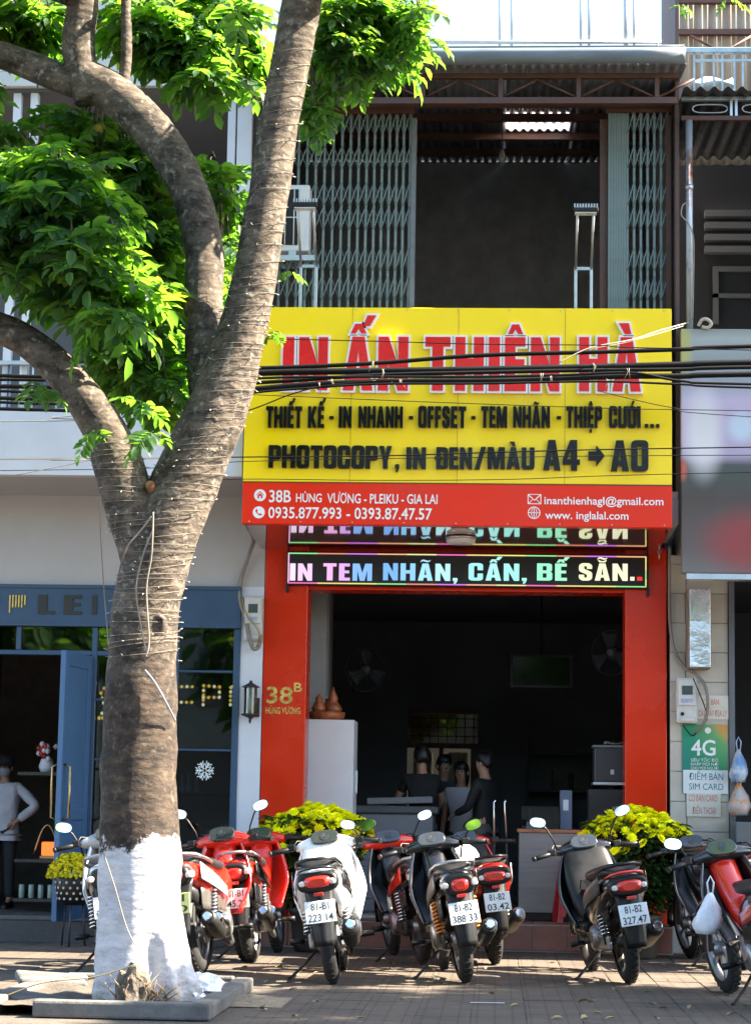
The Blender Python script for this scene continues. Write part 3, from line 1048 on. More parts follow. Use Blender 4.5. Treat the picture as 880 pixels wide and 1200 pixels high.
part('moulding', MB().box((-5.6, -.066, 2.632), (-2.178, -.051, 2.655)), BLUE, fa)
DKL = mat('dark_cut_letters', (.022, .022, .02), .5, var=.3)
for ch, a, b in (('L', 45.5, 65), ('E', 75.5, 96.5), ('I', 108.5, 114)):
    zz = Z(80, 720, -.05)
    block_text(ch, X(a, 710, -.05), X(b, 710, -.05), zz, Z(80, 697.5, -.05) - zz, -.0505, .012, fa, DKL)
for px0, w_ in ((12, 21), (-14, 15)):
    mb = MB()
    for k in range(6):
        a, b = at(px0 + k * w_ / 6, 697.5, -.05), at(px0 + k * w_ / 6, 718 if k == 0 else (712 if k < 5 else 709), -.05)
        mb.box((a.x, -.063, b.z), (a.x + .011, -.0505, a.z))
    part('striped_letter', mb, GOLD, fa)
# shopfront frame members
fr = lambda nm, x0, x1, z0, z1, y0=-.03, y1=.05, m=BLUE: part(nm, MB().rbox((x0, y0, z0), (x1, y1, z1), .004, seg=1), m, cafe)
xp = X(110.5, 800, 0)
zt2 = Z(60, 765, 0)
fr('frame_post', xp - .022, xp + .022, .2, 2.628)
fr('frame_post', -2.235, -2.179, .2, 2.628)
xm = X(207, 800, 0)
fr('frame_post', xm - .018, xm + .018, .2, 2.628)
fr('frame_post', X(23, 750, 0) - .02, X(23, 750, 0) + .02, zt2 + .021, 2.628)
fr('transom', -5.6, xp - .023, zt2 - .02, zt2 + .02)
fr('transom', xp + .023, xm - .019, zt2 - .02, zt2 + .02)
for zz in (Z(120, 820, 0), Z(120, 890, 0)):
    fr('glazing_bar', xp + .023, xm - .019, zz - .012, zz + .012)
for zz in (Z(240, 787, 0), Z(240, 879, 0)):
    fr('glazing_bar', xm + .019, -2.236, zz - .010, zz + .010)
fr('bottom_panel', xp + .023, -2.236, .2, .75, -.02, .03)
zs = [(.752, Z(240, 879, 0) - .011), (Z(240, 879, 0) + .011, Z(240, 787, 0) - .011), (Z(240, 787, 0) + .011, 2.627)]
for a, b in zs:
    part('pane', MB().box((xm + .019, .004, a), (-2.236, .010, b)), DGLASS, cafe)
zs = [(.752, Z(120, 890, 0) - .013), (Z(120, 890, 0) + .013, Z(120, 820, 0) - .013), (Z(120, 820, 0) + .013, zt2 - .021), (zt2 + .021, 2.627)]
for a, b in zs:
    part('pane', MB().box((xp + .023, .004, a), (xm - .019, .010, b)), DGLASS, cafe)
part('pane', MB().box((X(23, 750, 0) + .021, .004, zt2 + .021), (xp - .023, .010, 2.627)), DGLASS, cafe)
part('pane', MB().box((-5.6, .004, zt2 + .021), (X(23, 750, 0) - .021, .010, 2.627)), DGLASS, cafe)
# open door leaf, hinged at the post and swung outward
fx, fy = at(70, 900, -.74).x, -.74
hx, hy = xp - .03, -.04
ang = math.atan2(fy - hy, fx - hx)
ln = math.hypot(fx - hx, fy - hy)
door = thing('cafe_door', 'blue panelled cafe door standing open with a long pull handle', 'door', (hx, hy, 0), (0, 0, ang))
DZ0, DZ1 = .19, zt2 - .03
part('stile', MB().rbox((0, -.022, DZ0), (.1, .022, DZ1), .004), BLUED, door)
part('stile', MB().rbox((ln - .1, -.022, DZ0), (ln, .022, DZ1), .004), BLUED, door)
for z0, z1 in ((DZ0, DZ0 + .14), (1.0, 1.1), (DZ1 - .12, DZ1)):
    part('rail', MB().rbox((.101, -.020, z0), (ln - .101, .020, z1), .004), BLUED, door)
part('panel', MB().box((.1015, -.010, DZ0 + .141), (ln - .1015, .010, .999)), BLUED, door)
part('panel', MB().box((.1015, -.010, 1.101), (ln - .1015, .010, DZ1 - .121)), BLUED, door)
BRASS = mat('brushed_brass', (.38, .27, .13), .3, metal=1, var=.1)
for s in (1, -1):
    part('pull_handle', MB().tube([(ln - .05, s * .024, 1.45), (ln - .05, s * .075, 1.43), (ln - .05, s * .075, 1.02), (ln - .05, s * .024, 1.0)], .011, 8), BRASS, door)
# upper floor of the cafe house, mostly behind leaves
part('upper_back_wall', MB().box((-5.6, 1.4, 3.95), (-2.07, 1.5, 8.2)), INNER2, cafe)
part('upper_ceiling', MB().box((-5.6, -1.15, 6.98), (-2.07, 1.4, 7.06)), INNER, cafe)
SID = mat('grey_siding', (.50, .51, .50), .65, var=.08, scale=2)
for k in range(6):
    part('siding_board', MB().rbox((-5.6, -1.22 + .006 * (k % 2), 7.0 + k * .125), (-2.08, -1.16, 7.122 + k * .125), .005, seg=1), SID, cafe)
for px in (20, 40, 272, 287):
    xx = X(px, 150, -1.1)
    wd = .06 if px > 280 else .032
    part('column', MB().rbox((xx - wd, -1.12, 4.301), (xx + wd, -1.04, 6.98), .005, seg=1), WHITE, cafe)
rl = thing('balcony_railing', 'white and blue barred railing on the cafe balcony behind the cables', 'railing')
bar = MB().tube([(0, 0, 0), (0, 0, .36)], .009, 6).mesh('bar')
for k in range(34):
    link('bar', bar, WHITE if k % 3 else BLUED, rl, (-5.5 + k * .1, -1.14, 4.302))
part('top_rail', MB().rbox((-5.55, -1.165, 4.662), (-2.1, -1.115, 4.70), .006), STEEL, rl)
part('middle_rail', MB().rbox((-5.55, -1.162, 4.47), (-2.1, -1.152, 4.49), .003), STEEL, rl)
# string of bulbs under the ceiling upstairs
sb = thing('bulb_string', 'string of small round white bulbs under the cafe upstairs ceiling', 'string lights')
pts = [(-5.2 + k * .3, -.9, 6.25 - .12 * math.sin(PI * (k % 4) / 4)) for k in range(10)]
part('wire', MB().tube(pts, .004, 5), CABLE, sb)
bm_ = MB().lathe([(.004, .03), (.012, .02), (.026, 0), (.02, -.018), (.003, -.027)], 10).mesh('bulb')
for p in pts:
    link('bulb', bm_, mat('opal_bulb', (.7, .7, .68), .3), sb, (p[0], p[1], p[2] - .03))

# marquee letters with lit bulbs behind the cafe glass
BULB = emis_mat('warm_lit_bulb', (1, .62, .12), .32)
BULBW = emis_mat('pale_lit_bulb', (1, .9, .6), .36)
MARQ = mat('marquee_gold', (.35, .25, .06), .35, metal=.7)
SHAPES = {'e': [(0, 0, 0, 1), (0, 1, .9, 1), (0, 0, .9, 0)], 'p': [(.2, 0, .2, 1), (.2, 1, 1, .95), (1, .95, 1, .4), (1, .4, .2, .38)], 'i': [(.2, 0, .2, 1), (.2, 1, .5, 1.05)], 'y': [(.9, 1, .2, .72), (.2, .72, .7, .3), (.7, .3, .1, 0), (.9, 0, .1, .02)]}
for nm, a, b, top, base, lab in (('e', 207, 228, 805, 823, 'bulb-lit letter just right of the tree trunk behind cafe glass'),
                                 ('p', 234, 258, 804, 826, 'bulb-lit letter P hanging behind the cafe glass'),
                                 ('i', 269, 277, 806, 826, 'bulb-lit letter cut off by the blue window frame'),
                                 ('y', 116, 128, 801, 842, 'yellow lit letter between the open door and the tree trunk')):
    p0, p1 = at(a, base, .3), at(b, top, .3)
    g = thing('marquee_letter', lab, 'lit letter', (p0.x, .3, p0.z), group='lit letters in the cafe window')
    wd, ht = p1.x - p0.x, p1.z - p0.z
    fb = MB()
    for i, (x0, z0, x1, z1) in enumerate(SHAPES[nm]):
        A, B = Vector((x0 * wd, .012 + i * .0005, z0 * ht)), Vector((x1 * wd, .012 + i * .0005, z1 * ht))
        fb.tube([A, B], .022, 6)
        n = max(2, int((B - A).length / .036))
        for k in range(n + 1):
            p = A.lerp(B, k / n)
            part('bulb', MB().lathe([(.004, -.014), (.0135, -.004), (.0135, .005), (.004, .014)], 8, Matrix.Translation((p.x, -.022, p.z))), BULBW if (k + i) % 3 == 0 else BULB, g)
    part('letter_frame', fb, MARQ, g)

# snowflake decal on the lower pane
c = at(240, 903, 0)
sf = MB()
M0 = Matrix.Translation((c.x, .002, c.z)) @ Matrix(((1, 0, 0, 0), (0, 0, -1, 0), (0, 1, 0, 0), (0, 0, 0, 1)))
for k in range(6):
    R_ = M0 @ Matrix.Rotation(k * PI / 3, 4, 'Z')
    sf.poly([[(.012, -.006), (.075, -.006), (.075, .006), (.012, .006)]], R_, 0)
    for s in (-1, 1):
        for d in (.03, .052):
            sf.poly([[(d, s * .0065), (d + .01, s * .0065), (d + .03, s * .028), (d + .019, s * .028)]], R_, 0)
sfo = part('snowflake_sticker', sf, mat('white_sticker', (.72, .78, .80), .6), None)
tag(sfo, 'white snowflake sticker on the lower cafe window pane', 'sticker')
# bottles on the sill behind the glass
for k, px in enumerate((213, 221, 230)):
    p = at(px, 928, .25)
    bt = part('candle_bottle', MB().lathe([(.018, 0), (.02, .04), (.012, .06), (.010, .15), (.012, .16)], 10, Matrix.Translation((p.x, .25, p.z))), mat('pale_bottle', (.45, .5, .5), .3), None)
    tag(bt, 'slim pale bottle on the cafe window shelf below the snowflake', 'bottle', 'slim bottles on the cafe window shelf')
p = at(225, 930, .25)
sh = part('window_shelf', MB().box((X(208, 930, .25), .16, p.z - .03), (X(272, 930, .25), .36, p.z - .002)), BROWNS, None)
tag(sh, 'dark narrow shelf behind the lower cafe window pane', 'shelf')


# ================================================================== meters, lantern
def meter(name, label, a, b, top, base, y):
    x0, x1 = X(a, (top + base) / 2, y), X(b, (top + base) / 2, y)
    z1, z0 = Z((a + b) / 2, top, y), Z((a + b) / 2, base, y)
    m = thing(name, label, 'electric meter', ((x0 + x1) / 2, y, z0))
    w2, h = (x1 - x0) / 2, z1 - z0
    MP = mat('meter_box_plastic', (.56, .56, .54), .45, var=.08, scale=8)
    part('case', MB().rbox((-w2, -.10, 0), (w2, 0, h), .014), MP, m)
    part('cover', MB().rbox((-w2 * .86, -.118, h * .38), (w2 * .86, -.101, h * .95), .006), MP, m)
    part('window', MB().box((-w2 * .5, -.1215, h * .62), (w2 * .5, -.1185, h * .82)), mat('meter_window', (.07, .09, .10), .15), m)
    part('label_plate', MB().box((-w2 * .55, -.1215, h * .45), (w2 * .5, -.1185, h * .53)), mat('meter_label', (.30, .36, .55), .5, var=.4, scale=60), m)
    part('seal', MB().lathe([(.016, 0), (.016, .008)], 10, Matrix.Translation((-w2 * .45, -.1005, h * .2)) @ Matrix.Rotation(PI / 2, 4, 'X')), BLACKP, m)
    part('terminal_cover', MB().rbox((-w2 * .7, -.112, h * .04), (w2 * .7, -.1005, h * .13), .004), MP, m)
    return m


meter('electric_meter', 'grey electric meter box on white cafe wall above the lantern', 287.5, 309, 700, 752, -.014)
meter('electric_meter', 'grey electric meter box on the tiled pillar above the green poster', 791, 816, 795, 848, -.012)


def cable(name, label, pts, r, m=None, cat='cable', group=None, n=7, sub=6):
    """smooth tube through the points"""
    P_ = [Vector(p) for p in pts]
    out = []
    for i in range(len(P_) - 1):
        p0, p1, p2, p3 = P_[max(i - 1, 0)], P_[i], P_[i + 1], P_[min(i + 2, len(P_) - 1)]
        for k in range(sub):
            t = k / sub
            out.append(.5 * ((2 * p1) + (p2 - p0) * t + (2 * p0 - 5 * p1 + 4 * p2 - p3) * t * t + (3 * p1 - p0 - 3 * p2 + p3) * t ** 3))
    out.append(P_[-1])
    mb = MB().tube(out, r, n)
    if name is None:
        return mb
    return tag(part(name, mb, m or CABLE, None), label, cat, group)


GREYC = mat('grey_cable', (.22, .20, .18), .6, var=.2)
TANC = mat('tan_cable', (.34, .25, .12), .6, var=.2)
ap = lambda px, py, y: at(px, py, y)
cable('supply_cable', 'thick grey cable curving down the white wall into the meter box', [ap(290, 616, -1.1), ap(297, 632, -.3), ap(292, 650, -.1), ap(283, 678, -.04), ap(281, 700, -.04), ap(287, 722, -.09), ap(293, 748, -.15), ap(297, 760, -.12), ap(303, 758, -.1), ap(306, 744, -.13)], .018, GREYC)
cable('loose_wire', 'thin tan wire tangled in front of the meter on the cafe wall', [ap(284, 700, -.05), ap(289, 720, -.15), ap(299, 733, -.15), ap(304, 742, -.15), ap(307, 753, -.14), ap(300, 756, -.13)], .008, TANC)
cable('drop_wire', 'thin grey wire hanging down the cafe wall beside the trunk', [ap(117, 590, -1.0), ap(119, 640, -.9), ap(123, 700, -.6), ap(128, 760, -.5)], .005, GREYC)

p = at(293, 848, -.11)
lz = Z(293, 797, -.11) - p.z
lan = thing('wall_lantern', 'black glass wall lantern with pointed cap on the white cafe wall', 'lantern', (p.x, -.11, p.z))
IRON = mat('black_iron', (.03, .028, .03), .5, var=.2)
part('roof_cap', MB().lathe([(.076, lz * .83), (.074, lz * .85), (.02, lz * .93), (.012, lz * .95), (.014, lz * .97), (.002, lz)], 4 * 4), IRON, lan)
part('base_plate', MB().lathe([(.004, 0), (.012, .02), (.01, .04), (.02, .05), (.074, .07), (.076, .082)], 16), IRON, lan)
for k in range(4):
    a = PI / 4 + k * PI / 2
    part('corner_rod', MB().tube([(.062 * math.cos(a), .062 * math.sin(a), .082), (.062 * math.cos(a), .062 * math.sin(a), lz * .83)], .005, 5), IRON, lan)
part('glass', MB().lathe([(.055, .083), (.055, lz * .83)], 16, cap=False), GLASS, lan)
part('lamp_bulb', MB().lathe([(.02, .083), (.026, .12), (.03, .17), (.022, .21), (.008, .24)], 12), mat('frosted_bulb', (.55, .53, .5), .4), lan)
part('wall_bracket', MB().rbox((.02, .06, .06), (.07, .098, .22), .006).tube([(.04, .08, .12), (.02, .05, .06), (0, 0, .03)], .008, 6), IRON, lan)

# ================================================================== neighbour on the right
nb_ = thing('neighbour_house', 'old neighbouring house with tiled pillar and rusty balcony right of the yellow sign', 'building', (0, 0, 0))
PX0, PX1 = 1.436, 1.922
part('pillar_core', MB().box((PX0, .012, 0), (PX1, .4, 3.3)), mat('tile_grout', (.30, .28, .25), .9, var=.2), nb_)
TCR = mat('cream_wall_tile', (.54, .51, .45), .38, c2=(.40, .36, .30), scale=3.5, lo=.35, hi=.75, rvar=.1)
th = .248
for k in range(14):
    z0 = k * th + .003
    for a, b in ((PX0, PX0 + .128), (PX0 + .134, PX1)) if k % 2 else ((PX0, PX0 + .134), (PX0 + .140, PX1)):
        z1 = min(z0 + th - .006, 3.3)
        if z1 - z0 > .05:
            o = part('wall_tile', MB().rbox((a + .002, random.uniform(.0, .003), z0), (b - .002, .0115, z1), .002, seg=1), TCR, nb_)
part('door_post', MB().box((PX1 + .003, -.02, 0), (PX1 + .05, .06, 3.2)), mat('grey_door_post', (.14, .15, .17), .5, metal=.4), nb_)
part('floor', MB().box((PX1 + .05, 0, .02), (5.4, 6, .18)), CONC, nb_)
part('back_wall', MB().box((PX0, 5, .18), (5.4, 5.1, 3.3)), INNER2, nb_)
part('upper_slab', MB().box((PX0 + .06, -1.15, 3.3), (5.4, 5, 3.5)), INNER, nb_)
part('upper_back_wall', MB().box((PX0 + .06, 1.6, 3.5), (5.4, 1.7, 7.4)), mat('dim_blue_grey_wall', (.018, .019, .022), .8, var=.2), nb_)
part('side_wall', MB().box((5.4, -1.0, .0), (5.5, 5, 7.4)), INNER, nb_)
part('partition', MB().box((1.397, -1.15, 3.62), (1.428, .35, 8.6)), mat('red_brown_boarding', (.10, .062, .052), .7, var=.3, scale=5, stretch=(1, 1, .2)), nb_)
lou = MB()
for k in range(4):
    a, b = at(825, 250 + k * 14, 1.55), at(900, 250 + k * 14, 1.55)
    part('louvre', MB().box((a.x, 1.5, a.z - .04), (b.x, 1.598, a.z + .02)), INNER2, nb_)
wf = MB()
a, b = at(835, 318, 1.55), at(920, 380, 1.55)
part('upper_window', MB().box((a.x, 1.55, b.z), (a.x + .05, 1.598, a.z)).box((a.x, 1.55, a.z), (b.x, 1.598, a.z + .05)).box((a.x, 1.55, (a.z + b.z) / 2), (b.x, 1.597, (a.z + b.z) / 2 + .04)), INNER, nb_)
# awning frame, pole and corrugated lip
part('awning_beam', MB().box((1.44, -1.24, 6.70), (5.4, -1.2, 6.735)), BROWNS, nb_)
part('awning_beam', MB().box((1.44, -1.24, 6.865), (5.4, -1.2, 6.895)), STEEL, nb_)
sc_ = MB()
for k in range(6):
    x = 1.5 + k * .4
    sc_.box((x + .33, -1.236, 6.736), (x + .35, -1.204, 6.864)).box((x + .37, -1.236, 6.736), (x + .39, -1.204, 6.864))
    loop = [(x + .17 + .14 * math.copysign(abs(math.cos(t)) ** .4, math.cos(t)), -1.22, 6.80 + .035 * math.sin(t)) for t in [2 * PI * i / 20 for i in range(20)]]
    sc_.tube(loop, .007, 5, closed=True)
part('scroll_panel', sc_, STEEL, nb_)
cw = MB()
corrugated(cw, 1.44, 5.4, 6.90, 7.05, -1.42, .9, pitch=.11, amp=.022)
part('awning_sheet', cw, mat('dark_awning_tin', (.035, .038, .042), .55, metal=.3, var=.2), nb_)
rw = MB()
corrugated_wall(rw, 1.45, 5.4, 7.0, 9.6, .95, pitch=.13, amp=.022)
part('tin_wall', rw, TINROOF, nb_)
for py in (38, 1):
    zz = Z(840, py, .9)
    part('tin_wall_beam', MB().box((1.45, .86, zz - .03), (5.4, .92, zz + .02)), BROWNS, nb_)
part('tin_wall_brace', MB().tube([at(808, 42, .84), at(847, 62, .84), at(880, 42, .84)], .014, 6), BROWNS, nb_)
rl2 = thing('terrace_railing', 'pale blue steel railing on the rusty balcony at upper right', 'railing')
BLR = mat('pale_blue_rail_paint', (.33, .44, .48), .5, var=.2, scale=8)
x0 = X(800, 60, -1.1)
zt3, zb3 = Z(820, 60, -1.1), Z(820, 112, -1.1)
part('top_rail', MB().rbox((x0, -1.13, zt3 - .02), (5, -1.07, zt3 + .025), .006), BLR, rl2)
zm = Z(830, 71, -1.1)
part('rail', MB().box((X(812, 70, -1.1), -1.11, zm - .01), (5, -1.09, zm + .01)), BLR, rl2)
for px in (813, 822, 836, 846, 860, 870, 884, 894):
    xx = X(px, 90, -1.1)
    part('bar', MB().box((xx - .008, -1.108, zb3), (xx + .008, -1.092, zt3 - .02)), BLR, rl2)
tb = at(825, 107, -.8)
tub = part('folded_sheet', MB().grid(lambda u, v: (tb.x - .13 + .36 * u, -.8 - .1 * math.sin(v * PI), tb.z - .02 + .13 * v + .02 * math.sin(u * 9 + v * 4)), 12, 6, .02), mat('whitish_tarp', (.52, .58, .60), .6, c2=(.35, .42, .46), scale=9), None)
tag(tub, 'crumpled whitish sheet lying behind the pale blue railing', 'tarp')
pp = at(807, 150, -1.22)
pole = thing('balcony_pole', 'grey and rust steel pole beside the yellow sign on the upper balcony', 'pole', (pp.x, -1.22, 4.9))
part('pipe', MB().tube([(0, 0, 0), (0, 0, 6.70 - 4.9)], .028, 12), RUSTY, pole)
part('coupling', MB().lathe([(.034, 0), (.034, .04)], 12, Matrix.Translation((0, 0, 6.12 - 4.9))), STEEL, pole)
cable('loop_wire', 'thin grey wire looped round the steel balcony pole', [ap(811, 375, -1.3), ap(812, 330, -1.27), ap(812, 280, -1.27), ap(806, 262, -1.28), ap(798, 252, -1.28), ap(800, 240, -1.27), ap(807, 238, -1.27)], .006, GREYC)
cable('rope_coil', 'pale rope knotted on top of the blurred signboard', [ap(818, 382, -1.3), ap(822, 375, -1.32), ap(828, 374, -1.34), ap(833, 379, -1.33), ap(829, 384, -1.32), ap(822, 383, -1.31)], .014, mat('pale_rope', (.5, .46, .36), .9), 'rope')

# the neighbour's signboard: its print is only soft patches of colour
bs = thing('blurred_signboard', 'pale signboard with indistinct lilac and red print above the tiled pillar', 'sign', (0, 0, 0))
bx0, bx1 = 1.425, 3.1
bz = [4.958, 4.62, 4.50, 3.90, 3.72, 3.0]


def soft_print():
    m = mat('soft_sign_print', (.5, .5, .5), .5)
    t = m.node_tree
    b = t.nodes['Principled BSDF']
    L = t.links.new
    tc = t.nodes.new('ShaderNodeTexCoord')
    sp = t.nodes.new('ShaderNodeSeparateXYZ')
    L(tc.outputs['Object'], sp.inputs[0])
    mr = t.nodes.new('ShaderNodeMapRange')
    mr.inputs[1].default_value = 3.0
    mr.inputs[2].default_value = 4.958
    L(sp.outputs[2], mr.inputs[0])
    r = t.nodes.new('ShaderNodeValToRGB')
    stops = [(0, (.15, .14, .135)), (.1, (.11, .09, .085)), (.3, (.075, .056, .050)), (.40, (.058, .068, .060)), (.44, (.07, .08, .08)), (.48, (.42, .36, .50)), (.60, (.52, .42, .60)), (.70, (.55, .47, .60)), (.78, (.30, .32, .36)), (.86, (.25, .28, .29)), (.96, (.34, .37, .36)), (1, (.24, .25, .22))]
    while len(r.color_ramp.elements) < len(stops):
        r.color_ramp.elements.new(.5)
    for e, (p_, c_) in zip(r.color_ramp.elements, stops):
        e.position = p_
        e.color = (*c_, 1)
    L(mr.outputs[0], r.inputs[0])
    prev = r.outputs[0]
    for (cx, cz, rx, rz, col) in ((1.98, 3.25, .42, .28, (.26, .045, .045)), (1.60, 4.12, .17, .38, (.72, .70, .72)), (1.90, 4.17, .13, .14, (.55, .66, .78)), (1.44, 4.80, .08, .25, (.42, .40, .14)), (1.43, 3.82, .05, .1, (.5, .12, .08))):
        vm = t.nodes.new('ShaderNodeVectorMath')
        vm.operation = 'SUBTRACT'
        vm.inputs[1].default_value = (cx, 0, cz)
        L(tc.outputs['Object'], vm.inputs[0])
        vd = t.nodes.new('ShaderNodeVectorMath')
        vd.operation = 'MULTIPLY'
        vd.inputs[1].default_value = (1 / rx, 0, 1 / rz)
        L(vm.outputs[0], vd.inputs[0])
        ln_ = t.nodes.new('ShaderNodeVectorMath')
        ln_.operation = 'LENGTH'
        L(vd.outputs[0], ln_.inputs[0])
        m2 = t.nodes.new('ShaderNodeMapRange')
        m2.interpolation_type = 'SMOOTHSTEP'
        m2.inputs[1].default_value = 1.25
        m2.inputs[2].default_value = .35
        L(ln_.outputs['Value'], m2.inputs[0])
        mx = t.nodes.new('ShaderNodeMix')
        mx.data_type = 'RGBA'
        mx.inputs[7].default_value = (*col, 1)
        L(m2.outputs[0], mx.inputs[0])
        L(prev, mx.inputs[6])
        prev = mx.outputs[2]
    L(prev, b.inputs['Base Color'])
    return m


part('board', MB().rbox((bx0, -1.3, 3.0), (bx1, -1.22, 4.958), .01), soft_print(), bs)
part('back_frame', MB().box((bx0 + .05, -1.219, 3.05), (bx1 - .05, -1.16, 3.10)).box((bx0 + .05, -1.219, 4.85), (bx1 - .05, -1.16, 4.9)), STEEL, bs)
part('lower_trim', MB().box((bx0 + .04, -1.3, 2.955), (bx1, -1.15, 2.998)), STEEL, bs)

# tall tin-wrapped box on the pillar
x0, x1 = X(806, 730, -.25), X(832, 730, -.25)
z0, z1 = Z(818, 783, -.25), 2.99
tb_ = thing('box_sign', 'narrow upright sign box wrapped in crinkled silver foil on the tiled pillar', 'sign box', (0, 0, 0))
FOIL = mat('crinkled_foil', (.66, .72, .80), .22, metal=.55, var=.1, bump=.8, bscale=6)
part('foil_face', MB().rbox((x0 + .012, -.25, z0 + .01), (x1, -.235, z1), .004), FOIL, tb_)
part('box_body', MB().rbox((x0, -.2345, z0), (x1 + .004, -.004, z1), .006), mat('weathered_box', (.30, .27, .24), .6, c2=(.20, .13, .08), scale=5), tb_)

# posters and notices on the pillar


def board(name, label, a, b, top, base, y, m, cat='poster', th=.006):
    x0, x1 = X(a, (top + base) / 2, y), X(b, (top + base) / 2, y)
    z1, z0 = Z((a + b) / 2, top, y), Z((a + b) / 2, base, y)
    g = thing(name, label, cat, (0, 0, 0))
    part('sheet', MB().box((x0, y, z0), (x1, y + th, z1)), m, g)
    return g


def on(g, txt, a, b, base, top, y, m, bold=0.0):
    zz = Z((a + b) / 2, base, y)
    return print_text(txt, X(a, base, y), X(b, base, y), zz, Z((a + b) / 2, top, y) - zz, y - .0015, g, m, bold)


def poster_material():
    m = mat('green_orange_print', (.02, .20, .17), .35, var=.1)
    t = m.node_tree
    b = t.nodes['Principled BSDF']
    tc = t.nodes.new('ShaderNodeTexCoord')
    sp = t.nodes.new('ShaderNodeSeparateXYZ')
    t.links.new(tc.outputs['Object'], sp.inputs[0])
    n = t.nodes.new('ShaderNodeTexNoise')
    n.inputs['Scale'].default_value = 3.0
    t.links.new(tc.outputs['Object'], n.inputs['Vector'])
    ad = t.nodes.new('ShaderNodeMath')
    ad.operation = 'MULTIPLY_ADD'
    ad.inputs[1].default_value = 1.3
    t.links.new(sp.outputs[0], ad.inputs[0])
    t.links.new(sp.outputs[2], ad.inputs[2])
    a2 = t.nodes.new('ShaderNodeMath')
    a2.operation = 'MULTIPLY_ADD'
    a2.inputs[1].default_value = .25
    t.links.new(n.outputs[0], a2.inputs[0])
    t.links.new(ad.outputs[0], a2.inputs[2])
    mr = t.nodes.new('ShaderNodeMapRange')
    lo_ = 1.3 * 1.53 + 1.45
    mr.inputs[1].default_value = lo_
    mr.inputs[2].default_value = 1.3 * 1.92 + 1.90 + .16
    t.links.new(a2.outputs[0], mr.inputs[0])
    r = t.nodes.new('ShaderNodeValToRGB')
    st_ = [(0, (.01, .15, .17)), (.5, (.015, .26, .14)), (.78, (.12, .36, .13)), (.9, (.55, .30, .06)), (1, (.60, .22, .05))]
    while len(r.color_ramp.elements) < 5:
        r.color_ramp.elements.new(.5)
    for e, (p_, c_) in zip(r.color_ramp.elements, st_):
        e.position = p_
        e.color = (*c_, 1)
    t.links.new(mr.outputs[0], r.inputs[0])
    t.links.new(r.outputs[0], b.inputs['Base Color'])
    return m


PWH = mat('white_print', (.78, .80, .80), .5, var=.03)
PTL = mat('teal_print', (.02, .16, .22), .5, var=.05)
PRD = mat('faded_red_print', (.55, .16, .10), .6, var=.2)
YP = -.012
g4 = board('phone_poster', 'green and orange 4G poster with a white SIM CARD strip on the pillar', 799, 852, 849, 930, YP, poster_material())
on(g4, '4G', 809.5, 838, 885, 867, YP, PWH, .016)
for k, s in enumerate(('SIÊU TỐC ĐỘ', 'KHẮP MỌI NƠI', 'CHO MỌI NGƯỜI')):
    on(g4, s, 809, 841, 892.5 + k * 4.7, 889 + k * 4.7, YP, PWH, 0.0)
part('emblem', MB().lathe([(.026, 0), (.026, .001)], 16, Matrix.Translation((X(829, 856, YP), YP - .001, Z(829, 856, YP))) @ Matrix.Rotation(PI / 2, 4, 'X')), PWH, g4)
x0, x1 = X(800, 915, YP), X(852.5, 915, YP)
part('white_strip', MB().box((x0, YP - .004, Z(826, 930, YP)), (x1, YP - .0005, Z(826, 902.5, YP))), mat('white_poster_strip', (.70, .74, .76), .5, var=.04), g4)
on(g4, 'ĐIỂM BÁN', 807, 847, 914, 906, YP - .004, PTL, 0.0)
on(g4, 'SIM CARD', 807, 847, 925.5, 918, YP - .004, PTL, 0.0)
NOT = mat('faded_notice_paper', (.62, .60, .54), .7, var=.08, scale=6)
n1 = board('paper_notice', 'small faded notice with red lettering between the meter and the pillar edge', 816, 853, 815, 843, YP + .001, NOT, 'notice', .004)
on(n1, 'CÓ BÁN', 823.5, 842, 826, 819.5, YP + .001, PRD)
on(n1, 'CÁT ĐẤT ĐỊA LÝ', 818, 851, 839.5, 832.5, YP + .001, PRD)
n2 = board('paper_notice', 'faded white phone-card notice below the green poster', 804, 844, 929, 957, YP - .002, NOT, 'notice', .004)
on(n2, 'CÓ BÁN CARD', 806.5, 840, 939, 931.5, YP - .002, PRD)
on(n2, 'ĐIỆN THOẠI', 811, 838, 954, 946, YP - .002, PRD)
cable('conduit', 'dark flexible conduit running down the gap beside the red pillar', [ap(784, 640, -.2), ap(784, 690, -.05), ap(785, 735, -.04), ap(791, 765, -.05), ap(803, 783, -.06), ap(815, 790, -.1), ap(826, 805, -.16), ap(829, 828, -.16), ap(824, 848, -.13), ap(815, 858, -.06)], .014, GREYC)
cable('meter_wire', 'thin black wire dangling below the pillar meter box', [ap(800, 850, -.1), ap(806, 858, -.06), ap(812, 862, -.04), ap(820, 852, -.05), ap(828, 838, -.14), ap(812, 795, -.15)], .005, CABLE)


# hanging plastic bags of goods at the neighbour's door
def bag(name, label, cx, cy, cz, wd, ht, m, dp=.1, twist=0.0):
    rings = []
    for i in range(9):
        t = i / 8
        s = (.16 + .84 * math.sin(min(1, t * 1.25) * PI / 2)) * (1 if t < .85 else 1 - (t - .85) * 1.8)
        ring = []
        for k in range(14):
            a = 2 * PI * k / 14
            wob = 1 + .13 * math.sin(a * 3 + t * 7 + cx * 9) + .08 * math.sin(a * 7 - t * 11)
            ring.append(Vector((wd * s * wob * math.cos(a) + twist * t, dp * s * wob * math.sin(a), -ht * t)))
        rings.append(ring)
    g = thing(name, label, 'bag', (cx, cy, cz))
    part('bag_skin', MB().loft(rings), m, g)
    part('bag_handle', MB().tube([(-.012, 0, -.01), (-.02, 0, .06), (0, 0, .10), (.02, 0, .06), (.012, 0, -.01)], .006, 6), m, g)
    return g


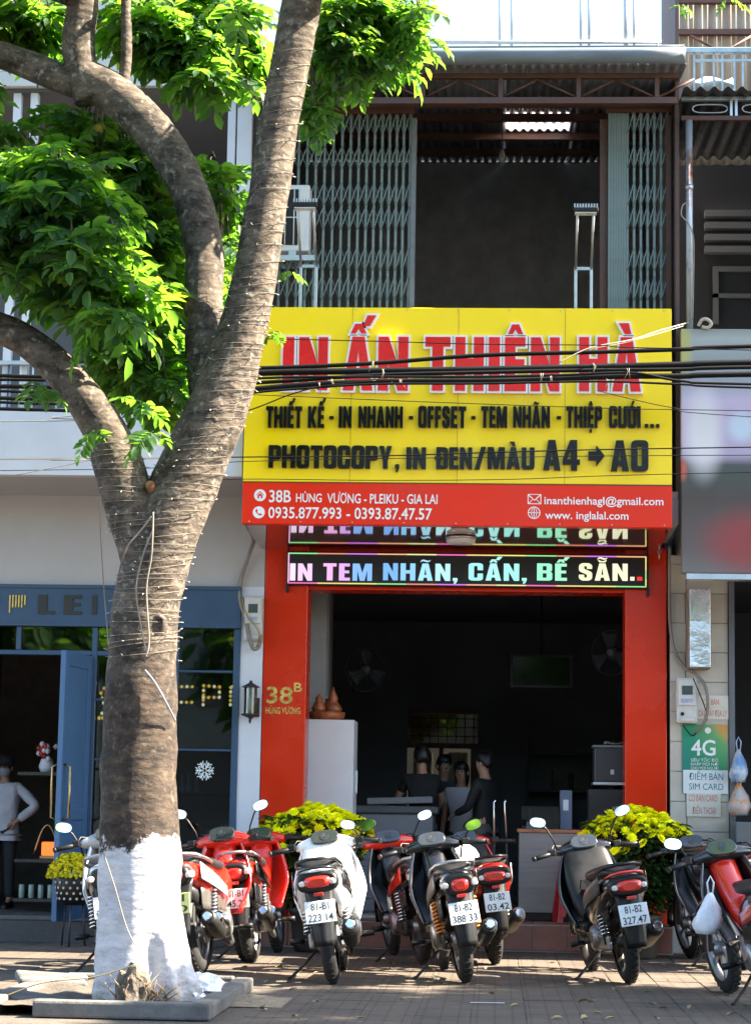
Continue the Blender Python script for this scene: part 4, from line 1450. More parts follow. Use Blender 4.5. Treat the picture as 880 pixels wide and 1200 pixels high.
p = at(865, 878, -.15)
bag('goods_bag', 'clear and blue plastic bag of goods hanging beside the tiled pillar', p.x, -.15, p.z, .07, .27, mat('blue_plastic_bag', (.16, .30, .58), .35, c2=(.55, .58, .60), scale=9, lo=.42, hi=.6))
p = at(866, 918, -.25)
bag('goods_bag', 'clear plastic bag with orange fruit hanging low beside the tiled pillar', p.x, -.22, p.z, .09, .26, mat('orange_fruit_bag', (.42, .40, .40), .3, c2=(.60, .26, .08), scale=11, lo=.48, hi=.58))
bx = thing('street_counter', 'low grey and red counter at the right neighbour shop doorway', 'counter', (X(876, 1000, -.3), -.3, 0))
part('counter_top', MB().rbox((-.12, -.2, .85), (.9, .25, 1.08), .01), mat('grey_counter_paint', (.10, .11, .125), .5), bx)
part('counter_front', MB().rbox((-.1, -.18, .0), (.9, .2, .849), .006), mat('red_counter_cloth', (.26, .012, .01), .7, var=.15), bx)

# ================================================================== street tree
TY = -6.25


def bark_material(name, white):
    m = bpy.data.materials.new(name)
    m.use_nodes = True
    t = m.node_tree
    b = t.nodes['Principled BSDF']
    L = t.links.new
    N = t.nodes.new
    tc = N('ShaderNodeTexCoord')
    mp = N('ShaderNodeMapping')
    mp.inputs['Scale'].default_value = (1, 1, 2.2)
    L(tc.outputs['Object'], mp.inputs[0])
    n1 = N('ShaderNodeTexNoise')
    n1.inputs['Scale'].default_value = 7
    n1.inputs['Detail'].default_value = 8
    n1.inputs['Roughness'].default_value = .7
    L(mp.outputs[0], n1.inputs['Vector'])
    r1 = N('ShaderNodeValToRGB')
    for e, (p_, c_) in zip(r1.color_ramp.elements, ((.36, (.022, .016, .011)), (.66, (.135, .102, .074)))):
        e.position = p_
        e.color = (*c_, 1)
    L(n1.outputs[0], r1.inputs[0])
    # lichen-grey flecks
    n3 = N('ShaderNodeTexNoise')
    n3.inputs['Scale'].default_value = 26
    n3.inputs['Detail'].default_value = 4
    L(tc.outputs['Object'], n3.inputs['Vector'])
    r3 = N('ShaderNodeValToRGB')
    r3.color_ramp.elements[0].position = .56
    r3.color_ramp.elements[1].position = .68
    L(n3.outputs[0], r3.inputs[0])
    mx0 = N('ShaderNodeMix')
    mx0.data_type = 'RGBA'
    mx0.inputs[7].default_value = (.19, .165, .13, 1)
    L(r3.outputs[0], mx0.inputs[0])
    L(r1.outputs[0], mx0.inputs[6])
    col = mx0.outputs[2]
    n5 = N('ShaderNodeTexNoise')
    n5.inputs['Scale'].default_value = 9
    n5.inputs['Detail'].default_value = 10
    n5.inputs['Roughness'].default_value = .78
    L(tc.outputs['Object'], n5.inputs['Vector'])
    r5 = N('ShaderNodeMapRange')
    r5.inputs[1].default_value = .50
    r5.inputs[2].default_value = .60
    L(n5.outputs[0], r5.inputs[0])
    mk = N('ShaderNodeMix')
    mk.data_type = 'RGBA'
    mk.blend_type = 'MULTIPLY'
    mk.inputs[7].default_value = (.34, .30, .27, 1)
    L(r5.outputs[0], mk.inputs[0])
    L(col, mk.inputs[6])
    col = mk.outputs[2]
    # growth rings across the trunk
    wv = N('ShaderNodeTexWave')
    wv.bands_direction = 'Z'
    wv.inputs['Scale'].default_value = 7
    wv.inputs['Distortion'].default_value = 5
    wv.inputs['Detail'].default_value = 3
    wv.inputs['Detail Scale'].default_value = 2
    L(tc.outputs['Object'], wv.inputs['Vector'])
    hsum = N('ShaderNodeMath')
    hsum.operation = 'MULTIPLY_ADD'
    hsum.inputs[1].default_value = .14
    L(wv.outputs['Fac'], hsum.inputs[0])
    L(n1.outputs[0], hsum.inputs[2])
    bp = N('ShaderNodeBump')
    bp.inputs['Strength'].default_value = .7
    bp.inputs['Distance'].default_value = .02
    L(hsum.outputs[0], bp.inputs['Height'])
    L(bp.outputs[0], b.inputs['Normal'])
    b.inputs['Roughness'].default_value = .88
    if white:
        sp = N('ShaderNodeSeparateXYZ')
        L(tc.outputs['Object'], sp.inputs[0])
        # old bark low on the trunk is darker and browner than the smooth upper limbs
        sn = N('ShaderNodeTexNoise')
        sn.inputs['Scale'].default_value = 5
        sn.inputs['Detail'].default_value = 5
        L(tc.outputs['Object'], sn.inputs['Vector'])
        sa = N('ShaderNodeMath')
        sa.operation = 'MULTIPLY_ADD'
        sa.inputs[1].default_value = .5
        L(sn.outputs[0], sa.inputs[0])
        L(sp.outputs[2], sa.inputs[2])
        sm = N('ShaderNodeMapRange')
        sm.inputs[1].default_value = 2.0
        sm.inputs[2].default_value = 2.45
        L(sa.outputs[0], sm.inputs[0])
        dk = N('ShaderNodeMix')
        dk.data_type = 'RGBA'
        dk.blend_type = 'MULTIPLY'
        dk.inputs[0].default_value = 1
        dk.inputs[7].default_value = (.50, .42, .36, 1)
        L(col, dk.inputs[6])
        dm = N('ShaderNodeMix')
        dm.data_type = 'RGBA'
        L(sm.outputs[0], dm.inputs[0])
        L(dk.outputs[2], dm.inputs[6])
        L(col, dm.inputs[7])
        col = dm.outputs[2]
        n2 = N('ShaderNodeTexNoise')
        n2.inputs['Scale'].default_value = 4
        n2.inputs['Detail'].default_value = 7
        n2.inputs['Roughness'].default_value = .7
        L(tc.outputs['Object'], n2.inputs['Vector'])
        ad = N('ShaderNodeMath')
        ad.operation = 'MULTIPLY_ADD'
        ad.inputs[1].default_value = .55
        L(n2.outputs[0], ad.inputs[0])
        L(sp.outputs[2], ad.inputs[2])
        r2 = N('ShaderNodeMapRange')
        r2.inputs[1].default_value = white + .255
        r2.inputs[2].default_value = white + .275
        L(ad.outputs[0], r2.inputs[0])
        # scuffs where bark shows through the lime wash
        n4 = N('ShaderNodeTexNoise')
        n4.inputs['Scale'].default_value = 11
        n4.inputs['Detail'].default_value = 9
        n4.inputs['Roughness'].default_value = .75
        L(mp.outputs[0], n4.inputs['Vector'])
        r4 = N('ShaderNodeMapRange')
        r4.inputs[1].default_value = .64
        r4.inputs[2].default_value = .70
        L(n4.outputs[0], r4.inputs[0])
        mxm = N('ShaderNodeMath')
        mxm.operation = 'MAXIMUM'
        L(r2.outputs[0], mxm.inputs[0])
        L(r4.outputs[0], mxm.inputs[1])
        rw = N('ShaderNodeValToRGB')
        rw.color_ramp.elements[0].color = (.33, .33, .355, 1)
        rw.color_ramp.elements[1].color = (.50, .50, .52, 1)
        rw.color_ramp.elements[0].position = .35
        rw.color_ramp.elements[1].position = .6
        L(n1.outputs[0], rw.inputs[0])
        mx = N('ShaderNodeMix')
        mx.data_type = 'RGBA'
        L(mxm.outputs[0], mx.inputs[0])
        L(rw.outputs[0], mx.inputs[6])
        L(col, mx.inputs[7])
        col = mx.outputs[2]
        # splashed soil at the foot
        sd = N('ShaderNodeMath')
        sd.operation = 'MULTIPLY_ADD'
        sd.inputs[1].default_value = .5
        L(n4.outputs[0], sd.inputs[0])
        L(sp.outputs[2], sd.inputs[2])
        sr = N('ShaderNodeMapRange')
        sr.inputs[1].default_value = .42
        sr.inputs[2].default_value = .30
        L(sd.outputs[0], sr.inputs[0])
        ms = N('ShaderNodeMix')
        ms.data_type = 'RGBA'
        ms.blend_type = 'MULTIPLY'
        ms.inputs[7].default_value = (.55, .47, .38, 1)
        L(sr.outputs[0], ms.inputs[0])
        L(col, ms.inputs[6])
        col = ms.outputs[2]
    L(col, b.inputs['Base Color'])
    return m


def spline(P_, sub=6):
    out = []
    for i in range(len(P_) - 1):
        p0, p1, p2, p3 = P_[max(i - 1, 0)], P_[i], P_[i + 1], P_[min(i + 2, len(P_) - 1)]
        for k in range(sub):
            t = k / sub
            out.append([.5 * ((2 * b_) + (c_ - a_) * t + (2 * a_ - 5 * b_ + 4 * c_ - d_) * t * t + (3 * b_ - a_ - 3 * c_ + d_) * t ** 3) for a_, b_, c_, d_ in zip(p0, p1, p2, p3)])
    out.append(list(P_[-1]))
    return out


def limb_path(spec):
    """spec: rows of (px left edge, px right edge, py, y depth)"""
    rows = []
    for a, b, py, y in spec:
        p, q = at(a, py, y), at(b, py, y)
        c = (p + q) / 2
        rows.append((c.x, c.y, c.z, (q - p).length / 2))
    return spline(rows, 7)


def limb_mesh(path, n=22, rough=.05, flare=False):
    vs, fs = [], []
    N = len(path)
    ref = None
    for i, (x, y, z, r) in enumerate(path):
        a, b = path[max(i - 1, 0)], path[min(i + 1, N - 1)]
        t = Vector((b[0] - a[0], b[1] - a[1], b[2] - a[2])).normalized()
        ref = Vector((1, 0, 0)) if ref is None else ref
        ref = (ref - t * ref.dot(t)).normalized()
        bi = t.cross(ref)
        for k in range(n):
            an = 2 * PI * k / n
            d = ref * math.cos(an) + bi * math.sin(an)
            p = Vector((x, y, z)) + d * r
            rr = r * (1 + rough * noise.noise(p * 4.5) + rough * .6 * noise.noise(p * 13) + rough * .35 * noise.noise(p * 31))
            if flare and z < .65:
                f = (1 - z / .65) ** 2
                rr *= 1 + f * (.16 * math.cos(an * 3 + .6) + .10 * math.cos(an * 5 + 2) - .02)
            if flare and z < .5:
                # old gash low on the street side
                g = math.exp(-((an - 5.15) / .25) ** 2) * math.sin(max(0, min(1, (z + .05) / .5)) * PI)
                rr *= 1 - .34 * g
                rr *= 1 - .20 * math.exp(-((an - 5.72) / .10) ** 2) * (1 - z / .5) ** .5
            vs.append(Vector((x, y, z)) + d * rr)
    for i in range(N - 1):
        for k in range(n):
            fs.append((i * n + k, i * n + (k + 1) % n, (i + 1) * n + (k + 1) % n, (i + 1) * n + k))
    fs.append(tuple(range(n)))
    fs.append(tuple((N - 1) * n + k for k in range(n)))
    return MB().add(vs, fs, True)


tree = thing('street_tree', 'large forked street tree with whitewashed trunk base and leafy crown beside the cafe', 'tree', (0, 0, 0))
WZ = Z(165, 985, TY)
BARKW = bark_material('bark_whitewashed', WZ)
BARK = bark_material('bark', None)
main = limb_path([(108, 238, 1186, TY), (111, 231, 1160, TY), (114, 219, 1110, TY), (115, 213, 1050, TY), (117, 210, 980, TY), (119, 207, 900, TY), (123, 207, 820, TY), (128, 208, 760, TY), (135, 212, 700, TY), (148, 228, 640, TY),
                  (172, 250, 580, TY), (205, 279, 510, TY), (230, 298, 455, TY), (252, 309, 400, TY), (266, 320, 350, TY), (280, 330, 290, TY), (291, 338, 230, TY), (300, 346, 170, TY), (311, 356, 110, TY), (322, 368, 50, TY), (331, 377, 0, TY), (345, 388, -70, TY), (356, 392, -170, TY + .1), (372, 400, -300, TY + .2)])
part('trunk', limb_mesh(main, 56, .06, True), BARKW, tree)
for px, py, rk_ in ((150, 870, .05), (185, 730, .04), (205, 600, .045), (160, 960, .045)):
    kp = at(px, py, TY - .17)
    part('knot', MB().lathe([(rk_ * 1.25, -.05), (rk_, -.012), (rk_ * .72, .0), (rk_ * .5, -.008), (.0, -.02)], 14, Matrix.Translation(kp) @ Matrix.Rotation(PI / 2, 4, 'X') @ Matrix.Scale(1.35, 4, (0, 1, 0)), cap=False), BARK, tree)
left = limb_path([(150, 200, 690, TY - .02), (137, 190, 640, TY - .04), (122, 180, 590, TY - .06), (108, 166, 540, TY - .08), (92, 142, 495, TY - .1), (62, 105, 448, TY - .12), (24, 62, 408, TY - .14), (-20, 16, 384, TY - .16), (-90, -55, 368, TY - .2), (-190, -165, 330, TY - .2)])
part('limb', limb_mesh(left, 22, .06), BARK, tree)
mid = limb_path([(232, 285, 500, TY + .03), (221, 272, 450, TY + .09), (217, 262, 400, TY + .17), (217, 262, 345, TY + .25), (217, 262, 295, TY + .31), (205, 250, 240, TY + .35), (182, 228, 190, TY + .38), (150, 198, 148, TY + .41), (112, 160, 112, TY + .44), (70, 118, 90, TY + .46)])
part('limb', limb_mesh(mid, 22, .06), BARK, tree)
part('limb', limb_mesh(limb_path([(88, 125, 118, TY + .44), (76, 114, 80, TY + .44), (74, 112, 40, TY + .44), (80, 116, 0, TY + .44), (88, 120, -60, TY + .44), (95, 118, -160, TY + .5)]), 18, .06), BARK, tree)
part('limb', limb_mesh(limb_path([(88, 118, 105, TY + .45), (45, 80, 88, TY + .46), (0, 32, 70, TY + .47), (-60, -30, 48, TY + .35), (-150, -125, 10, TY + .4)]), 16, .06), BARK, tree)
part('branch', limb_mesh(limb_path([(138, 152, 100, TY + .42), (142, 155, 60, TY + .42), (142, 154, 0, TY + .42), (144, 154, -70, TY + .42)]), 10, .06), BARK, tree)
p = at(176, 568, TY - .18)
part('cut_stub', MB().lathe([(.028, -.08), (.027, .0), (.02, .008), (.0, .0)], 12, Matrix.Translation(p) @ Matrix.Rotation(1.2, 4, 'X'), cap=False), mat('rotten_wood', (.20, .085, .035), .9, var=.5, scale=30, bump=.5), tree)

# ---- leaves: pinnate fronds of folded leaflets
LEAF = leaf_mat('leaf_green', (.021, .062, .026), (.20, .48, .035), .46)
rl_ = random.Random(11)


def leaflet(mb, base, dr, up, ln_, wd):
    dr = dr.normalized()
    sd = dr.cross(up).normalized()
    nn = sd.cross(dr).normalized()
    droop = -.18 * ln_
    b = base
    m1 = base + dr * ln_ * .33 - nn * .03 * ln_
    m2 = base + dr * ln_ * .70 + nn * droop * .35
    t = base + dr * ln_ + nn * droop
    k = nn * wd * .22
    l1, l2 = base + dr * ln_ * .28 + sd * wd * .43 + k, base + dr * ln_ * .66 + sd * wd * .46 + k + nn * droop * .3
    r1, r2 = base + dr * ln_ * .28 - sd * wd * .43 + k, base + dr * ln_ * .66 - sd * wd * .46 + k + nn * droop * .3
    mb.add([b, m1, m2, t, l1, l2, r1, r2], [(0, 1, 4), (1, 2, 5, 4), (2, 3, 5), (0, 6, 1), (1, 6, 7, 2), (2, 7, 3)], True)


def frond_mesh(seed, L_=.38, pairs=5, mesh=True):
    """along +X, drooping, leaflets in pairs and one at the end"""
    r = random.Random(seed)
    mb = MB()
    rach = []
    for i in range(pairs + 2):
        t = i / (pairs + 1)
        rach.append(Vector((L_ * t * (1 - .15 * t), 0, -.16 * L_ * t * t)))
    mb.tube(rach, [.004 - .0025 * i / (pairs + 1) for i in range(pairs + 2)], 3, smooth=True)
    for i in range(1, pairs + 1):
        for s in (-1, 1):
            ll = L_ * r.uniform(.36, .46) * (.75 + .5 * math.sin(PI * i / (pairs + 1)))
            dr = Vector((.55 + r.uniform(-.15, .2), s, r.uniform(-.45, .05)))
            leaflet(mb, rach[i], dr, Vector((0, r.uniform(-.25, .25), 1)), ll, ll * r.uniform(.40, .50))
    ll = L_ * .42
    leaflet(mb, rach[-1], Vector((1, r.uniform(-.2, .2), -.5)), Vector((0, 0, 1)), ll, ll * .46)
    return mb


FR = [frond_mesh(100 + k, .38 + .03 * (k % 3), 3 + k % 3) for k in range(9)]
FRM = []
for f in FR:
    me = f.mesh('leaf')
    me.materials.append(LEAF)
    FRM.append(me)
# cheaper fronds for the crown above the picture
FR2 = [frond_mesh(300 + k, .46, 4) for k in range(4)]


def cluster(c, axis, out, n=7, size=1.0, rr=rl_):
    """a rosette of fronds round a twig end"""
    for k in range(n):
        a = 2 * PI * (k + rr.random() * .7) / n
        el = rr.uniform(-.85, .4)
        M = Matrix.Translation(c) @ Matrix.Rotation(a, 4, 'Z') @ Matrix.Rotation(-el, 4, 'Y') @ Matrix.Rotation(rr.uniform(-.5, .5), 4, 'X') @ Matrix.Scale(size * rr.uniform(.55, 1.15), 4)
        out.append((M, rr.randrange(9)))


def inside(poly, x, y):
    c = False
    j = len(poly) - 1
    for i in range(len(poly)):
        xi, yi = poly[i]
        xj, yj = poly[j]
        if (yi > y) != (yj > y) and x < (xj - xi) * (y - yi) / (yj - yi) + xi:
            c = not c
        j = i
    return c


fr_in = []
# three leafy boughs of the crown that hang into the picture, by outline and depth range
boughs = [
    ([(-60, 205), (55, 180), (130, 210), (168, 280), (168, 370), (110, 372), (50, 325), (-60, 305)], (-6.95, -5.4), 135, .74),
    ([(150, 195), (205, 250), (212, 400), (165, 430), (150, 300)], (-5.65, -5.0), 42, .68),
    ([(118, 385), (195, 380), (205, 450), (170, 470), (130, 440)], (-6.3, -5.5), 34, .56),
    ([(-40, 0), (65, 0), (50, 50), (-40, 60)], (-5.5, -4.7), 16, .8),
    ([(70, 125), (150, 150), (205, 205), (130, 205), (80, 170)], (-5.6, -4.9), 30, .64),
    ([(-40, 110), (30, 130), (20, 170), (-40, 170)], (-5.6, -5.0), 8, .7),
    ([(125, 0), (292, 0), (288, 75), (245, 105), (195, 65), (135, 30)], (-5.6, -4.6), 64, .68),
    ([(240, 200), (275, 210), (275, 330), (245, 340), (250, 250)], (-5.6, -4.9), 13, .7),
    ([(392, 0), (490, -10), (500, 35), (475, 70), (430, 85), (388, 105), (380, 50)], (-6.1, -5.2), 64, .52),
    ([(355, 105), (385, 95), (380, 135), (355, 140)], (-6.0, -5.5), 6, .45),
]
twigs = MB()
for poly, (y0, y1), cnt, size in boughs:
    xs_ = [p_[0] for p_ in poly]
    ys_ = [p_[1] for p_ in poly]
    k = 0
    cen = Vector(at(sum(xs_) / len(xs_), sum(ys_) / len(ys_) - 60, (y0 + y1) / 2))
    while k < cnt:
        px, py = rl_.uniform(min(xs_), max(xs_)), rl_.uniform(min(ys_), max(ys_))
        if not inside(poly, px, py):
            continue
        c = at(px, py, rl_.uniform(y0, y1))
        cluster(c, None, fr_in, rl_.randint(5, 8), size)
        a = c.lerp(cen, .55) + Vector((0, 0, .12))
        if k % 2 == 0:
            twigs.tube([c + (a - c) * t + Vector((0, 0, .10 * math.sin(t * PI))) for t in (0, .33, .66, 1)], [.005, .007, .010, .013], 5)
        k += 1
for px, py, s in ((322, 388, .34), (338, 318, .3), (45, 450, .5), (62, 455, .4), (180, 505, .55), (165, 470, .6), (110, 505, .45), (800, 6, .30), (852, -2, .3), (275, 8, .5)):
    cluster(at(px, py, TY + (.25 if px > 300 else -.35)), None, fr_in, 3, s)
kind(part('twigs', twigs, BARK, tree), 'stuff')
fr_in.sort(key=lambda t: (t[0].translation - CAM).length)


def seen(M):
    d = M.translation - CAM
    z_ = d.dot(_f)
    x_, y_ = 440 + F_PX * d.dot(_r) / z_, 600 - F_PX * d.dot(_u) / z_
    return -30 < x_ < 910 and -30 < y_ < 1230


fol = MB()
cnt = 0
for M, k in fr_in:
    if cnt < 300 and seen(M):
        o = link('leaf', FRM[k], LEAF, tree)
        o.matrix_world = M
        cnt += 1
    else:
        fol.add([M @ Vector(v) for v in FR[k].v], FR[k].f, True)


def crown(cx, cy, cz, rx, ry, rz, n, seed, fmb, tmb, root, fn=5):
    r = random.Random(seed)
    k = 0
    while k < n:
        v = Vector((r.uniform(-1, 1), r.uniform(-1, 1), r.uniform(-1, 1)))
        if v.length > 1 or v.length < .35:
            continue
        c = Vector((cx + v.x * rx, cy + v.y * ry, cz + v.z * rz))
        if noise.noise(c * .75) < -.12:
            continue                     # gaps for sky
        L_ = []
        cluster(c, None, L_, fn, 1.25, r)
        for M, q in L_:
            f = FR2[q % 4]
            fmb.add([M @ Vector(p_) for p_ in f.v], f.f, True)
        if k % 6 == 0:
            mid_ = (root + c) / 2 + Vector((0, 0, .5))
            tmb.tube([root, root.lerp(mid_, .5), mid_, mid_.lerp(c, .5), c], [.07, .05, .035, .02, .008], 5)
        k += 1


tw2 = MB()
crown(-4.6, -6.2, 7.3, 2.6, 3.0, 1.3, 120, 5, fol, tw2, Vector((-2.6, -6.0, 5.9)))
crown(.9, -8.2, 7.2, 2.3, 1.25, 1.0, 75, 15, fol, tw2, Vector((-1.0, -6.3, 5.8)))  # extra leaf mass above the view, added to shade the front leaves
part('upper_branches', tw2, BARK, tree)
kind(part('foliage', fol, LEAF, tree), 'stuff')
# next tree of the row, just out of the picture to the right; its crown shades the pavement
t2 = thing('street_tree', 'next street tree along the pavement whose crown shades the motorbikes', 'tree', (0, 0, 0))
f2, w2_ = MB(), MB()
NTX = 11.75
w2_.tube([(NTX, -6, -.1), (NTX, -6, 1.5), (NTX + .05, -6, 3.5), (NTX - .1, -5.9, 5.4)], [.30, .22, .19, .15], 16)
crown(NTX - .2, -6.3, 8.0, 4.4, 3.2, 1.7, 430, 9, f2, w2_, Vector((NTX - .1, -5.9, 5.3)))
part('trunk', w2_, BARK, t2)
kind(part('foliage', f2, LEAF, t2), 'stuff')

# ---- light strings wound round the trunk
WIREM = mat('pale_light_wire', (.19, .16, .125), .6, var=.3)


def trunk_at(z, path=main):
    for a, b in zip(path, path[1:]):
        if a[2] <= z <= b[2]:
            t = (z - a[2]) / max(1e-6, b[2] - a[2])
            return [a[i] + (b[i] - a[i]) * t for i in range(4)]
    return path[-1]


fl = thing('fairy_lights', 'pale wire of tiny fairy lights wound many times round the tree trunk', 'string lights')
rw_ = random.Random(4)
wire = MB()
bulbs = MB()
for z0, z1, turns, path in ((Z(170, 775, TY), Z(190, 640, TY), 17, main), (Z(190, 640, TY), Z(300, 330, TY), 34, main), (Z(300, 330, TY), Z(340, 60, TY), 15, main), (Z(160, 640, TY), Z(110, 520, TY), 14, left)):
    pts = []
    n = int(turns * 16)
    for k in range(n + 1):
        t = k / n
        z = z0 + (z1 - z0) * t + .05 * noise.noise(Vector((t * turns * .35, 0, 0))) + .02 * noise.noise(Vector((t * turns * 1.4, 3, 0)))
        x, y, zz, r = trunk_at(z, path)
        a = 2 * PI * turns * t
        rr = r * 1.045 + .003
        tilt = (.06 + .10 * noise.noise(Vector((t * turns * .45, 7, 0)))) * math.sin(a + 3 * noise.noise(Vector((t * turns * .2, 1, 0))))
        pts.append(Vector((x + rr * math.cos(a), y + rr * math.sin(a), z + tilt * r * 2)))
        if rw_.random() < .22:
            d = Vector((math.cos(a), math.sin(a), rw_.uniform(-.6, .6))).normalized()
            bulbs.tube([pts[-1], pts[-1] + d * .022], [.0032, .0022], 4)
    wire.tube(pts, .0015, 4)
part('wire', wire, WIREM, fl)
kind(part('tiny_bulb', bulbs, mat('clear_tiny_bulb', (.40, .36, .30), .3), fl), 'stuff')
FRX = TY - .22
cable('trunk_wire', 'slack pale wires hanging down the fork of the tree trunk', [ap(180, 620, FRX), ap(168, 650, FRX), ap(160, 690, FRX), ap(165, 730, FRX), ap(172, 765, FRX)], .0045, WIREM)
cable('trunk_wire', 'long pale loop of wire dangling on the trunk centre', [ap(180, 600, FRX), ap(178, 650, FRX), ap(172, 690, FRX), ap(175, 750, FRX), ap(171, 770, FRX)], .005, WIREM)
cable('trunk_wire', 'pale wire slung from the fork to the left trunk edge', [ap(178, 605, FRX), ap(165, 622, FRX), ap(150, 640, FRX), ap(143, 660, FRX + .05)], .005, WIREM)
cable('cord', 'pale blue cord tied from the wire bundle down the trunk', [ap(170, 785, FRX), ap(182, 800, FRX + .01), ap(196, 825, FRX + .02), ap(206, 845, FRX + .1)], .005, mat('pale_blue_cord', (.20, .23, .28), .6))
cable('cord', 'thin cord running down the white painted trunk base', [ap(122, 1000, FRX), ap(135, 1040, FRX - .02), ap(150, 1090, FRX - .04), ap(168, 1122, FRX - .06)], .0035, WIREM)
cable('ground_cord', 'tan cord stretched from the trunk base across the planter', [ap(0, 1170, -6.5), ap(50, 1152, -6.5), ap(110, 1145, -6.55), ap(160, 1130, -6.6)], .0035, TANC)

# ---- planter round the trunk
PK = mat('planter_kerb_concrete', (.10, .098, .094), .85, var=.35, scale=4, bump=.3, bscale=35)
pl = thing('tree_planter', 'low concrete kerbed planter of bare soil around the whitewashed trunk', 'planter')
x0, x1, y0, y1 = -2.72, -1.47, -6.88, -4.85
part('kerb_stone', MB().rbox((x0 + .32, y0, 0), (x1, y0 + .11, .088), .014), PK, pl)
part('kerb_stone', MB().rbox((x1 - .11, y0 + .112, 0), (x1, y1, .082), .012), PK, pl)
part('kerb_stone', MB().rbox((x0, y0 + .05, 0), (x0 + .11, y1, .085), .012), PK, pl)
part('kerb_stone', MB().rbox((x0 + .112, y1 - .11, 0), (x1 - .112, y1, .09), .012), PK, pl)
part('soil', MB().grid(lambda u, v: (x0 + .11 + (x1 - x0 - .22) * u, y0 + .11 + (y1 - y0 - .22) * v, .055 + .025 * noise.noise(Vector((u * 7, v * 9, 1)))), 24, 30), mat('dry_soil', (.10, .08, .062), .95, c2=(.05, .042, .034), scale=14, bump=.6, bscale=60), pl)
# loose slabs and litter
for k, (px, py, s) in enumerate(((60, 1150, .20), (40, 1168, .15))):
    g = gnd(px, py, .06)
    sl_ = part('broken_slab', MB().rbox((-s, -.16, 0), (s, .2, .05), .015, Matrix.Rotation(.3 + k, 4, 'Z')), PK, None, (g.x, g.y, .015 if k else .04))
    sl_.rotation_euler = (.05, .08, 0)
    tag(sl_, ('broken concrete slab lying just left of the trunk', 'broken concrete slab at the planter corner near the picture edge')[k], 'slab')


def crumple(name, label, px, py, z, r, m, cat, seed, flat=.6):
    g = gnd(px, py, z)
    rr = random.Random(seed)
    bm = bmesh.new()
    bmesh.ops.create_icosphere(bm, subdivisions=3, radius=r)
    for v in bm.verts:
        n_ = noise.noise(v.co * (3.2 / r) + Vector((seed, 0, 0))) + .5 * noise.noise(v.co * (7 / r))
        v.co *= 1 + .38 * n_
        v.co.z = (v.co.z + r * .5) * flat
    me = bpy.data.meshes.new(name)
    bm.to_mesh(me)
    bm.free()
    return tag(link(name, me, m, None, (g.x, g.y, z)), label, cat)


PBAG = mat('white_plastic_film', (.72, .73, .78), .3, var=.06, scale=12)
crumple('plastic_bag', 'crumpled white plastic bag lying against the right of the trunk base', 236, 1163, .07, .12, PBAG, 'bag', 3)
crumple('plastic_bag', 'smaller white plastic scrap in front of the crumpled bag', 228, 1172, .06, .06, PBAG, 'bag', 8)
crumple('paper_scrap', 'tiny white paper scrap left of the trunk base', 98, 1147, .07, .025, PBAG, 'litter', 5)
g = gnd(180, 1165, .06)
dead = MB()
rr = random.Random(3)
for k in range(26):
    a = rr.uniform(-.5, PI + .5)
    b0 = Vector((g.x + rr.uniform(-.13, .16), -6.50 - rr.uniform(0, .10), .06 + rr.uniform(0, .03)))
    d = Vector((rr.uniform(-1, 1), rr.uniform(-.5, .1), rr.uniform(-.1, 1.2))).normalized() * rr.uniform(.05, .2)
    dead.tube([b0, b0 + d * .5 + Vector((rr.uniform(-.02, .02), 0, 0)), b0 + d], [.006, .005, .002], 4)
st_ = crumple('rotten_stump', 'dark weathered stump of a cut shoot at the trunk foot', 181, 1166, .04, .095, mat('rotten_stump_wood', (.05, .036, .025), .95, c2=(.14, .12, .095), scale=9, bump=.8, bscale=30), 'stump', 12, 1.45)
st_.location.y = -6.52
twg = part('dead_twigs', dead, mat('dead_twig', (.23, .16, .09), .9, var=.4, scale=20), None)
tag(twg, 'clump of dry twigs and offcuts in the gash at the trunk foot', 'twigs')
# sand heap and fallen leaves on the pavement
g = gnd(292, 1174, 0)
sd_ = part('sand_heap', MB().grid(lambda u, v: (g.x - .22 + .44 * u, g.y - .35 + .7 * v, .001 + .035 * max(0, (math.sin(u * PI) * math.sin(v * PI)) ** 1.2) * (1 + .7 * noise.noise(Vector((u * 6, v * 6, 0))))), 20, 20), mat('dusty_sand', (.22, .175, .12), .95, var=.2, scale=20, bump=.5), None)
kind(sd_, 'stuff')
rr = random.Random(21)
dl_m = [mat('fallen_leaf_tan', (.33, .24, .10), .8, var=.3), mat('fallen_leaf_green', (.16, .20, .06), .7, var=.3)]
lm = MB()
leaflet(lm, Vector((-.05, 0, .004)), Vector((1, 0, .12)), Vector((0, 0, 1)), .10, .05)
lme = lm.mesh('fallen_leaf')
lme.materials.append(dl_m[0])
for k in range(44):
    px, py = rr.uniform(270, 875), rr.uniform(1128, 1197)
    g = gnd(px, py, 0)
    o = link('fallen_leaf', lme, dl_m[k % 3 == 0], None, (g.x, g.y, .004))
    o.rotation_euler = (rr.uniform(-.3, .3), rr.uniform(-.2, .2), rr.uniform(0, 6.3))
    s = rr.uniform(.4, .8)
    o.scale = (s, s, s)
    tag(o, 'small dry leaf fallen on the pavement in front of the motorbikes', 'leaf', 'fallen leaves on the pavement')
g = gnd(571, 1175, .004)
tag(part('paper_strip', MB().box((-.1, -.012, 0), (.1, .012, .002), Matrix.Rotation(.12, 4, 'Z')), PBAG, None, (g.x, g.y, .003)), 'thin white paper strip on the pavement in front of the black bike', 'litter')

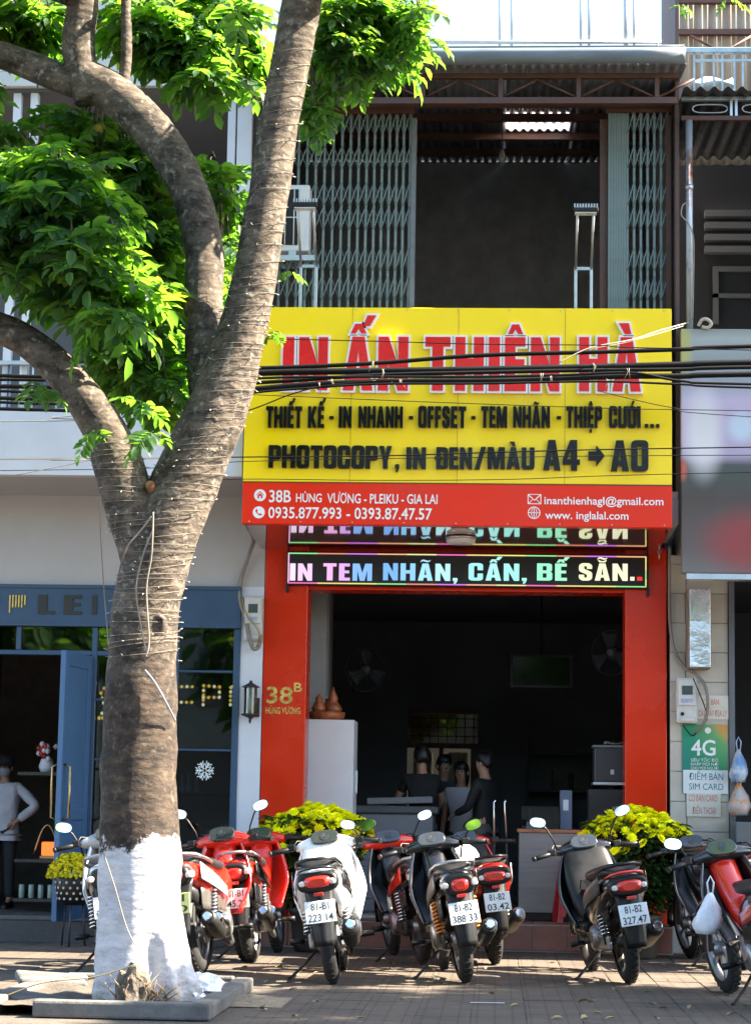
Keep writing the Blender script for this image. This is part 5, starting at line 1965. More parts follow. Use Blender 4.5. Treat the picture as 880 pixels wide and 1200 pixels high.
# ================================================================== overhead cables in front of the signs
rc = random.Random(2)
CY = -2.2
specs = [  # (points in the photograph, radius, what it looks like)
    ([(240, 432), (330, 430), (440, 426), (560, 417), (700, 412), (800, 409), (900, 405)], .013, 'black cable running over the top of the red headline letters'),
    ([(235, 440), (330, 436), (440, 435), (560, 433), (700, 430), (800, 427), (900, 424)], .020, 'thickest black cable crossing the middle of the headline'),
    ([(235, 452), (330, 447), (440, 440), (560, 437), (680, 434), (800, 433), (900, 430)], .012, 'black cable just under the thickest one on the headline'),
    ([(235, 462), (310, 455), (380, 450), (460, 447), (600, 446), (720, 441), (800, 440), (900, 438)], .017, 'thick black cable across the feet of the headline letters'),
    ([(235, 446), (330, 442), (420, 441), (560, 441), (660, 439), (740, 437), (800, 446), (900, 450)], .008, 'thin black cable twisting through the cable bundle'),
    ([(235, 470), (300, 460), (360, 455), (440, 450), (560, 449), (700, 447), (800, 450), (900, 455)], .007, 'thin black cable at the lower edge of the bundle'),
    ([(260, 490), (300, 478), (340, 462), (380, 452), (440, 446)], .005, 'thin wire rising from the trunk to join the bundle'),
    ([(300, 397), (440, 400), (560, 403), (700, 405), (800, 408)], .004, 'thin single wire above the bundle across the headline'),
    ([(280, 462), (440, 468), (560, 473), (700, 478), (800, 480)], .003, 'hair-thin wire sagging below the headline'),
    ([(700, 458), (740, 468), (790, 478), (880, 488)], .003, 'hair-thin wire drooping at the right end of the headline'),
    ([(0, 538), (140, 537), (280, 536), (440, 534), (600, 530), (800, 525)], .005, 'thin wire across the middle of the photocopy line'),
    ([(0, 552), (280, 541), (440, 537), (600, 536), (800, 534)], .003, 'second thin wire crossing the photocopy line'),
    ([(180, 566), (280, 562), (440, 563), (600, 562), (800, 555)], .003, 'thin wire along the lower edge of the yellow panel'),
    ([(-40, 494), (60, 490), (120, 484), (200, 474)], .004, 'thin wire slanting over the white parapet'),
    ([(-40, 539), (60, 539), (140, 538), (240, 537)], .004, 'level wire along the bottom of the white parapet'),
    ([(20, 556), (80, 545), (120, 536), (210, 508)], .003, 'slanting thin wire before the white parapet near the trunk'),
]
for k, (pp_, r_, lab) in enumerate(specs):
    if pp_[-1][0] >= 800:                     # they run on along the street
        (xa, ya), (xb, yb) = pp_[-2], pp_[-1]
        pp_ = pp_ + [(xb + 700, yb + (yb - ya) / (xb - xa) * 350), (xb + 1700, yb - 20)]
    if pp_[0][0] <= 0:
        pp_ = [(pp_[0][0] - 1500, pp_[0][1] + 6)] + pp_
    cable('overhead_cable', lab, [ap(px, py + rc.uniform(-.6, .6), CY - .03 * k) for px, py in pp_], r_ * (1.3 if k < 6 else 1.0), CABLE if k < 13 else GREYC, 'cable', 'overhead cables')
for k in range(7):
    py = 440 + k * 6.5 - (k % 2) * 1.5
    cable('overhead_cable', ('topmost dark cable before the cafe railing', 'second dark cable before the cafe railing', 'third dark cable from the top before the railing', 'fourth dark cable level with the railing foot', 'fifth dark cable just above the white parapet', 'sixth dark cable along the parapet top', 'lowest dark cable resting on the parapet top')[k],
          [ap(-1700, py - 25, CY - .05 * k), ap(-500, py + 4, CY - .05 * k), ap(-60, py, CY - .05 * k), ap(40, py + 1 + rc.uniform(-1, 1), CY - .05 * k), ap(120, py + 1, CY - .05 * k), ap(235, py - 8 - k * .8 + rc.uniform(-3, 3), CY - .05 * k)], (.016, .013, .018, .012, .016, .012, .015)[k], CABLE, 'cable', 'overhead cables')
WHW = mat('white_tape_wire', (.34, .31, .25), .6)
cable('white_wire', 'pale loose wire strung over the last headline letter to the pole', [ap(655, 425, -2.35), ap(690, 408, -2.3), ap(740, 398, -2.2), ap(770, 388, -1.9), ap(806, 378, -1.4)], .004, WHW)
cable('white_wire', 'second pale wire just below the first on the last headline letter', [ap(690, 409, -2.36), ap(730, 402, -2.3), ap(760, 394, -2.2), ap(800, 382, -1.6)], .0025, WHW)
for k, (px, py) in enumerate(((437, 428), (449, 437), (459, 452), (470, 448), (634, 442), (645, 444), (697, 430), (712, 448), (735, 436), (375, 452), (390, 448))):
    p = at(px, py, CY - .12)
    ties = MB()
    for q in range(2):
        ties.tube([p + Vector((rc.uniform(-.015, .015), 0, .03)), p + Vector((rc.uniform(-.01, .01), -.03, 0)), p + Vector((rc.uniform(-.04, .04), 0, -.05))], .0022, 4)
    tag(part('cable_tie', ties, WHW, None), 'frayed pale tie knotted on the cable bundle over the headline', 'cable tie', 'cable ties on the bundle')

# ================================================================== motorbikes
CACHE = {}


def memo(key, fn):
    if key not in CACHE:
        CACHE[key] = fn().mesh(key)
    return CACHE[key]


def ringx(c, hy, hz_, e=2.4, n=14):
    return [Vector((c[0], c[1] + p.x, c[2] + p.z)) for p in sup(0, 0, hy, hz_, e, n)]


def tyre(r=.282, w_=.042):
    M = Matrix.Rotation(PI / 2, 4, 'Y')
    prof = []
    for k in range(15):
        a = -PI * .62 + PI * 1.24 * k / 14
        prof.append((r - .058 + .058 * math.cos(a), w_ * math.sin(a) * 1.05))
    mb = MB().lathe(prof, 36, M, cap=False)
    for k in range(36):          # tread blocks
        a = 2 * PI * k / 36
        for s in (-1, 1):
            R_ = Matrix.Rotation(a, 4, 'X')
            mb.box((s * .012 - .010, -.013, r - .007), (s * .012 + .010, .009, r + .0025), R_)
    return mb


def rim(r=.225):
    M = Matrix.Rotation(PI / 2, 4, 'Y')
    mb = MB().lathe([(r - .012, -.03), (r, -.032), (r + .006, -.02), (r - .012, 0), (r + .006, .02), (r, .032), (r - .012, .03), (r - .03, .0), (r - .012, -.03)], 36, M, cap=False)
    mb.lathe([(.02, -.06), (.045, -.05), (.05, 0), (.045, .05), (.02, .06)], 16, M)
    for k in range(6):
        a = 2 * PI * k / 6
        mb.box((-.012, -.014, .04), (.012, .014, r - .02), Matrix.Rotation(a, 4, 'X'))
    return mb


def arc_fender(r, w_, a0, a1, th=.006, drop=.035):
    def P_(u, v):
        a = math.radians(a0 + (a1 - a0) * u)
        s = (v - .5) * 2
        rr = r - drop * abs(s) ** 2.2
        return (s * w_, rr * math.cos(a), rr * math.sin(a))
    return MB().grid(P_, 16, 8, th)


def spring(p0, p1, r=.03, turns=9, t=.006):
    p0, p1 = Vector(p0), Vector(p1)
    ax = (p1 - p0).normalized()
    u_ = ax.orthogonal().normalized()
    v_ = ax.cross(u_)
    pts = [p0.lerp(p1, k / (turns * 10)) + (u_ * math.cos(2 * PI * k / 10) + v_ * math.sin(2 * PI * k / 10)) * r for k in range(turns * 10 + 1)]
    return MB().tube(pts, t, 5)


def tail_body(kind_):
    f = 1.0
    st = [(-.405, .705, .045, .03), (-.37, .70, .085, .05), (-.28, .68, .115, .075), (-.12, .645, .135, .10), (.06, .61, .14, .125), (.24, .575, .13, .14), (.40, .54, .11, .14), (.55, .50, .08, .11)]
    if kind_ == 'scooter':
        st = [(-.42, .70, .05, .035), (-.385, .69, .10, .06), (-.30, .665, .14, .09), (-.12, .62, .165, .13), (.06, .575, .175, .165), (.24, .54, .17, .185), (.38, .51, .15, .19), (.46, .49, .12, .17)]
    return MB().loft([sup(0, z, hw, hh, 2.5, 20, y, bot=hh * 1.1) for y, z, hw, hh in st])


def seat_mesh(kind_):
    st = [(-.34, .735, .06, .018), (-.27, .745, .108, .038), (-.05, .742, .125, .045), (.14, .725, .127, .045), (.3, .708, .12, .045), (.46, .70, .10, .04), (.58, .715, .07, .02)]
    if kind_ == 'scooter':
        st = [(y * .92 - .02, z + .01, hw * 1.15, hh) for y, z, hw, hh in st]
    return MB().loft([sup(0, z, hw, hh, 2.8, 18, y) for y, z, hw, hh in st])


def cowl():
    rings = []
    for x, y, z, hy, hh in ((-.205, .885, .94, .018, .018), (-.18, .89, .942, .036, .032), (-.12, .91, .948, .062, .050), (-.06, .925, .955, .080, .062), (0, .93, .957, .084, .066), (.06, .925, .955, .080, .062), (.12, .91, .948, .062, .050), (.18, .89, .942, .036, .032), (.205, .885, .94, .018, .018)):
        rings.append(ringx((x, y, z), hy, hh))
    return MB().loft(rings)


def shield(kind_):
    w0 = .20 if kind_ == 'underbone' else .235

    def P_(u, v):
        s = (v - .5) * 2
        z = .88 - .52 * u
        ww = w0 * (.62 + .42 * math.sin(min(1, u * 1.5) * PI / 2) - .28 * max(0, u - .62) / .38)
        y = 1.02 - .10 * u - .17 * u * u - .16 * abs(s) ** 2.0
        return (s * ww, y, z)
    return MB().grid(P_, 14, 14, .012)


def spine():
    st = [(.42, .50, .09, .10), (.55, .50, .085, .10), (.68, .55, .08, .10), (.80, .66, .085, .11), (.90, .80, .09, .10), (.94, .88, .08, .06)]
    return MB().loft([sup(0, z, hw, hh, 2.4, 16, y) for y, z, hw, hh in st])


def inner_shield():
    st = [(.60, .42, .13, .05), (.70, .52, .17, .10), (.77, .66, .185, .12), (.83, .78, .17, .10), (.88, .87, .14, .06)]
    return MB().loft([sup(0, z, hw, hh, 3.2, 18, y) for y, z, hw, hh in st])


def engine():
    mb = MB().rbox((-.10, .22, .20), (.10, .48, .40), .03)
    M = Matrix.Rotation(PI / 2, 4, 'Y')
    mb.lathe([(.0, -.15), (.07, -.148), (.085, -.13), (.09, -.09)], 20, Matrix.Translation((0, .33, .30)) @ M, cap=False)
    mb.lathe([(.09, .09), (.085, .13), (.075, .145), (.0, .148)], 20, Matrix.Translation((0, .33, .30)) @ M, cap=False)
    for k in range(6):
        mb.rbox((-.075, .485 + k * .025, .285), (.075, .50 + k * .025, .41), .004, seg=1)
    mb.rbox((-.05, .48, .30), (.05, .64, .395), .01)
    return mb


def muffler():
    mb = MB().tube([(.05, .6, .28), (.09, .55, .17), (.12, .38, .16), (.13, .2, .19), (.14, .08, .24)], .016, 8)
    mb.tube([(.14, .10, .235), (.145, .05, .25), (.15, -.02, .27), (.165, -.26, .35), (.168, -.32, .37)], [.02, .045, .055, .058, .045], 16)
    return mb


def bike(name, label, px, py, yaw, lean, kind_, C1, C2=None, plate=('81-B1', '223.14'), plate_m=None, shock_m=None, inner=None, steer=0.0, mirrors=(1, 1), shield_m=None, tail=None, seat_strap=False, grab=True, y_off=0, sc=1.0, mz=0.0, trim=None, spine_m=None, cowl_m=None):
    g = gnd(px, py, 0)
    b = thing(name, label, 'motorbike', (g.x, g.y + y_off, 0.002), (0, math.radians(lean), math.radians(yaw)), 'motorbikes parked on the pavement')
    b.scale = (sc, sc, sc)
    C2 = C2 or C1
    inner = inner or BLACKP
    ALU = mat('cast_aluminium', (.30, .30, .31), .42, metal=.85, var=.2, scale=12)
    DARKM = mat('grimy_dark_metal', (.05, .047, .043), .55, metal=.6, var=.4, scale=9)
    # wheels
    for nm, y in (('rear_wheel', 0), ('front_wheel', 1.235)):
        wl = link(nm, memo('tyre_' + nm, lambda: tyre(.282, .044 if y == 0 else .036)), RUBBER, b, (0, y, .283))
        if y:
            wl.rotation_euler = (0, 0, math.radians(steer))
        link('rim', memo('rim', rim), ALU if kind_ != 'scooter' else DARKM, wl)
    link('body', memo('body_' + kind_, lambda: tail_body(kind_)), C1, b)
    link('seat', memo('seat_' + kind_, lambda: seat_mesh(kind_)), mat('black_seat_vinyl', (.008, .008, .0085), .5, var=.2, bump=.15, bscale=150), b)
    if C2 is not C1:
        def accent():
            mb = MB()
            for s in (-1, 1):
                mb.grid(lambda u, v: (s * (.138 + .012 * math.sin(u * PI) if kind_ != 'scooter' else (.160 + .024 * math.sin(u * PI))), -.26 + .62 * u, .68 - .16 * u + (.055 - .02 * u) * (v - .5) * 2), 10, 3, .006)
            return mb
        link('side_stripe', memo('accent_' + kind_, accent), C2, b)
    def lower_panel():
        mb = MB()
        for s in (-1, 1):
            mb.grid(lambda u, v: (s * (.098 + .020 * math.sin(u * PI)), -.16 + .60 * u, .50 - .07 * u + (.075 - .015 * u) * (v - .5) * 2), 10, 4, .010)
        return mb
    link('lower_side_cover', memo('lowerpanel', lower_panel), MP_ if C1 is not KP else BLACKP, b)
    if grab:
        link('grab_rail', memo('grab', lambda: MB().tube([(-.125, .06, .73), (-.14, -.12, .755), (-.12, -.32, .79), (-.05, -.40, .80), (.05, -.40, .80), (.12, -.32, .79), (.14, -.12, .755), (.125, .06, .73)], .012, 8)), BLACKP if kind_ == 'scooter' else ALU, b)
    TL = mat('red_tail_lens', (.50, .018, .008), .12, var=.15, coat=.5, spec=.8)
    CLR = mat('clear_signal_lens', (.55, .50, .46), .1, var=.2, coat=.5)
    AMB = mat('amber_lens', (.70, .22, .02), .15, var=.1)
    tail = tail or TL
    link('tail_light', memo('tail_' + kind_, lambda: MB().loft([sup(0, .652, .03, .022, 2.2, 16, -.456, bot=.03), sup(0, .655, .054, .030, 2.6, 16, -.445, bot=.045), sup(0, .66, .064, .036, 3.0, 16, -.42, bot=.05), sup(0, .67, .062, .036, 3.0, 16, -.36)] if kind_ == 'underbone' else [sup(0, .662, .05, .018, 2.4, 18, -.462, bot=.03), sup(0, .664, .08, .028, 2.8, 18, -.448, bot=.042), sup(0, .668, .09, .034, 3.2, 18, -.42, bot=.045), sup(0, .675, .085, .034, 3, 18, -.36)])), tail, b)
    for s in (-1, 1):
        link('turn_signal', memo('signal%d' % s, lambda: MB().loft([sup(s * .092, .655, .012, .012, 2.2, 12, -.447), sup(s * .095, .656, .022, .020, 2.4, 12, -.436), sup(s * .10, .66, .024, .026, 2.6, 12, -.37)])), CLR, b)
    link('tail_surround', memo('surround_' + kind_, lambda: MB().loft([sup(0, .655, w_, h_, 3.0, 18, y_) for y_, w_, h_ in ((-.436, .075, .052), (-.425, .094, .066), (-.38, .105, .07))] if kind_ == 'underbone' else [sup(0, .66, w_, h_, 3.0, 18, y_) for y_, w_, h_ in ((-.438, .112, .05), (-.425, .128, .062), (-.38, .135, .07))])), BLACKP, b)
    if trim:
        link('tail_trim', memo('trim', lambda: MB().tube([(-.125, -.30, .715), (-.105, -.40, .738), (-.05, -.435, .748), (.05, -.435, .748), (.105, -.40, .738), (.125, -.30, .715)], .010, 8)), trim, b)
    link('rear_reflector', memo('reflector', lambda: MB().rbox((-.03, -.452, .572), (.03, -.444, .594), .003)), TL, b)
    # rear mudguard and plate
    link('mudguard', memo('mudguard', lambda: MB().grid(lambda u, v: ((v - .5) * 2 * (.095 - .03 * u), -.36 - .075 * math.sin(u * PI * .5) + .03 * abs(v - .5) * 2 - .0, .635 - .375 * u), 10, 6, .008)), BLACKP, b)
    PLW = plate_m or mat('white_plate', (.70, .72, .72), .4, var=.06, scale=20)
    T_ = Matrix.Translation((0, -.452, .475)) @ Matrix.Rotation(math.radians(-13), 4, 'X')
    pl_ = link('number_plate', memo('plate', lambda: MB().rbox((-.095, -.003, -.07), (.095, .003, .07), .003, T_, seg=1)), PLW, b)
    PK_ = mat('plate_black', (.02, .02, .022), .5)
    for txt, w_, z in ((plate[0], .115, .012), (plate[1], .158, -.058)):
        print_text(txt, -w_ / 2, w_ / 2, z, .046, -.0045, pl_, PK_, .012, M=T_)
    # rear suspension, engine, exhaust
    shock_m = shock_m or CHROME
    for s in (-1, 1):
        sp_ = link('shock_absorber', memo('shock%d' % s, lambda: MB().tube([(s * .12, -.03, .28), (s * .12, .07, .60)], .016, 8).lathe([(.028, 0), (.028, .05)], 12, Matrix.Translation((s * .12, .05, .54)))), DARKM, b)
        link('spring', memo('spring%d' % s, lambda: spring((s * .12, -.015, .33), (s * .12, .05, .54))), shock_m, sp_)
    link('swing_arm', memo('swing', lambda: MB().tube([(-.085, 0, .283), (-.085, .34, .29)], .02, 8).tube([(.085, 0, .283), (.085, .34, .29)], .02, 8).tube([(-.13, 0, .283), (.13, 0, .283)], .012, 8)), DARKM, b)
    link('engine', memo('engine', engine), ALU, b)
    mf = link('exhaust', memo('muffler', muffler), mat('black_exhaust_paint', (.014, .014, .014), .5, var=.2), b)
    link('heat_shield', memo('heat', lambda: MB().tube([(.19, .02, .30), (.205, -.2, .365)], [.03, .028], 10)), CHROME if kind_ == 'underbone' else ALU, mf)
    link('exhaust_tip', memo('tip', lambda: MB().tube([(.168, -.3205, .37), (.17, -.345, .377)], [.04, .026], 12)), CHROME, mf)
    link('chain_case', memo('chaincase', lambda: MB().rbox((-.125, -.06, .235), (-.09, .34, .335), .03)), DARKM if kind_ == 'underbone' else ALU, b)
    link('foot_peg', memo('peg', lambda: MB().tube([(-.27, .42, .27), (.27, .42, .27)], .011, 8).tube([(-.28, .42, .27), (-.19, .42, .27)], .02, 8).tube([(.19, .42, .27), (.28, .42, .27)], .02, 8)), BLACKP, b)
    link('brake_drum', memo('drum', lambda: MB().lathe([(.03, .045), (.085, .05), (.09, .07), (.06, .08)], 18, Matrix.Rotation(PI / 2, 4, 'Y'))), ALU, b, (0, 0, .283))
    link('under_tray', memo('tray', lambda: MB().loft([sup(0, .56, .07, .05, 3, 12, -.34), sup(0, .50, .085, .08, 3, 12, -.1), sup(0, .42, .09, .10, 3, 12, .2)])), BLACKP, b)
    link('rear_hugger', memo('hugger', lambda: arc_fender(.315, .055, 50, 168)), BLACKP, b, (0, 0, .283))
    fz = .30 * math.tan(math.radians(abs(lean)))
    link('kickstand', MB().tube([(-.09, .40, .22), (-.20, .33, .10 + fz * .5), (-.29, .28, fz + .012), (-.31, .27, fz + .008)], .010, 7).mesh('kickstand'), DARKM, b)
    # front
    fe = memo('ffender', lambda: arc_fender(.335, .062, -8, 152))
    link('front_fender', fe, C1 if shield_m is None else shield_m, b, (0, 1.235, .283))
    link('fork', memo('fork', lambda: MB().tube([(-.072, 1.235, .283), (-.072, 1.0, .80)], .019, 8).tube([(.072, 1.235, .283), (.072, 1.0, .80)], .019, 8).tube([(-.08, 1.235, .283), (.08, 1.235, .283)], .010, 8)), ALU, b)
    link('leg_shield', memo('shield_' + kind_, lambda: shield(kind_)), shield_m or C1, b)
    link('spine_cover', memo('spine', spine), spine_m or (C1 if kind_ == 'underbone' else inner), b)
    if kind_ == 'scooter':
        link('inner_panel', memo('inner', inner_shield), inner, b)
        for s in (-1, 1):
            link('vent', memo('vent%d' % s, lambda: MB().loft([[Vector((s * x_, y_ - q, z_)) for x_, y_, z_ in ((.05, .640, .60), (.12, .648, .62), (.10, .668, .68), (.045, .66, .67))] for q in (0, .05)], smooth=False)), BLACKP, b)
        link('floorboard', memo('floorb', lambda: MB().rbox((-.17, .42, .33), (.17, .72, .40), .02)), BLACKP, b)
    # steering head
    hd = bpy.data.objects.new('handlebar', memo('cowl', cowl))
    COL.objects.link(hd)
    if not hd.data.materials:
        hd.data.materials.append(BLACKP)
    hd.material_slots[0].link = 'OBJECT'
    hd.material_slots[0].material = inner if kind_ == 'scooter' and inner is not BLACKP else (C1 if tail is not TL else (shield_m or C1))
    if cowl_m:
        hd.material_slots[0].material = cowl_m
    hd.parent = b
    st_ = math.radians(steer)
    hd.location = Vector((0, 1.0, 0)) - Matrix.Rotation(st_, 3, 'Z') @ Vector((0, 1.0, 0))
    hd.location.z = -.065
    hd.rotation_euler = (0, 0, st_)
    link('instrument_panel', memo('dash', lambda: MB().loft([[Matrix.Translation((0, .855, .995)) @ Matrix.Rotation(math.radians(56), 4, 'X') @ Vector((p.x, p.z, q)) for p in sup(0, 0, w_, h_, 2.8, 18)] for q, w_, h_ in ((-.05, .085, .045), (.0, .098, .058), (.010, .09, .05))])), mat('dark_instrument_glass', (.03, .035, .04), .08, var=.2, coat=.6), hd)
    link('dial', memo('dial', lambda: MB().lathe([(.030, 0), (.030, .002)], 18, Matrix.Translation((0, .855, .995)) @ Matrix.Rotation(math.radians(56), 4, 'X') @ Matrix.Translation((0, 0, .0105)))), mat('grey_dial_face', (.035, .038, .042), .25, var=.5, scale=50), hd)
    for s in (-1, 1):
        link('grip', memo('grip%d' % s, lambda: MB().tube([(s * .20, .895, .945), (s * .27, .85, .937), (s * .375, .80, .925)], [.016, .019, .018], 10).tube([(s * .375, .80, .925), (s * .385, .795, .924)], [.021, .019], 10)), BLACKP, hd)
        link('switch_box', memo('switch%d' % s, lambda: MB().rbox((s * .235 - .028, .84, .925), (s * .235 + .028, .885, .972), .008)), BLACKP, hd)
        link('control_cable', memo('ccable%d' % s, lambda: MB().tube([(s * .24, .89, .94), (s * .20, .98, .99), (s * .10, 1.02, .97), (s * .05, 1.0, .88)], .005, 6)), BLACKP, hd)
        link('brake_lever', memo('lever%d' % s, lambda: MB().tube([(s * .21, .92, .935), (s * .26, .91, .925), (s * .37, .865, .912)], [.009, .007, .006], 6)), CHROME, hd)
        if mirrors[0 if s < 0 else 1]:
            kx = mirrors[0 if s < 0 else 1]
            ms_ = link('mirror_stem', memo('stem%d' % s, lambda: MB().tube([(s * .19, .90, .96), (s * .205, .89, 1.03), (s * .25, .87, 1.12), (s * .285, .86, 1.155)], .0065, 6)), BLACKP, hd)
            Mm = Matrix.Translation((s * .305, .855, 1.17)) @ Matrix.Rotation(math.radians(-14 * s), 4, 'Y') @ Matrix.Rotation(math.radians(-6), 4, 'X')
            mr_ = link('mirror', memo('mirror%d' % s, lambda: MB().loft([[Mm @ Vector((p.x, q, p.z)) for p in sup(0, 0, w_, h_, 2.5, 18)] for q, w_, h_ in ((.022, .028, .016), (.014, .050, .030), (.0, .060, .038))])), BLACKP, hd)
            mg_ = link('mirror_glass', memo('mglass%d' % s, lambda: MB().loft([[Mm @ Vector((p.x, q, p.z)) for p in sup(0, 0, w_, h_, 2.5, 18)] for q, w_, h_ in ((-.0005, .056, .034), (-.003, .055, .033))])), mat('mirror_silver', (.86, .88, .9), .04, metal=1, var=.02, rvar=.02), hd)
            for o_ in (ms_, mr_, mg_):
                o_.location.z = mz
    link('headlight', memo('headlight', lambda: MB().loft([sup(0, .945, .07, .045, 2.4, 16, .995), sup(0, .94, .085, .055, 2.4, 16, 1.01), sup(0, .935, .06, .035, 2.4, 16, 1.045)])), CLR, hd)
    return b


MP_ = mat('matt_grey_panel', (.06, .055, .05), .4, var=.1)
RP = mat('red_bike_paint', (.58, .018, .008), .18, var=.05, coat=.8, rvar=.05)
WP = mat('white_bike_paint', (.74, .74, .74), .22, var=.04, coat=.6, rvar=.05)
KP = mat('black_bike_paint', (.007, .007, .0075), .2, var=.1, coat=.8, rvar=.06)
MP_ = mat('matt_grey_panel', (.06, .055, .05), .4, var=.1)
ORS = mat('orange_spring_paint', (.75, .22, .01), .35)
YPL = mat('yellow_green_plate', (.42, .48, .16), .45, var=.08)

bike('motorbike', 'red and white motorbike with a yellow-green plate right beside the tree trunk', 236, 1140, -8, -7, 'underbone', RP, WP, ('81', '50'), YPL, CHROME)
bike('motorbike', 'all red motorbike parked behind the red and white one next to the flower pot', 296, 1128, -3, -7, 'underbone', RP, KP, ('81-B1', '145.20'), mirrors=(0, 0))
bike('motorbike', 'white scooter with number plate 81-B1 223.14', 391, 1153, 1, -8, 'scooter', WP, KP, ('81-B1', '223.14'), trim=KP, inner=WP, mirrors=(0, 1), mz=-.13)
bike('motorbike', 'black and red motorbike with number plate ending 417 beside the white scooter', 497, 1131, 13, -8, 'underbone', KP, RP, ('36', '417'), cowl_m=RP, mz=-.05)
bike('motorbike', 'black motorbike with orange rear springs and plate 81-B2 388.33', 546, 1152, 8, -9, 'underbone', KP, MP_, ('81-B2', '388 33'), shock_m=ORS, mirrors=(0, 1), mz=-.12)
bike('motorbike', 'red and white motorbike with plate 81-B2 03.42 half hidden behind the black bike', 580, 1130, 9, -7, 'scooter', RP, WP, ('81-B2', '03.42'), shield_m=RP, mirrors=(0, 0))
bike('motorbike', 'black scooter with number plate 81-B2 327.47 before the right flower pot', 738, 1153, 9, -9, 'scooter', KP, MP_, ('81-B2', '327.47'), trim=RP)
bike('motorbike', 'black and red motorbike at the right edge with a white bag hanging from it', 937, 1184, 13, -11, 'underbone', KP, RP, ('81-B1', '402.11'), mirrors=(1, 0), mz=-.10, spine_m=RP)
bike('motorbike', 'black motorbike behind the one with the hanging white bag', 872, 1136, 13, -8, 'underbone', KP, RP, ('81-B1', '718.05'), mirrors=(0, 0))
bike('motorbike', 'silver motorbike mostly hidden behind the whitewashed trunk', 140, 1146, 8, -8, 'underbone', mat('silver_bike_paint', (.42, .42, .43), .3, metal=.4, var=.05), WP, ('81-B1', '010.07'), mirrors=(1, 0), mz=-.1)

# helmet on the seat of the 03.42 bike
p = at(541, 1010, -2.05)
hel = thing('helmet', 'white open helmet resting on the bike beside plate 388.33', 'helmet', (p.x, -2.05, p.z - .02))
HW = mat('white_helmet_shell', (.80, .79, .76), .2, var=.03, coat=.6)
part('shell', MB().lathe([(.128, -.06), (.135, -.03), (.136, .03), (.125, .08), (.098, .12), (.055, .147), (.01, .155)], 24), HW, hel)
part('brim', MB().lathe([(.138, -.052), (.142, -.045), (.138, -.036)], 24, cap=False), BLACKP, hel)
part('visor', MB().grid(lambda u, v: ((.13 + .06 * v) * math.sin((u - .5) * 1.8), (.13 + .06 * v) * math.cos((u - .5) * 1.8), .0 - .02 * v), 10, 3, .004), mat('red_visor', (.5, .04, .02), .3), hel)
# white bag hanging from the right bike's hook
p = at(832, 1046, -4.72)
bag('shopping_bag', 'white plastic shopping bag hanging from the black and red bike', p.x, -4.72, p.z, .085, .25, PBAG, .07, -.02)

# ================================================================== air conditioner upstairs
xr = X(363, 260, -1.05)
z0 = Z(350, 296, -1.05)
ac = thing('air_conditioner', 'white outdoor air-conditioner unit beside the big tree limb above the sign', 'air conditioner', (xr - .78, -1.1, z0))
ACW = mat('off_white_ac_paint', (.62, .62, .60), .45, var=.06, scale=5)
part('casing', MB().rbox((0, 0, 0), (.78, .27, .56), .012), ACW, ac)
part('fan_recess', MB().box((.06, -.004, .05), (.69, -.0005, .52)), BLACKP, ac)
gm_ = MB()
for k in range(9):
    gm_.tube([(.08 + k * .072, -.014, .05), (.08 + k * .072, -.014, .52)], .005, 5)
gm_.tube([(.06, -.012, .28), (.69, -.012, .28)], .005, 5)
part('fan_grille', gm_, ACW, ac)
for fx_ in (.08, .62):
    part('foot', MB().box((fx_, -.02, -.04), (fx_ + .06, .29, -.001)), STEEL, ac)
for fy_ in (-.03, .24):
    part('bracket', MB().box((.0, fy_, -.085), (.85, fy_ + .04, -.041)), STEEL, ac)

# ================================================================== chrysanthemums
BLM = mat('yellow_petal', (.95, .92, .003), .7, var=.06, scale=30, spec=.2)
CHL = leaf_mat('chrysanthemum_leaf', (.035, .085, .025), (.06, .16, .02), .3)


def bloom_mesh():
    mb = MB()
    r = random.Random(5)
    for ring, (n, rad, z, up) in enumerate(((11, .046, .0, .15), (9, .034, .008, .5), (6, .02, .016, 1.1))):
        for k in range(n):
            a = 2 * PI * (k + ring * .4) / n + r.uniform(-.1, .1)
            d = Vector((math.cos(a), math.sin(a), up)).normalized()
            s = Vector((-math.sin(a), math.cos(a), 0))
            p0 = Vector((0, 0, z))
            tip = p0 + d * rad
            wv_ = .0095
            mb.add([p0 - s * .003, p0 + s * .003, p0 + d * rad * .7 + s * wv_, tip, p0 + d * rad * .7 - s * wv_], [(0, 1, 2, 4), (4, 2, 3)], True)
    return mb


BLOOM = bloom_mesh().mesh('bloom')
BLOOM.materials.append(BLM)


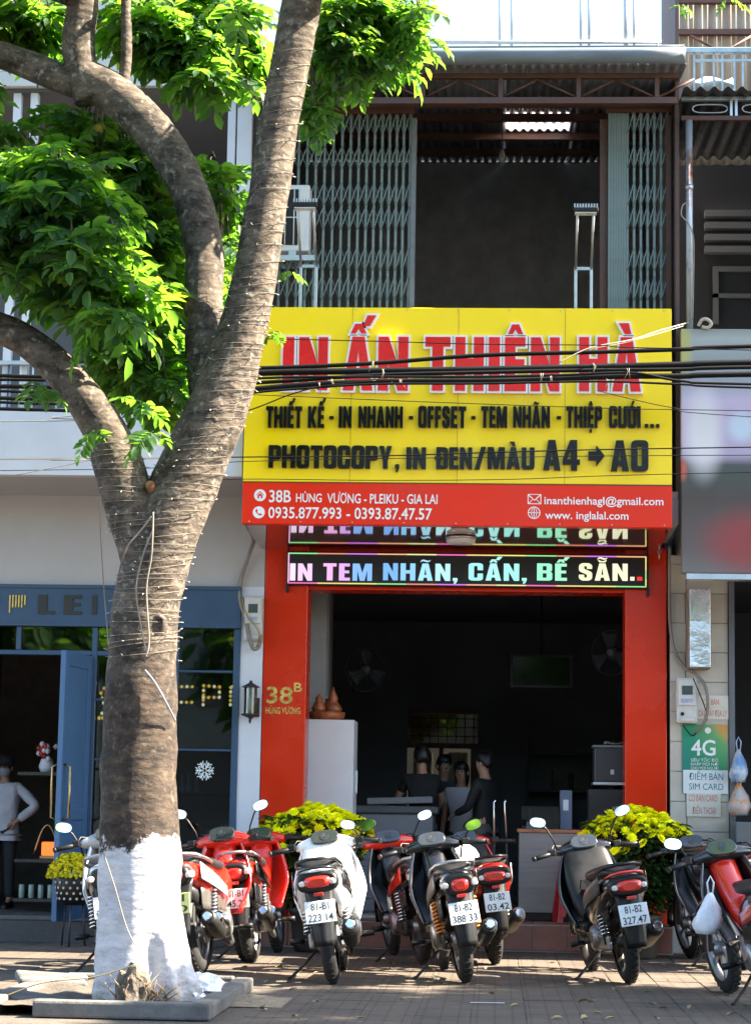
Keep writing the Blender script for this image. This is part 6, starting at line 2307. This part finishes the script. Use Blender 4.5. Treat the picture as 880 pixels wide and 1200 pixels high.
def chrys(label, px, y, rx, top_z, seed, n=165):
    x = at(px, 1000, y).x
    r = random.Random(seed)
    g = thing('chrysanthemum_pot', label, 'flower pot', (x, y, 0), group='chrysanthemum pots at the shop door')
    part('pot', MB().lathe([(.15, 0), (.17, .02), (.205, .30), (.22, .31), (.22, .345), (.205, .345), (.19, .30)], 26), mat('dark_plastic_pot', (.05, .045, .04), .55, var=.2), g)
    part('soil', MB().lathe([(.19, .30), (.19, .302)], 20), mat('potting_soil', (.05, .035, .025), .95), g)
    fol_ = MB()
    stems = MB()
    for k in range(60):
        a = r.uniform(0, 2 * PI)
        rr_ = math.sqrt(r.random()) * rx * .92
        tz = top_z - .06 - .16 * (rr_ / rx) ** 2
        stems.tube([(.12 * math.cos(a) * r.random(), .12 * math.sin(a) * r.random(), .3), (rr_ * .55 * math.cos(a), rr_ * .55 * math.sin(a), .62), (rr_ * math.cos(a), rr_ * .75 * math.sin(a), tz)], .004, 4)
    for k in range(2700):
        a = r.uniform(0, 2 * PI)
        t = r.random() ** .7
        z = .36 + (top_z - .46) * t
        rad = rx * (.50 + .42 * t) * math.sqrt(r.uniform(.25, 1))
        b0 = Vector((rad * math.cos(a), rad * .75 * math.sin(a), z))
        d = Vector((math.cos(a) + r.uniform(-.8, .8), math.sin(a) + r.uniform(-.8, .8), r.uniform(-.5, .5)))
        leaflet(fol_, b0, d, Vector((r.uniform(-.4, .4), r.uniform(-.4, .4), 1)), r.uniform(.06, .10), r.uniform(.035, .055))
    part('stems', stems, CHL, g)
    kind(part('leaves', fol_, CHL, g), 'stuff')
    for k in range(n):
        a = 2.39996 * k
        rr_ = math.sqrt((k + .5) / n) * rx
        z = top_z - .20 * (rr_ / rx) ** 2 + r.uniform(-.03, .02)
        if r.random() < .12:
            z -= r.uniform(.08, .2)
            rr_ *= 1.05
        o = link('bloom', BLOOM, BLM, g, (rr_ * math.cos(a), rr_ * .78 * math.sin(a), z))
        o.rotation_euler = (-.75 * rr_ / rx * math.sin(a) + .25, .75 * rr_ / rx * math.cos(a), r.uniform(0, 6))
        s = r.uniform(1.0, 1.35)
        o.scale = (s, s, s)
    return g


chrys('tall pot of yellow chrysanthemums behind the white scooter', 371, -.78, .44, 1.14, 1)
chrys('tall pot of yellow chrysanthemums behind the black 327.47 scooter', 744, -.80, .42, 1.15, 2)

# small flower ball in a dotted pot on a stand before the cafe
p = at(88, 1010, -.75)
fbp = thing('flower_stand', 'ball of tiny yellow-green flowers in a dotted black pot before the cafe', 'flower stand', (p.x, -.75, 0))
fb = MB()
r = random.Random(8)
for k in range(900):
    v = Vector((r.gauss(0, 1), r.gauss(0, 1), abs(r.gauss(0, 1)) + .02)).normalized()
    c = Vector((v.x * .20, v.y * .18, p.z - .13 + v.z * .19))
    leaflet(fb, c, Vector((r.uniform(-1, 1), r.uniform(-1, 1), r.uniform(-.2, .6))), v, .035, .028)
kind(part('flower_ball', fb, leaf_mat('lime_yellow_petal', (.62, .60, .012), (.6, .6, .01), .3), fbp), 'stuff')
part('pot', MB().lathe([(.10, p.z - .34), (.13, p.z - .30), (.155, p.z - .13), (.15, p.z - .12)], 20), BLACKP, fbp)
dots = MB()
for row in range(4):
    for k in range(16):
        a = 2 * PI * (k + .5 * (row % 2)) / 16
        rr_ = .125 + .008 * row + .006
        z = p.z - .29 + row * .043
        dots.lathe([(.011, 0), (.010, .004)], 8, Matrix.Translation((rr_ * math.cos(a), rr_ * math.sin(a), z)) @ Matrix.Rotation(a, 4, 'Z') @ Matrix.Rotation(PI / 2, 4, 'Y'))
part('pot_dot', dots, mat('cream_dot', (.45, .42, .36), .5), fbp)
for k in range(3):
    a = .5 + 2 * PI * k / 3
    part('leg', MB().tube([(.08 * math.cos(a), .08 * math.sin(a), p.z - .33), (.11 * math.cos(a), .11 * math.sin(a), .0)], .009, 6), IRON, fbp)

# ================================================================== things inside the print shop
FL = .241
cab = thing('white_cabinet', 'tall plain white cabinet just inside the red left pillar', 'cabinet', (X(357, 900, .45), .45, FL))
ch = Z(385, 843, .45) - FL
cwid = X(414, 900, .45) - X(357, 900, .45)
CABW = mat('white_laminate', (.66, .67, .70), .4, var=.03)
part('carcass', MB().rbox((0, .02, 0), (cwid, .5, ch), .006), CABW, cab)
part('cabinet_door', MB().rbox((.004, 0, .05), (cwid - .004, .0195, ch - .004), .003, seg=1), CABW, cab)
part('handle', MB().rbox((cwid + .001, .10, ch * .62), (cwid + .03, .13, ch * .74), .005), STEEL, cab)
p = at(383, 842, .6)
dec = thing('carved_ornament', 'orange-brown carved wooden ornament on top of the white cabinet', 'ornament', (p.x, .62, FL + ch))
OW = mat('orange_wood', (.30, .085, .03), .4, var=.35, scale=14)
part('tray', MB().lathe([(.12, 0), (.15, .02), (.16, .07), (.15, .07), (.12, .03)], 18), OW, dec)
for k, (dx, s) in enumerate(((-.07, 1), (.05, 1.25), (.0, .8))):
    part('gourd', MB().lathe([(.0, .04), (.05 * s, .06), (.065 * s, .10), (.04 * s, .15), (.03 * s, .165), (.035 * s, .19), (.01, .215 * s), (.004, .23 * s)], 14, Matrix.Translation((dx, -.03 + .04 * k, 0)), cap=False), OW, dec)

# counter with glass box
cx0, cx1 = X(608, 1000, .15), X(697, 1000, .15)
ctz = Z(650, 972, .15)
cnt_ = thing('shop_counter', 'grey wood-grain counter with orange-brown edge near the red stools', 'counter', (cx0, .15, FL))
GWD = mat('grey_wood_grain', (.17, .155, .145), .5, c2=(.26, .24, .22), scale=5, stretch=(.4, 1, 6), lo=.3, hi=.7)
part('front_panel', MB().rbox((0, 0, .06), (cx1 - cx0, .03, ctz - FL - .03), .003, seg=1), GWD, cnt_)
part('side_panel', MB().rbox((0, .031, .06), (.03, .55, ctz - FL - .03), .003, seg=1), GWD, cnt_)
part('plinth', MB().box((.02, .02, 0), (cx1 - cx0, .5, .059)), BLACKP, cnt_)
part('worktop', MB().rbox((-.015, -.015, ctz - FL - .029), (cx1 - cx0, .58, ctz - FL), .004), mat('orange_edge_wood', (.36, .13, .05), .45, var=.2), cnt_)
gz = Z(635, 946, .2) - ctz
gb = thing('glass_box', 'clear acrylic box with papers on the grey counter', 'display box', (X(611, 958, .2), .2, ctz))
gw = X(655, 958, .2) - X(611, 958, .2)
ACR = glass_mat('acrylic', (.75, .8, .8), .08)
part('acrylic_panel', MB().box((0, 0, 0), (gw, .006, gz)), ACR, gb)
part('acrylic_panel', MB().box((0, .007, 0), (.006, .3, gz)), ACR, gb)
part('acrylic_panel', MB().box((gw - .006, .007, 0), (gw, .3, gz)), ACR, gb)
part('acrylic_lid', MB().box((0, 0, gz), (gw, .3, gz + .006)), ACR, gb)
part('paper_stack', MB().rbox((.04, .05, .0), (gw * .55, .25, .06), .004), CABW, gb)
fb_ = thing('file_box', 'blue-grey upright file box on the counter', 'file box', (X(656, 950, .25), .25, ctz))
part('box_shell', MB().rbox((0, 0, 0), (.10, .22, Z(660, 926, .25) - ctz), .004), mat('blue_grey_card', (.07, .10, .17), .5, var=.1), fb_)
part('box_label', MB().box((.025, -.003, .16), (.07, -.0005, .25)), mat('pale_card_label', (.45, .5, .55), .6), fb_)
# stacked black cases and shelf at the right pillar
pcx = X(693, 940, .5)
z1_, z0_ = Z(715, 925, .5), Z(715, 956, .5)
bxm = mat('black_printed_carton', (.022, .023, .027), .5, var=.15)
box1 = thing('black_carton', 'black computer carton with silver lettering behind the right flowers', 'carton', (pcx - .03, .5, ctz))
part('carton_body', MB().rbox((0, 0, 0), (.42, .35, z1_ - ctz), .005), bxm, box1)
print_text('ASUS', .20, .30, .14 + (z1_ - ctz) * .1, .028, -.002, box1, mat('silver_print', (.45, .45, .46), .4), .02)
box1.location.z = ctz + .0
shf = part('wall_shelf', MB().rbox((X(695, 918, .5), .5, Z(715, 920, .5)), (1.408, .95, Z(715, 916.5, .5)), .003), STEEL, None)
tag(shf, 'thin grey shelf above the black carton by the right red pillar', 'shelf')
zz = Z(715, 916.5, .5) + .001
pr = thing('printer', 'dark box-shaped printer on the thin grey shelf', 'printer', (X(696, 890, .5), .52, zz))
ph = Z(715, 876, .5) - zz
part('printer_body', MB().rbox((0, 0, 0), (.29, .36, ph), .012), mat('charcoal_plastic', (.035, .04, .048), .45, var=.1), pr)
part('paper_tray', MB().rbox((-.01, .02, ph + .001), (.29, .3, ph + .022), .005), mat('grey_tray', (.20, .21, .22), .5), pr)
part('crumpled_paper', MB().grid(lambda u, v: (.09 + .2 * u, .05 + .2 * v, ph + .03 + .07 * abs(noise.noise(Vector((u * 5, v * 5, 3))))), 8, 8, .004), mat('grey_film', (.22, .22, .22), .5), pr)
part('badge', MB().box((.14, -.003, ph * .22), (.17, -.0005, ph * .36)), STEEL, pr)


# plastic stools, two nested
def stool(label, x, y, z, rz):
    s = thing('plastic_stool', label, 'stool', (x, y, z), (0, 0, rz), 'stacked red stools')
    RS = mat('red_stool_plastic', (.40, .010, .010), .35, var=.08)
    H_ = .46
    part('seat_top', MB().rbox((-.13, -.13, H_ - .03), (.13, .13, H_), .015), RS, s)
    for sx in (-1, 1):
        for sy in (-1, 1):
            part('leg', MB().loft([[Vector((sx * (a_ + dx), sy * (a_ + dy), z_)) for dx, dy in ((-.03, -.03), (.016, -.03), (.016, .016), (-.03, .016))] for z_, a_ in ((0, .165), (H_ * .5, .138), (H_ - .031, .112))], smooth=False), RS, s)
    for k in range(4):
        R_ = Matrix.Rotation(k * PI / 2, 4, 'Z')
        part('apron', MB().loft([[R_ @ Vector((sx_, -.125 - o_, z_)) for sx_, z_, o_ in ((-.10, H_ - .10, .012 + t_), (.10, H_ - .10, .012 + t_), (.115, H_ - .031, 0 + t_), (-.115, H_ - .031, 0 + t_))] for t_ in (0, .006)], smooth=False), RS, s)
    return s


sx_ = X(675, 1050, -.05)
stool('red plastic stool at the bottom of the pair beside the grey counter', sx_, -.07, .237, .1)
stool('red plastic stool nested on top of the other beside the counter', sx_ + .01, -.07, .287, .16)

# copier, desk and chrome frame at the left of the room
cp = thing('photocopier', 'large grey photocopier in the dim shop behind the white scooter', 'photocopier', (X(425, 960, 1.0), 1.0, FL))
CG = mat('copier_grey', (.15, .155, .17), .5, var=.06)
part('copier_body', MB().rbox((-.05, 0, 0), (.62, .6, .86), .02), CG, cp)
part('copier_top', MB().rbox((-.08, -.03, .861), (.66, .62, .93), .015), mat('copier_dark', (.06, .065, .07), .4), cp)
part('document_lid', MB().rbox((0, 0, 0), (.58, .5, .06), .01, Matrix.Translation((.03, .05, .935)) @ Matrix.Rotation(-.04, 4, 'Y')), CG, cp)
part('paper_drawer', MB().rbox((-.03, -.012, .12), (.6, -.0005, .36), .006), CG, cp)
part('paper_drawer', MB().rbox((-.03, -.012, .40), (.6, -.0005, .62), .006), CG, cp)
hc = thing('hand_cart', 'thin chrome tube frame of a folding cart standing in the doorway', 'cart', (X(588, 1000, .35), .35, FL))
p = Z(588, 940, .35) - FL
part('frame_tube', MB().tube([(-.06, 0, .2), (-.07, 0, p), (-.055, 0, p + .02)], .009, 8).tube([(.06, 0, .25), (.02, 0, p), (.03, 0, p + .02)], .009, 8).tube([(-.06, 0, .2), (-.02, -.03, .14), (.03, -.03, .15), (.06, 0, .25)], .009, 8), CHROME, hc)
for s in (-1, 1):
    part('wheel', MB().lathe([(.06, -.015), (.065, 0), (.06, .015)], 16, Matrix.Translation((s * .08, .04, .065)) @ Matrix.Rotation(PI / 2, 4, 'Y')), RUBBER, hc)


DKC = mat('dull_fan_wire', (.010, .011, .012), .7, spec=.2)


def wall_fan(label, px, py, y, yaw):
    p = at(px, py, y)
    f = thing('wall_fan', label, 'fan', p, (0, 0, yaw), 'wall fans in the shop')
    cg = MB()
    for k in range(14):
        a = 2 * PI * k / 14
        cg.tube([(.03 * math.cos(a), -.075, .03 * math.sin(a)), (.14 * math.cos(a), -.06, .14 * math.sin(a)), (.2 * math.cos(a), 0, .2 * math.sin(a))], .0025, 4)
    cg.tube([(.2 * math.cos(t), 0, .2 * math.sin(t)) for t in [2 * PI * i / 28 for i in range(28)]], .006, 5, closed=True)
    part('cage', cg, DKC, f)
    bl_ = MB()
    for k in range(3):
        R_ = Matrix.Rotation(2 * PI * k / 3, 4, 'Y')
        bl_.grid(lambda u, v: R_ @ Vector(((v - .5) * (.05 + .11 * u), -.03 + .035 * (v - .5), .035 + .14 * u)), 5, 4, .003)
    part('blades', bl_, mat('grey_fan_blade', (.014, .015, .017), .7, spec=.2), f)
    part('motor', MB().lathe([(.03, -.04), (.06, .0), (.065, .08), (.04, .13)], 16, Matrix.Rotation(-PI / 2, 4, 'X')), mat('fan_motor', (.02, .021, .023), .6), f)
    part('bracket', MB().tube([(0, .12, 0), (0, .22, -.06), (0, .26, -.2)], .02, 8), BLACKP, f)
    return f


wall_fan('dim wall fan above the white cabinet inside the shop', 428, 785, 1.6, .5)
wall_fan('dim wall fan beside the right red pillar inside the shop', 717, 765, .9, -.5)
p0, p1 = at(597, 806, 3.0), at(671, 767, 3.0)
tv = thing('wall_screen', 'dark glossy framed panel high on the shop wall reflecting greenery', 'screen', ((p0.x + p1.x) / 2, 3.0, p0.z))
part('panel_frame', MB().rbox((p0.x - (p0.x + p1.x) / 2, 0, 0), (p1.x - (p0.x + p1.x) / 2, .05, p1.z - p0.z), .006), BLACKP, tv)
part('panel_glass', MB().box((p0.x - (p0.x + p1.x) / 2 + .03, -.004, .03), (p1.x - (p0.x + p1.x) / 2 - .03, -.0005, p1.z - p0.z - .03)), mat('black_gloss', (.006, .006, .008), .05, rvar=.02), tv)
part('hanger', MB().box((-.03, .051, .1), (.03, .12, .2)).tube([(0, .09, .2), (0, .09, 3.3 - p0.z)], .012, 6), BLACKP, tv)
sv = thing('storage_shelf', 'dark open shelving along the back of the dim shop', 'shelving', (.35, 6.1, FL))
for k in range(4):
    part('shelf_board', MB().box((0, 0, .3 + k * .42), (1.0, .35, .33 + k * .42)), mat('dark_shelf_wood', (.05, .045, .04), .6), sv)
for x in (0, .98):
    part('upright', MB().box((x - .02, -.01, 0), (x + .0, .36, 1.75)), mat('dark_shelf_wood', (.05, .045, .04), .6), sv)
for k in range(7):
    part('stored_box', MB().rbox((.04 + (k % 4) * .23, .04, .332 + (k % 3) * .42), (.22 + (k % 4) * .23, .3, .52 + (k % 3) * .42 + .03 * (k % 2)), .004), mat('stored_carton', (.12, .10, .08), .7, var=.3), sv)

# ================================================================== people
SKIN = mat('skin', (.36, .20, .13), .5, var=.06)
HAIR = mat('black_hair', (.006, .0055, .0055), .5, var=.3)


def skin_mesh(V, E, root=0, sub=1):
    me = bpy.data.meshes.new('body')
    me.from_pydata([v[0] for v in V], E, [])
    o = bpy.data.objects.new('body', me)
    COL.objects.link(o)
    m = o.modifiers.new('skin', 'SKIN')
    m.use_smooth_shade = True
    sk = me.skin_vertices[0].data if me.skin_vertices else None
    if sk is None:
        bm = bmesh.new()
        bm.from_mesh(me)
        bm.verts.layers.skin.verify()
        bm.to_mesh(me)
        bm.free()
        sk = me.skin_vertices[0].data
    for i, v in enumerate(V):
        r_ = v[1]
        sk[i].radius = r_ if hasattr(r_, '__len__') else (r_, r_)
        sk[i].use_root = (i == root)
    s = o.modifiers.new('sub', 'SUBSURF')
    s.levels = sub
    s.render_levels = sub
    dg = bpy.context.evaluated_depsgraph_get()
    dg.update()
    out = bpy.data.meshes.new_from_object(o.evaluated_get(dg))
    bpy.data.objects.remove(o)
    for p_ in out.polygons:
        p_.use_smooth = True
    out.materials.clear()
    return out


def person(label, loc, yaw, h, shirt, trousers, arms=None, hair='short', mask=None, cap=None, sleeves='long', lean=0.0, loose=0.0):
    k = h / 1.70
    g = thing('person', label, 'person', loc, (math.radians(lean), 0, math.radians(yaw)), None)
    g.scale = (k, k, k)
    A = arms or {-1: ((-.21, -.02, 1.12), (-.20, .10, .90)), 1: ((.21, -.02, 1.12), (.20, .10, .90))}
    V = [((0, 0, .93), (.14, .10)), ((0, .0, 1.10), (.125, .09)), ((0, .005, 1.28), (.15, .10)), ((0, 0, 1.42), (.075, .065)), ((0, .012, 1.475), .05), ((0, .03, 1.53), (.062, .066)),
         ((0, .022, 1.60), (.076, .088)), ((0, .012, 1.665), (.06, .068)), ((0, .118, 1.575), .011)]
    E = [(0, 1), (1, 2), (2, 3), (3, 4), (4, 5), (5, 6), (6, 7), (6, 8)]
    SV = [V[0], V[1], ((0, .005, 1.28), (.16, .11)), ((0, 0, 1.41), (.085, .075))]
    SV = [(p_, (r_[0] + .014 + loose, r_[1] + .014 + loose * .8)) for p_, r_ in SV] + [((0, 0, .84), (.158 + loose * 1.3, .118 + loose))]
    SE = [(0, 1), (1, 2), (2, 3), (0, 4)]
    TV = [((0, 0, .97), (.145, .108))]
    TE = []
    for s in (-1, 1):
        el, wr = Vector(A[s][0]), Vector(A[s][1])
        sh_ = Vector((s * .165, 0, 1.375))
        d = (wr - el).normalized()
        o = len(V)
        V += [(tuple(sh_), .05), (tuple(el), .038), (tuple(wr), .027), (tuple(wr + d * .06), (.036, .018))]
        E += [(2, o), (o, o + 1), (o + 1, o + 2), (o + 2, o + 3)]
        sd = d.cross(Vector((0, 1, 0.3))).normalized()
        nn = d.cross(sd)
        for q in range(4):
            b0 = wr + d * .085 + sd * (.028 - .0185 * q)
            L_ = (.062, .072, .068, .052)[q]
            t1, t2 = b0 + d * L_ * .55 + nn * .010, b0 + d * L_ * .95 + nn * .030
            V += [(tuple(b0), .0095), (tuple(t1), .0085), (tuple(t2), .007)]
            n_ = len(V)
            E += [(o + 3, n_ - 3), (n_ - 3, n_ - 2), (n_ - 2, n_ - 1)]
        t0 = wr + d * .03 + sd * .034
        t1 = t0 + d * .035 + sd * .022 + nn * .01
        V += [(tuple(t0), .011), (tuple(t1), .009)]
        n_ = len(V)
        E += [(o + 2, n_ - 2), (n_ - 2, n_ - 1)]
        so = len(SV)
        cuff = wr if sleeves == 'long' else sh_.lerp(el, .6)
        SV += [(tuple(sh_), .064)]
        if sleeves == 'long':
            SV += [(tuple(el), .052 + loose * .5), (tuple(cuff), .040 + loose * .2)]
            SE += [(2, so), (so, so + 1), (so + 1, so + 2)]
        else:
            SV += [(tuple(cuff), .056)]
            SE += [(2, so), (so, so + 1)]
        o = len(V)
        V += [((s * .088, 0, .88), .082), ((s * .098, .02, .49), .053), ((s * .10, -.015, .10), .038), ((s * .108, .10, .035), (.038, .026))]
        E += [(0, o), (o, o + 1), (o + 1, o + 2), (o + 2, o + 3)]
        to = len(TV)
        TV += [((s * .09, 0, .87), .096), ((s * .098, .02, .49), .068), ((s * .10, -.012, .11), .058)]
        TE += [(0, to), (to, to + 1), (to + 1, to + 2)]
    body = link('body', skin_mesh(V, E, 0, 2), SKIN, g)
    link('shirt', skin_mesh(SV, SE, 0, 2), shirt, g)
    link('trousers', skin_mesh(TV, TE, 0, 2), trousers, g)
    for s in (-1, 1):
        part('shoe', MB().loft([[Vector((s * .105 + p_.x, y_, max(.002, z_ + p_.z))) for p_ in sup(0, 0, w_, hh, 2.5, 12)] for y_, z_, w_, hh in ((-.085, .04, .025, .03), (-.05, .05, .042, .045), (.06, .04, .046, .04), (.14, .03, .044, .03), (.185, .02, .025, .018))]), BLACKP, g)
        part('eye', MB().lathe([(.002, .011), (.009, .006), (.011, 0), (.009, -.006), (.002, -.011)], 10, Matrix.Translation((s * .031, .098, 1.607))), mat('eye_white_dark', (.10, .09, .085), .2), g)
        part('ear', MB().loft([[Vector((s * (.078 + q), .012 + p_.x, 1.59 + p_.z)) for p_ in sup(0, 0, w_, hh, 2, 10)] for q, w_, hh in ((-.006, .016, .026), (.006, .019, .030), (.012, .012, .022))]), SKIN, g)
    part('mouth', MB().loft([[Vector((x_, .096 + q, 1.535 + z_)) for x_, z_ in ((-.022, 0), (0, .006), (.022, 0), (0, -.008))] for q in (-.01, .002)], smooth=False), mat('lips', (.30, .11, .09), .5), g)
    hb = []
    long_ = hair == 'long'
    for z_, w_, d_, yo in ((1.40 if long_ else 1.55, .05 if long_ else .055, .03, -.055 if long_ else -.045), (1.50 if long_ else 1.58, .085 if long_ else .082, .05, -.036), (1.60, .094, .085, -.012), (1.655, .092, .098, .012), (1.70, .075, .085, .012), (1.728, .04, .045, .01)):
        hb.append([Vector((w_ * math.cos(t), yo + d_ * math.sin(t), z_ + (.012 * math.sin(t * 3)))) for t in [2 * PI * i / 18 for i in range(18)]])
    part('hair', MB().loft(hb), HAIR, g)
    if mask:
        part('face_mask', MB().loft([[Vector((w_ * math.cos(t), .03 + d_ * math.sin(t), z_)) for t in [PI * .05 + PI * .9 * i / 12 for i in range(13)]] for z_, w_, d_ in ((1.495, .05, .065), (1.53, .076, .092), (1.565, .083, .102), (1.588, .08, .094))], caps=False), mask, g)
    if cap:
        part('cap', MB().lathe([(.105, 1.63), (.106, 1.67), (.09, 1.72), (.05, 1.748), (.006, 1.752)], 20, Matrix.Translation((0, .012, 0)), cap=False), cap, g)
        part('cap_peak', MB().grid(lambda u, v: ((.1 + .07 * v) * math.sin((u - .5) * 2.0), .02 + (.1 + .075 * v) * math.cos((u - .5) * 2.0), 1.638 - .02 * v), 10, 3, .005), cap, g)
    return g


def top(px, py, y, fl):
    p = at(px, py, y)
    return (p.x, y, fl), (p.z - fl) / 1.73 * 1.70


WSH = mat('white_shirt_cloth', (.50, .51, .57), .85, var=.10, scale=5, bump=1.0, bscale=9)
BSH = mat('black_shirt_cloth', (.007, .007, .008), .85, var=.2)
DTR = mat('dark_trouser_cloth', (.022, .024, .032), .85, var=.2)
JNS = mat('blue_jean_cloth', (.05, .07, .13), .85, var=.2)
loc, h = top(8, 886, 1.35, .2)
person('person in a loose white long-sleeved shirt, cap and mask standing in the cafe doorway', loc, 172, h, WSH, DTR,
       {-1: ((-.40, .02, 1.16), (-.21, .10, 1.00)), 1: ((.24, -.02, 1.12), (.22, .12, .92))}, loose=.035, mask=mat('grey_mask_cloth', (.22, .25, .28), .8), cap=BSH)
loc, h = top(495, 874, 1.5, FL)
person('person in a black T-shirt and jeans standing with back turned inside the shop', loc, 15, h, BSH, JNS, {-1: ((-.25, .12, 1.14), (-.20, .34, 1.05)), 1: ((.25, .1, 1.14), (.20, .32, 1.02))}, sleeves='short')
loc, h = top(541, 892, 2.1, FL)
person('person with long dark hair in a pale sleeveless blouse inside the shop', loc, 165, h, mat('pale_blouse_cloth', (.50, .52, .58), .85, var=.06), DTR, hair='long', sleeves='short')
loc, h = top(569, 880, 1.3, FL)
person('person in a dark jacket over a white collar turned sideways inside the shop', loc, 60, h, mat('dark_jacket_cloth', (.009, .009, .0105), .8, var=.15), mat('grey_trouser_cloth', (.10, .095, .09), .85), {-1: ((-.22, .08, 1.12), (-.15, .28, 1.05)), 1: ((.23, .05, 1.12), (.18, .25, 1.0))})
loc, h = top(520, 884, 2.6, FL)
person('person with short dark hair half hidden behind the black T-shirt figure', loc, 200, h, mat('dim_blue_shirt', (.05, .06, .09), .85), DTR)

# ================================================================== inside the cafe
shelf = thing('plant_rack', 'slim brass rack with curved hoops inside the cafe doorway', 'rack', (X(55, 1000, .9), .9, .201))
rk = MB()
for a, b in ((-.12, .12),):
    rk.tube([(-.12 + .24 * t, 0, .47 + .28 * math.sin(PI * t)) for t in [i / 12 for i in range(13)]], .009, 6)
part('hoop', rk, BRASS, shelf)
part('post', MB().tube([(.10, 0, 0), (.10, 0, 1.65)], .010, 8), BRASS, shelf)
for z in (.08, .42, 1.18):
    part('shelf_board', MB().rbox((-.26, -.12, z), (.2, .16, z + .03), .004), mat('dark_shelf_wood', (.05, .045, .04), .6), shelf)
r = random.Random(6)
bq = thing('flower_vase', 'white vase of red and white flowers on the cafe rack', 'vase', (X(55, 900, .9) + .0, .9, .201 + 1.21))
part('vase', MB().lathe([(.05, 0), (.07, .05), (.055, .10), (.05, .12)], 16), WHITE, bq)
for k in range(16):
    a = r.uniform(0, 6.28)
    part('flower', MB().lathe([(.004, -.02), (.026, 0), (.02, .02), (.004, .03)], 8, Matrix.Translation((.09 * math.cos(a) * r.random() ** .5, .09 * math.sin(a), .13 + r.uniform(-.02, .12)))), mat('red_flower', (.45, .03, .02), .6) if k % 2 else mat('white_flower', (.6, .6, .6), .6), bq)
for k in range(5):
    p = at(36 + k * 7, 1056, .85)
    o = part('drinks_can', MB().lathe([(.020, 0), (.025, .006), (.025, .11), (.02, .118)], 12), mat('pale_green_can', (.36, .45, .40), .35, var=.1), None, (shelf.location.x - .2 + k * .085, .86, .201 + .111))
    tag(o, 'pale green can in the row on the low shelf of the cafe rack', 'can', 'cans on the cafe rack')
lp = thing('glow_lamp', 'small orange glowing lantern on the middle shelf of the cafe rack', 'lamp', (shelf.location.x + .02, .9, .201 + .451))
part('lamp_base', MB().rbox((-.07, -.05, 0), (.07, .05, .03), .006), BRASS, lp)
part('glow_panel', MB().rbox((-.06, -.04, .031), (.06, .04, .15), .01), mat('orange_glow', (.5, .1, .02), .5, emit=(1, .16, .02), estr=.22), lp)

# ================================================================== the other side of the street (mirrored in the panes)
rng = random.Random(31)
for k, (x, wd, hh, col) in enumerate(((-14, 7, 6.5, (.42, .38, .30)), (-6.5, 6, 8.0, (.36, .40, .42)), (0, 6, 6.0, (.45, .42, .38)), (6.5, 6.5, 7.5, (.40, .33, .28)), (14, 7, 6.2, (.38, .38, .36)))):
    hs = thing('shophouse', ('tan', 'grey-blue', 'cream', 'brown', 'pale grey')[k] + ' shophouse across the street behind the camera', 'building', (x, -33, -.16))
    part('wall', MB().box((-wd / 2, -5, 0), (wd / 2, 0, hh)), mat('opposite_wall_%d' % k, col, .8, var=.15, scale=1), hs)
    part('roof', MB().box((-wd / 2 - .1, -5.1, hh + .001), (wd / 2 + .1, .5, hh + .2)), BROWNS, hs)
    part('shopfront', MB().box((-wd / 2 + .4, .001, .1), (wd / 2 - .4, .06, 2.8)), INNER2, hs)
    for q in (-1, 0, 1):
        part('window', MB().box((q * wd * .3 - .6, .001, 3.8), (q * wd * .3 + .6, .05, 5.2)), INNER2, hs)
for k, x in enumerate((-11, -3.5, 3.5, 11)):
    ot = thing('street_tree', ('first', 'second', 'third', 'fourth')[k] + ' street tree from the left across the road behind the camera', 'tree', (0, 0, 0))
    fm, tm_ = MB(), MB()
    tm_.tube([(x, -29, -.2), (x, -29, 2), (x + .1, -29, 4.2)], [.28, .22, .17], 12)
    for q in range(75):
        v = Vector((rng.gauss(0, 1), rng.gauss(0, 1), rng.gauss(0, 1))).normalized() * rng.uniform(.5, 1)
        c = Vector((x + v.x * 3.0, -29 + v.y * 2.5, 5.2 + v.z * 2.0))
        L_ = []
        cluster(c, None, L_, 5, 2.6, rng)
        for M, f_ in L_:
            f = FR2[f_ % 4]
            fm.add([M @ Vector(p_) for p_ in f.v], f.f, True)
    part('trunk', tm_, BARK, ot)
    kind(part('foliage', fm, LEAF, ot), 'stuff')
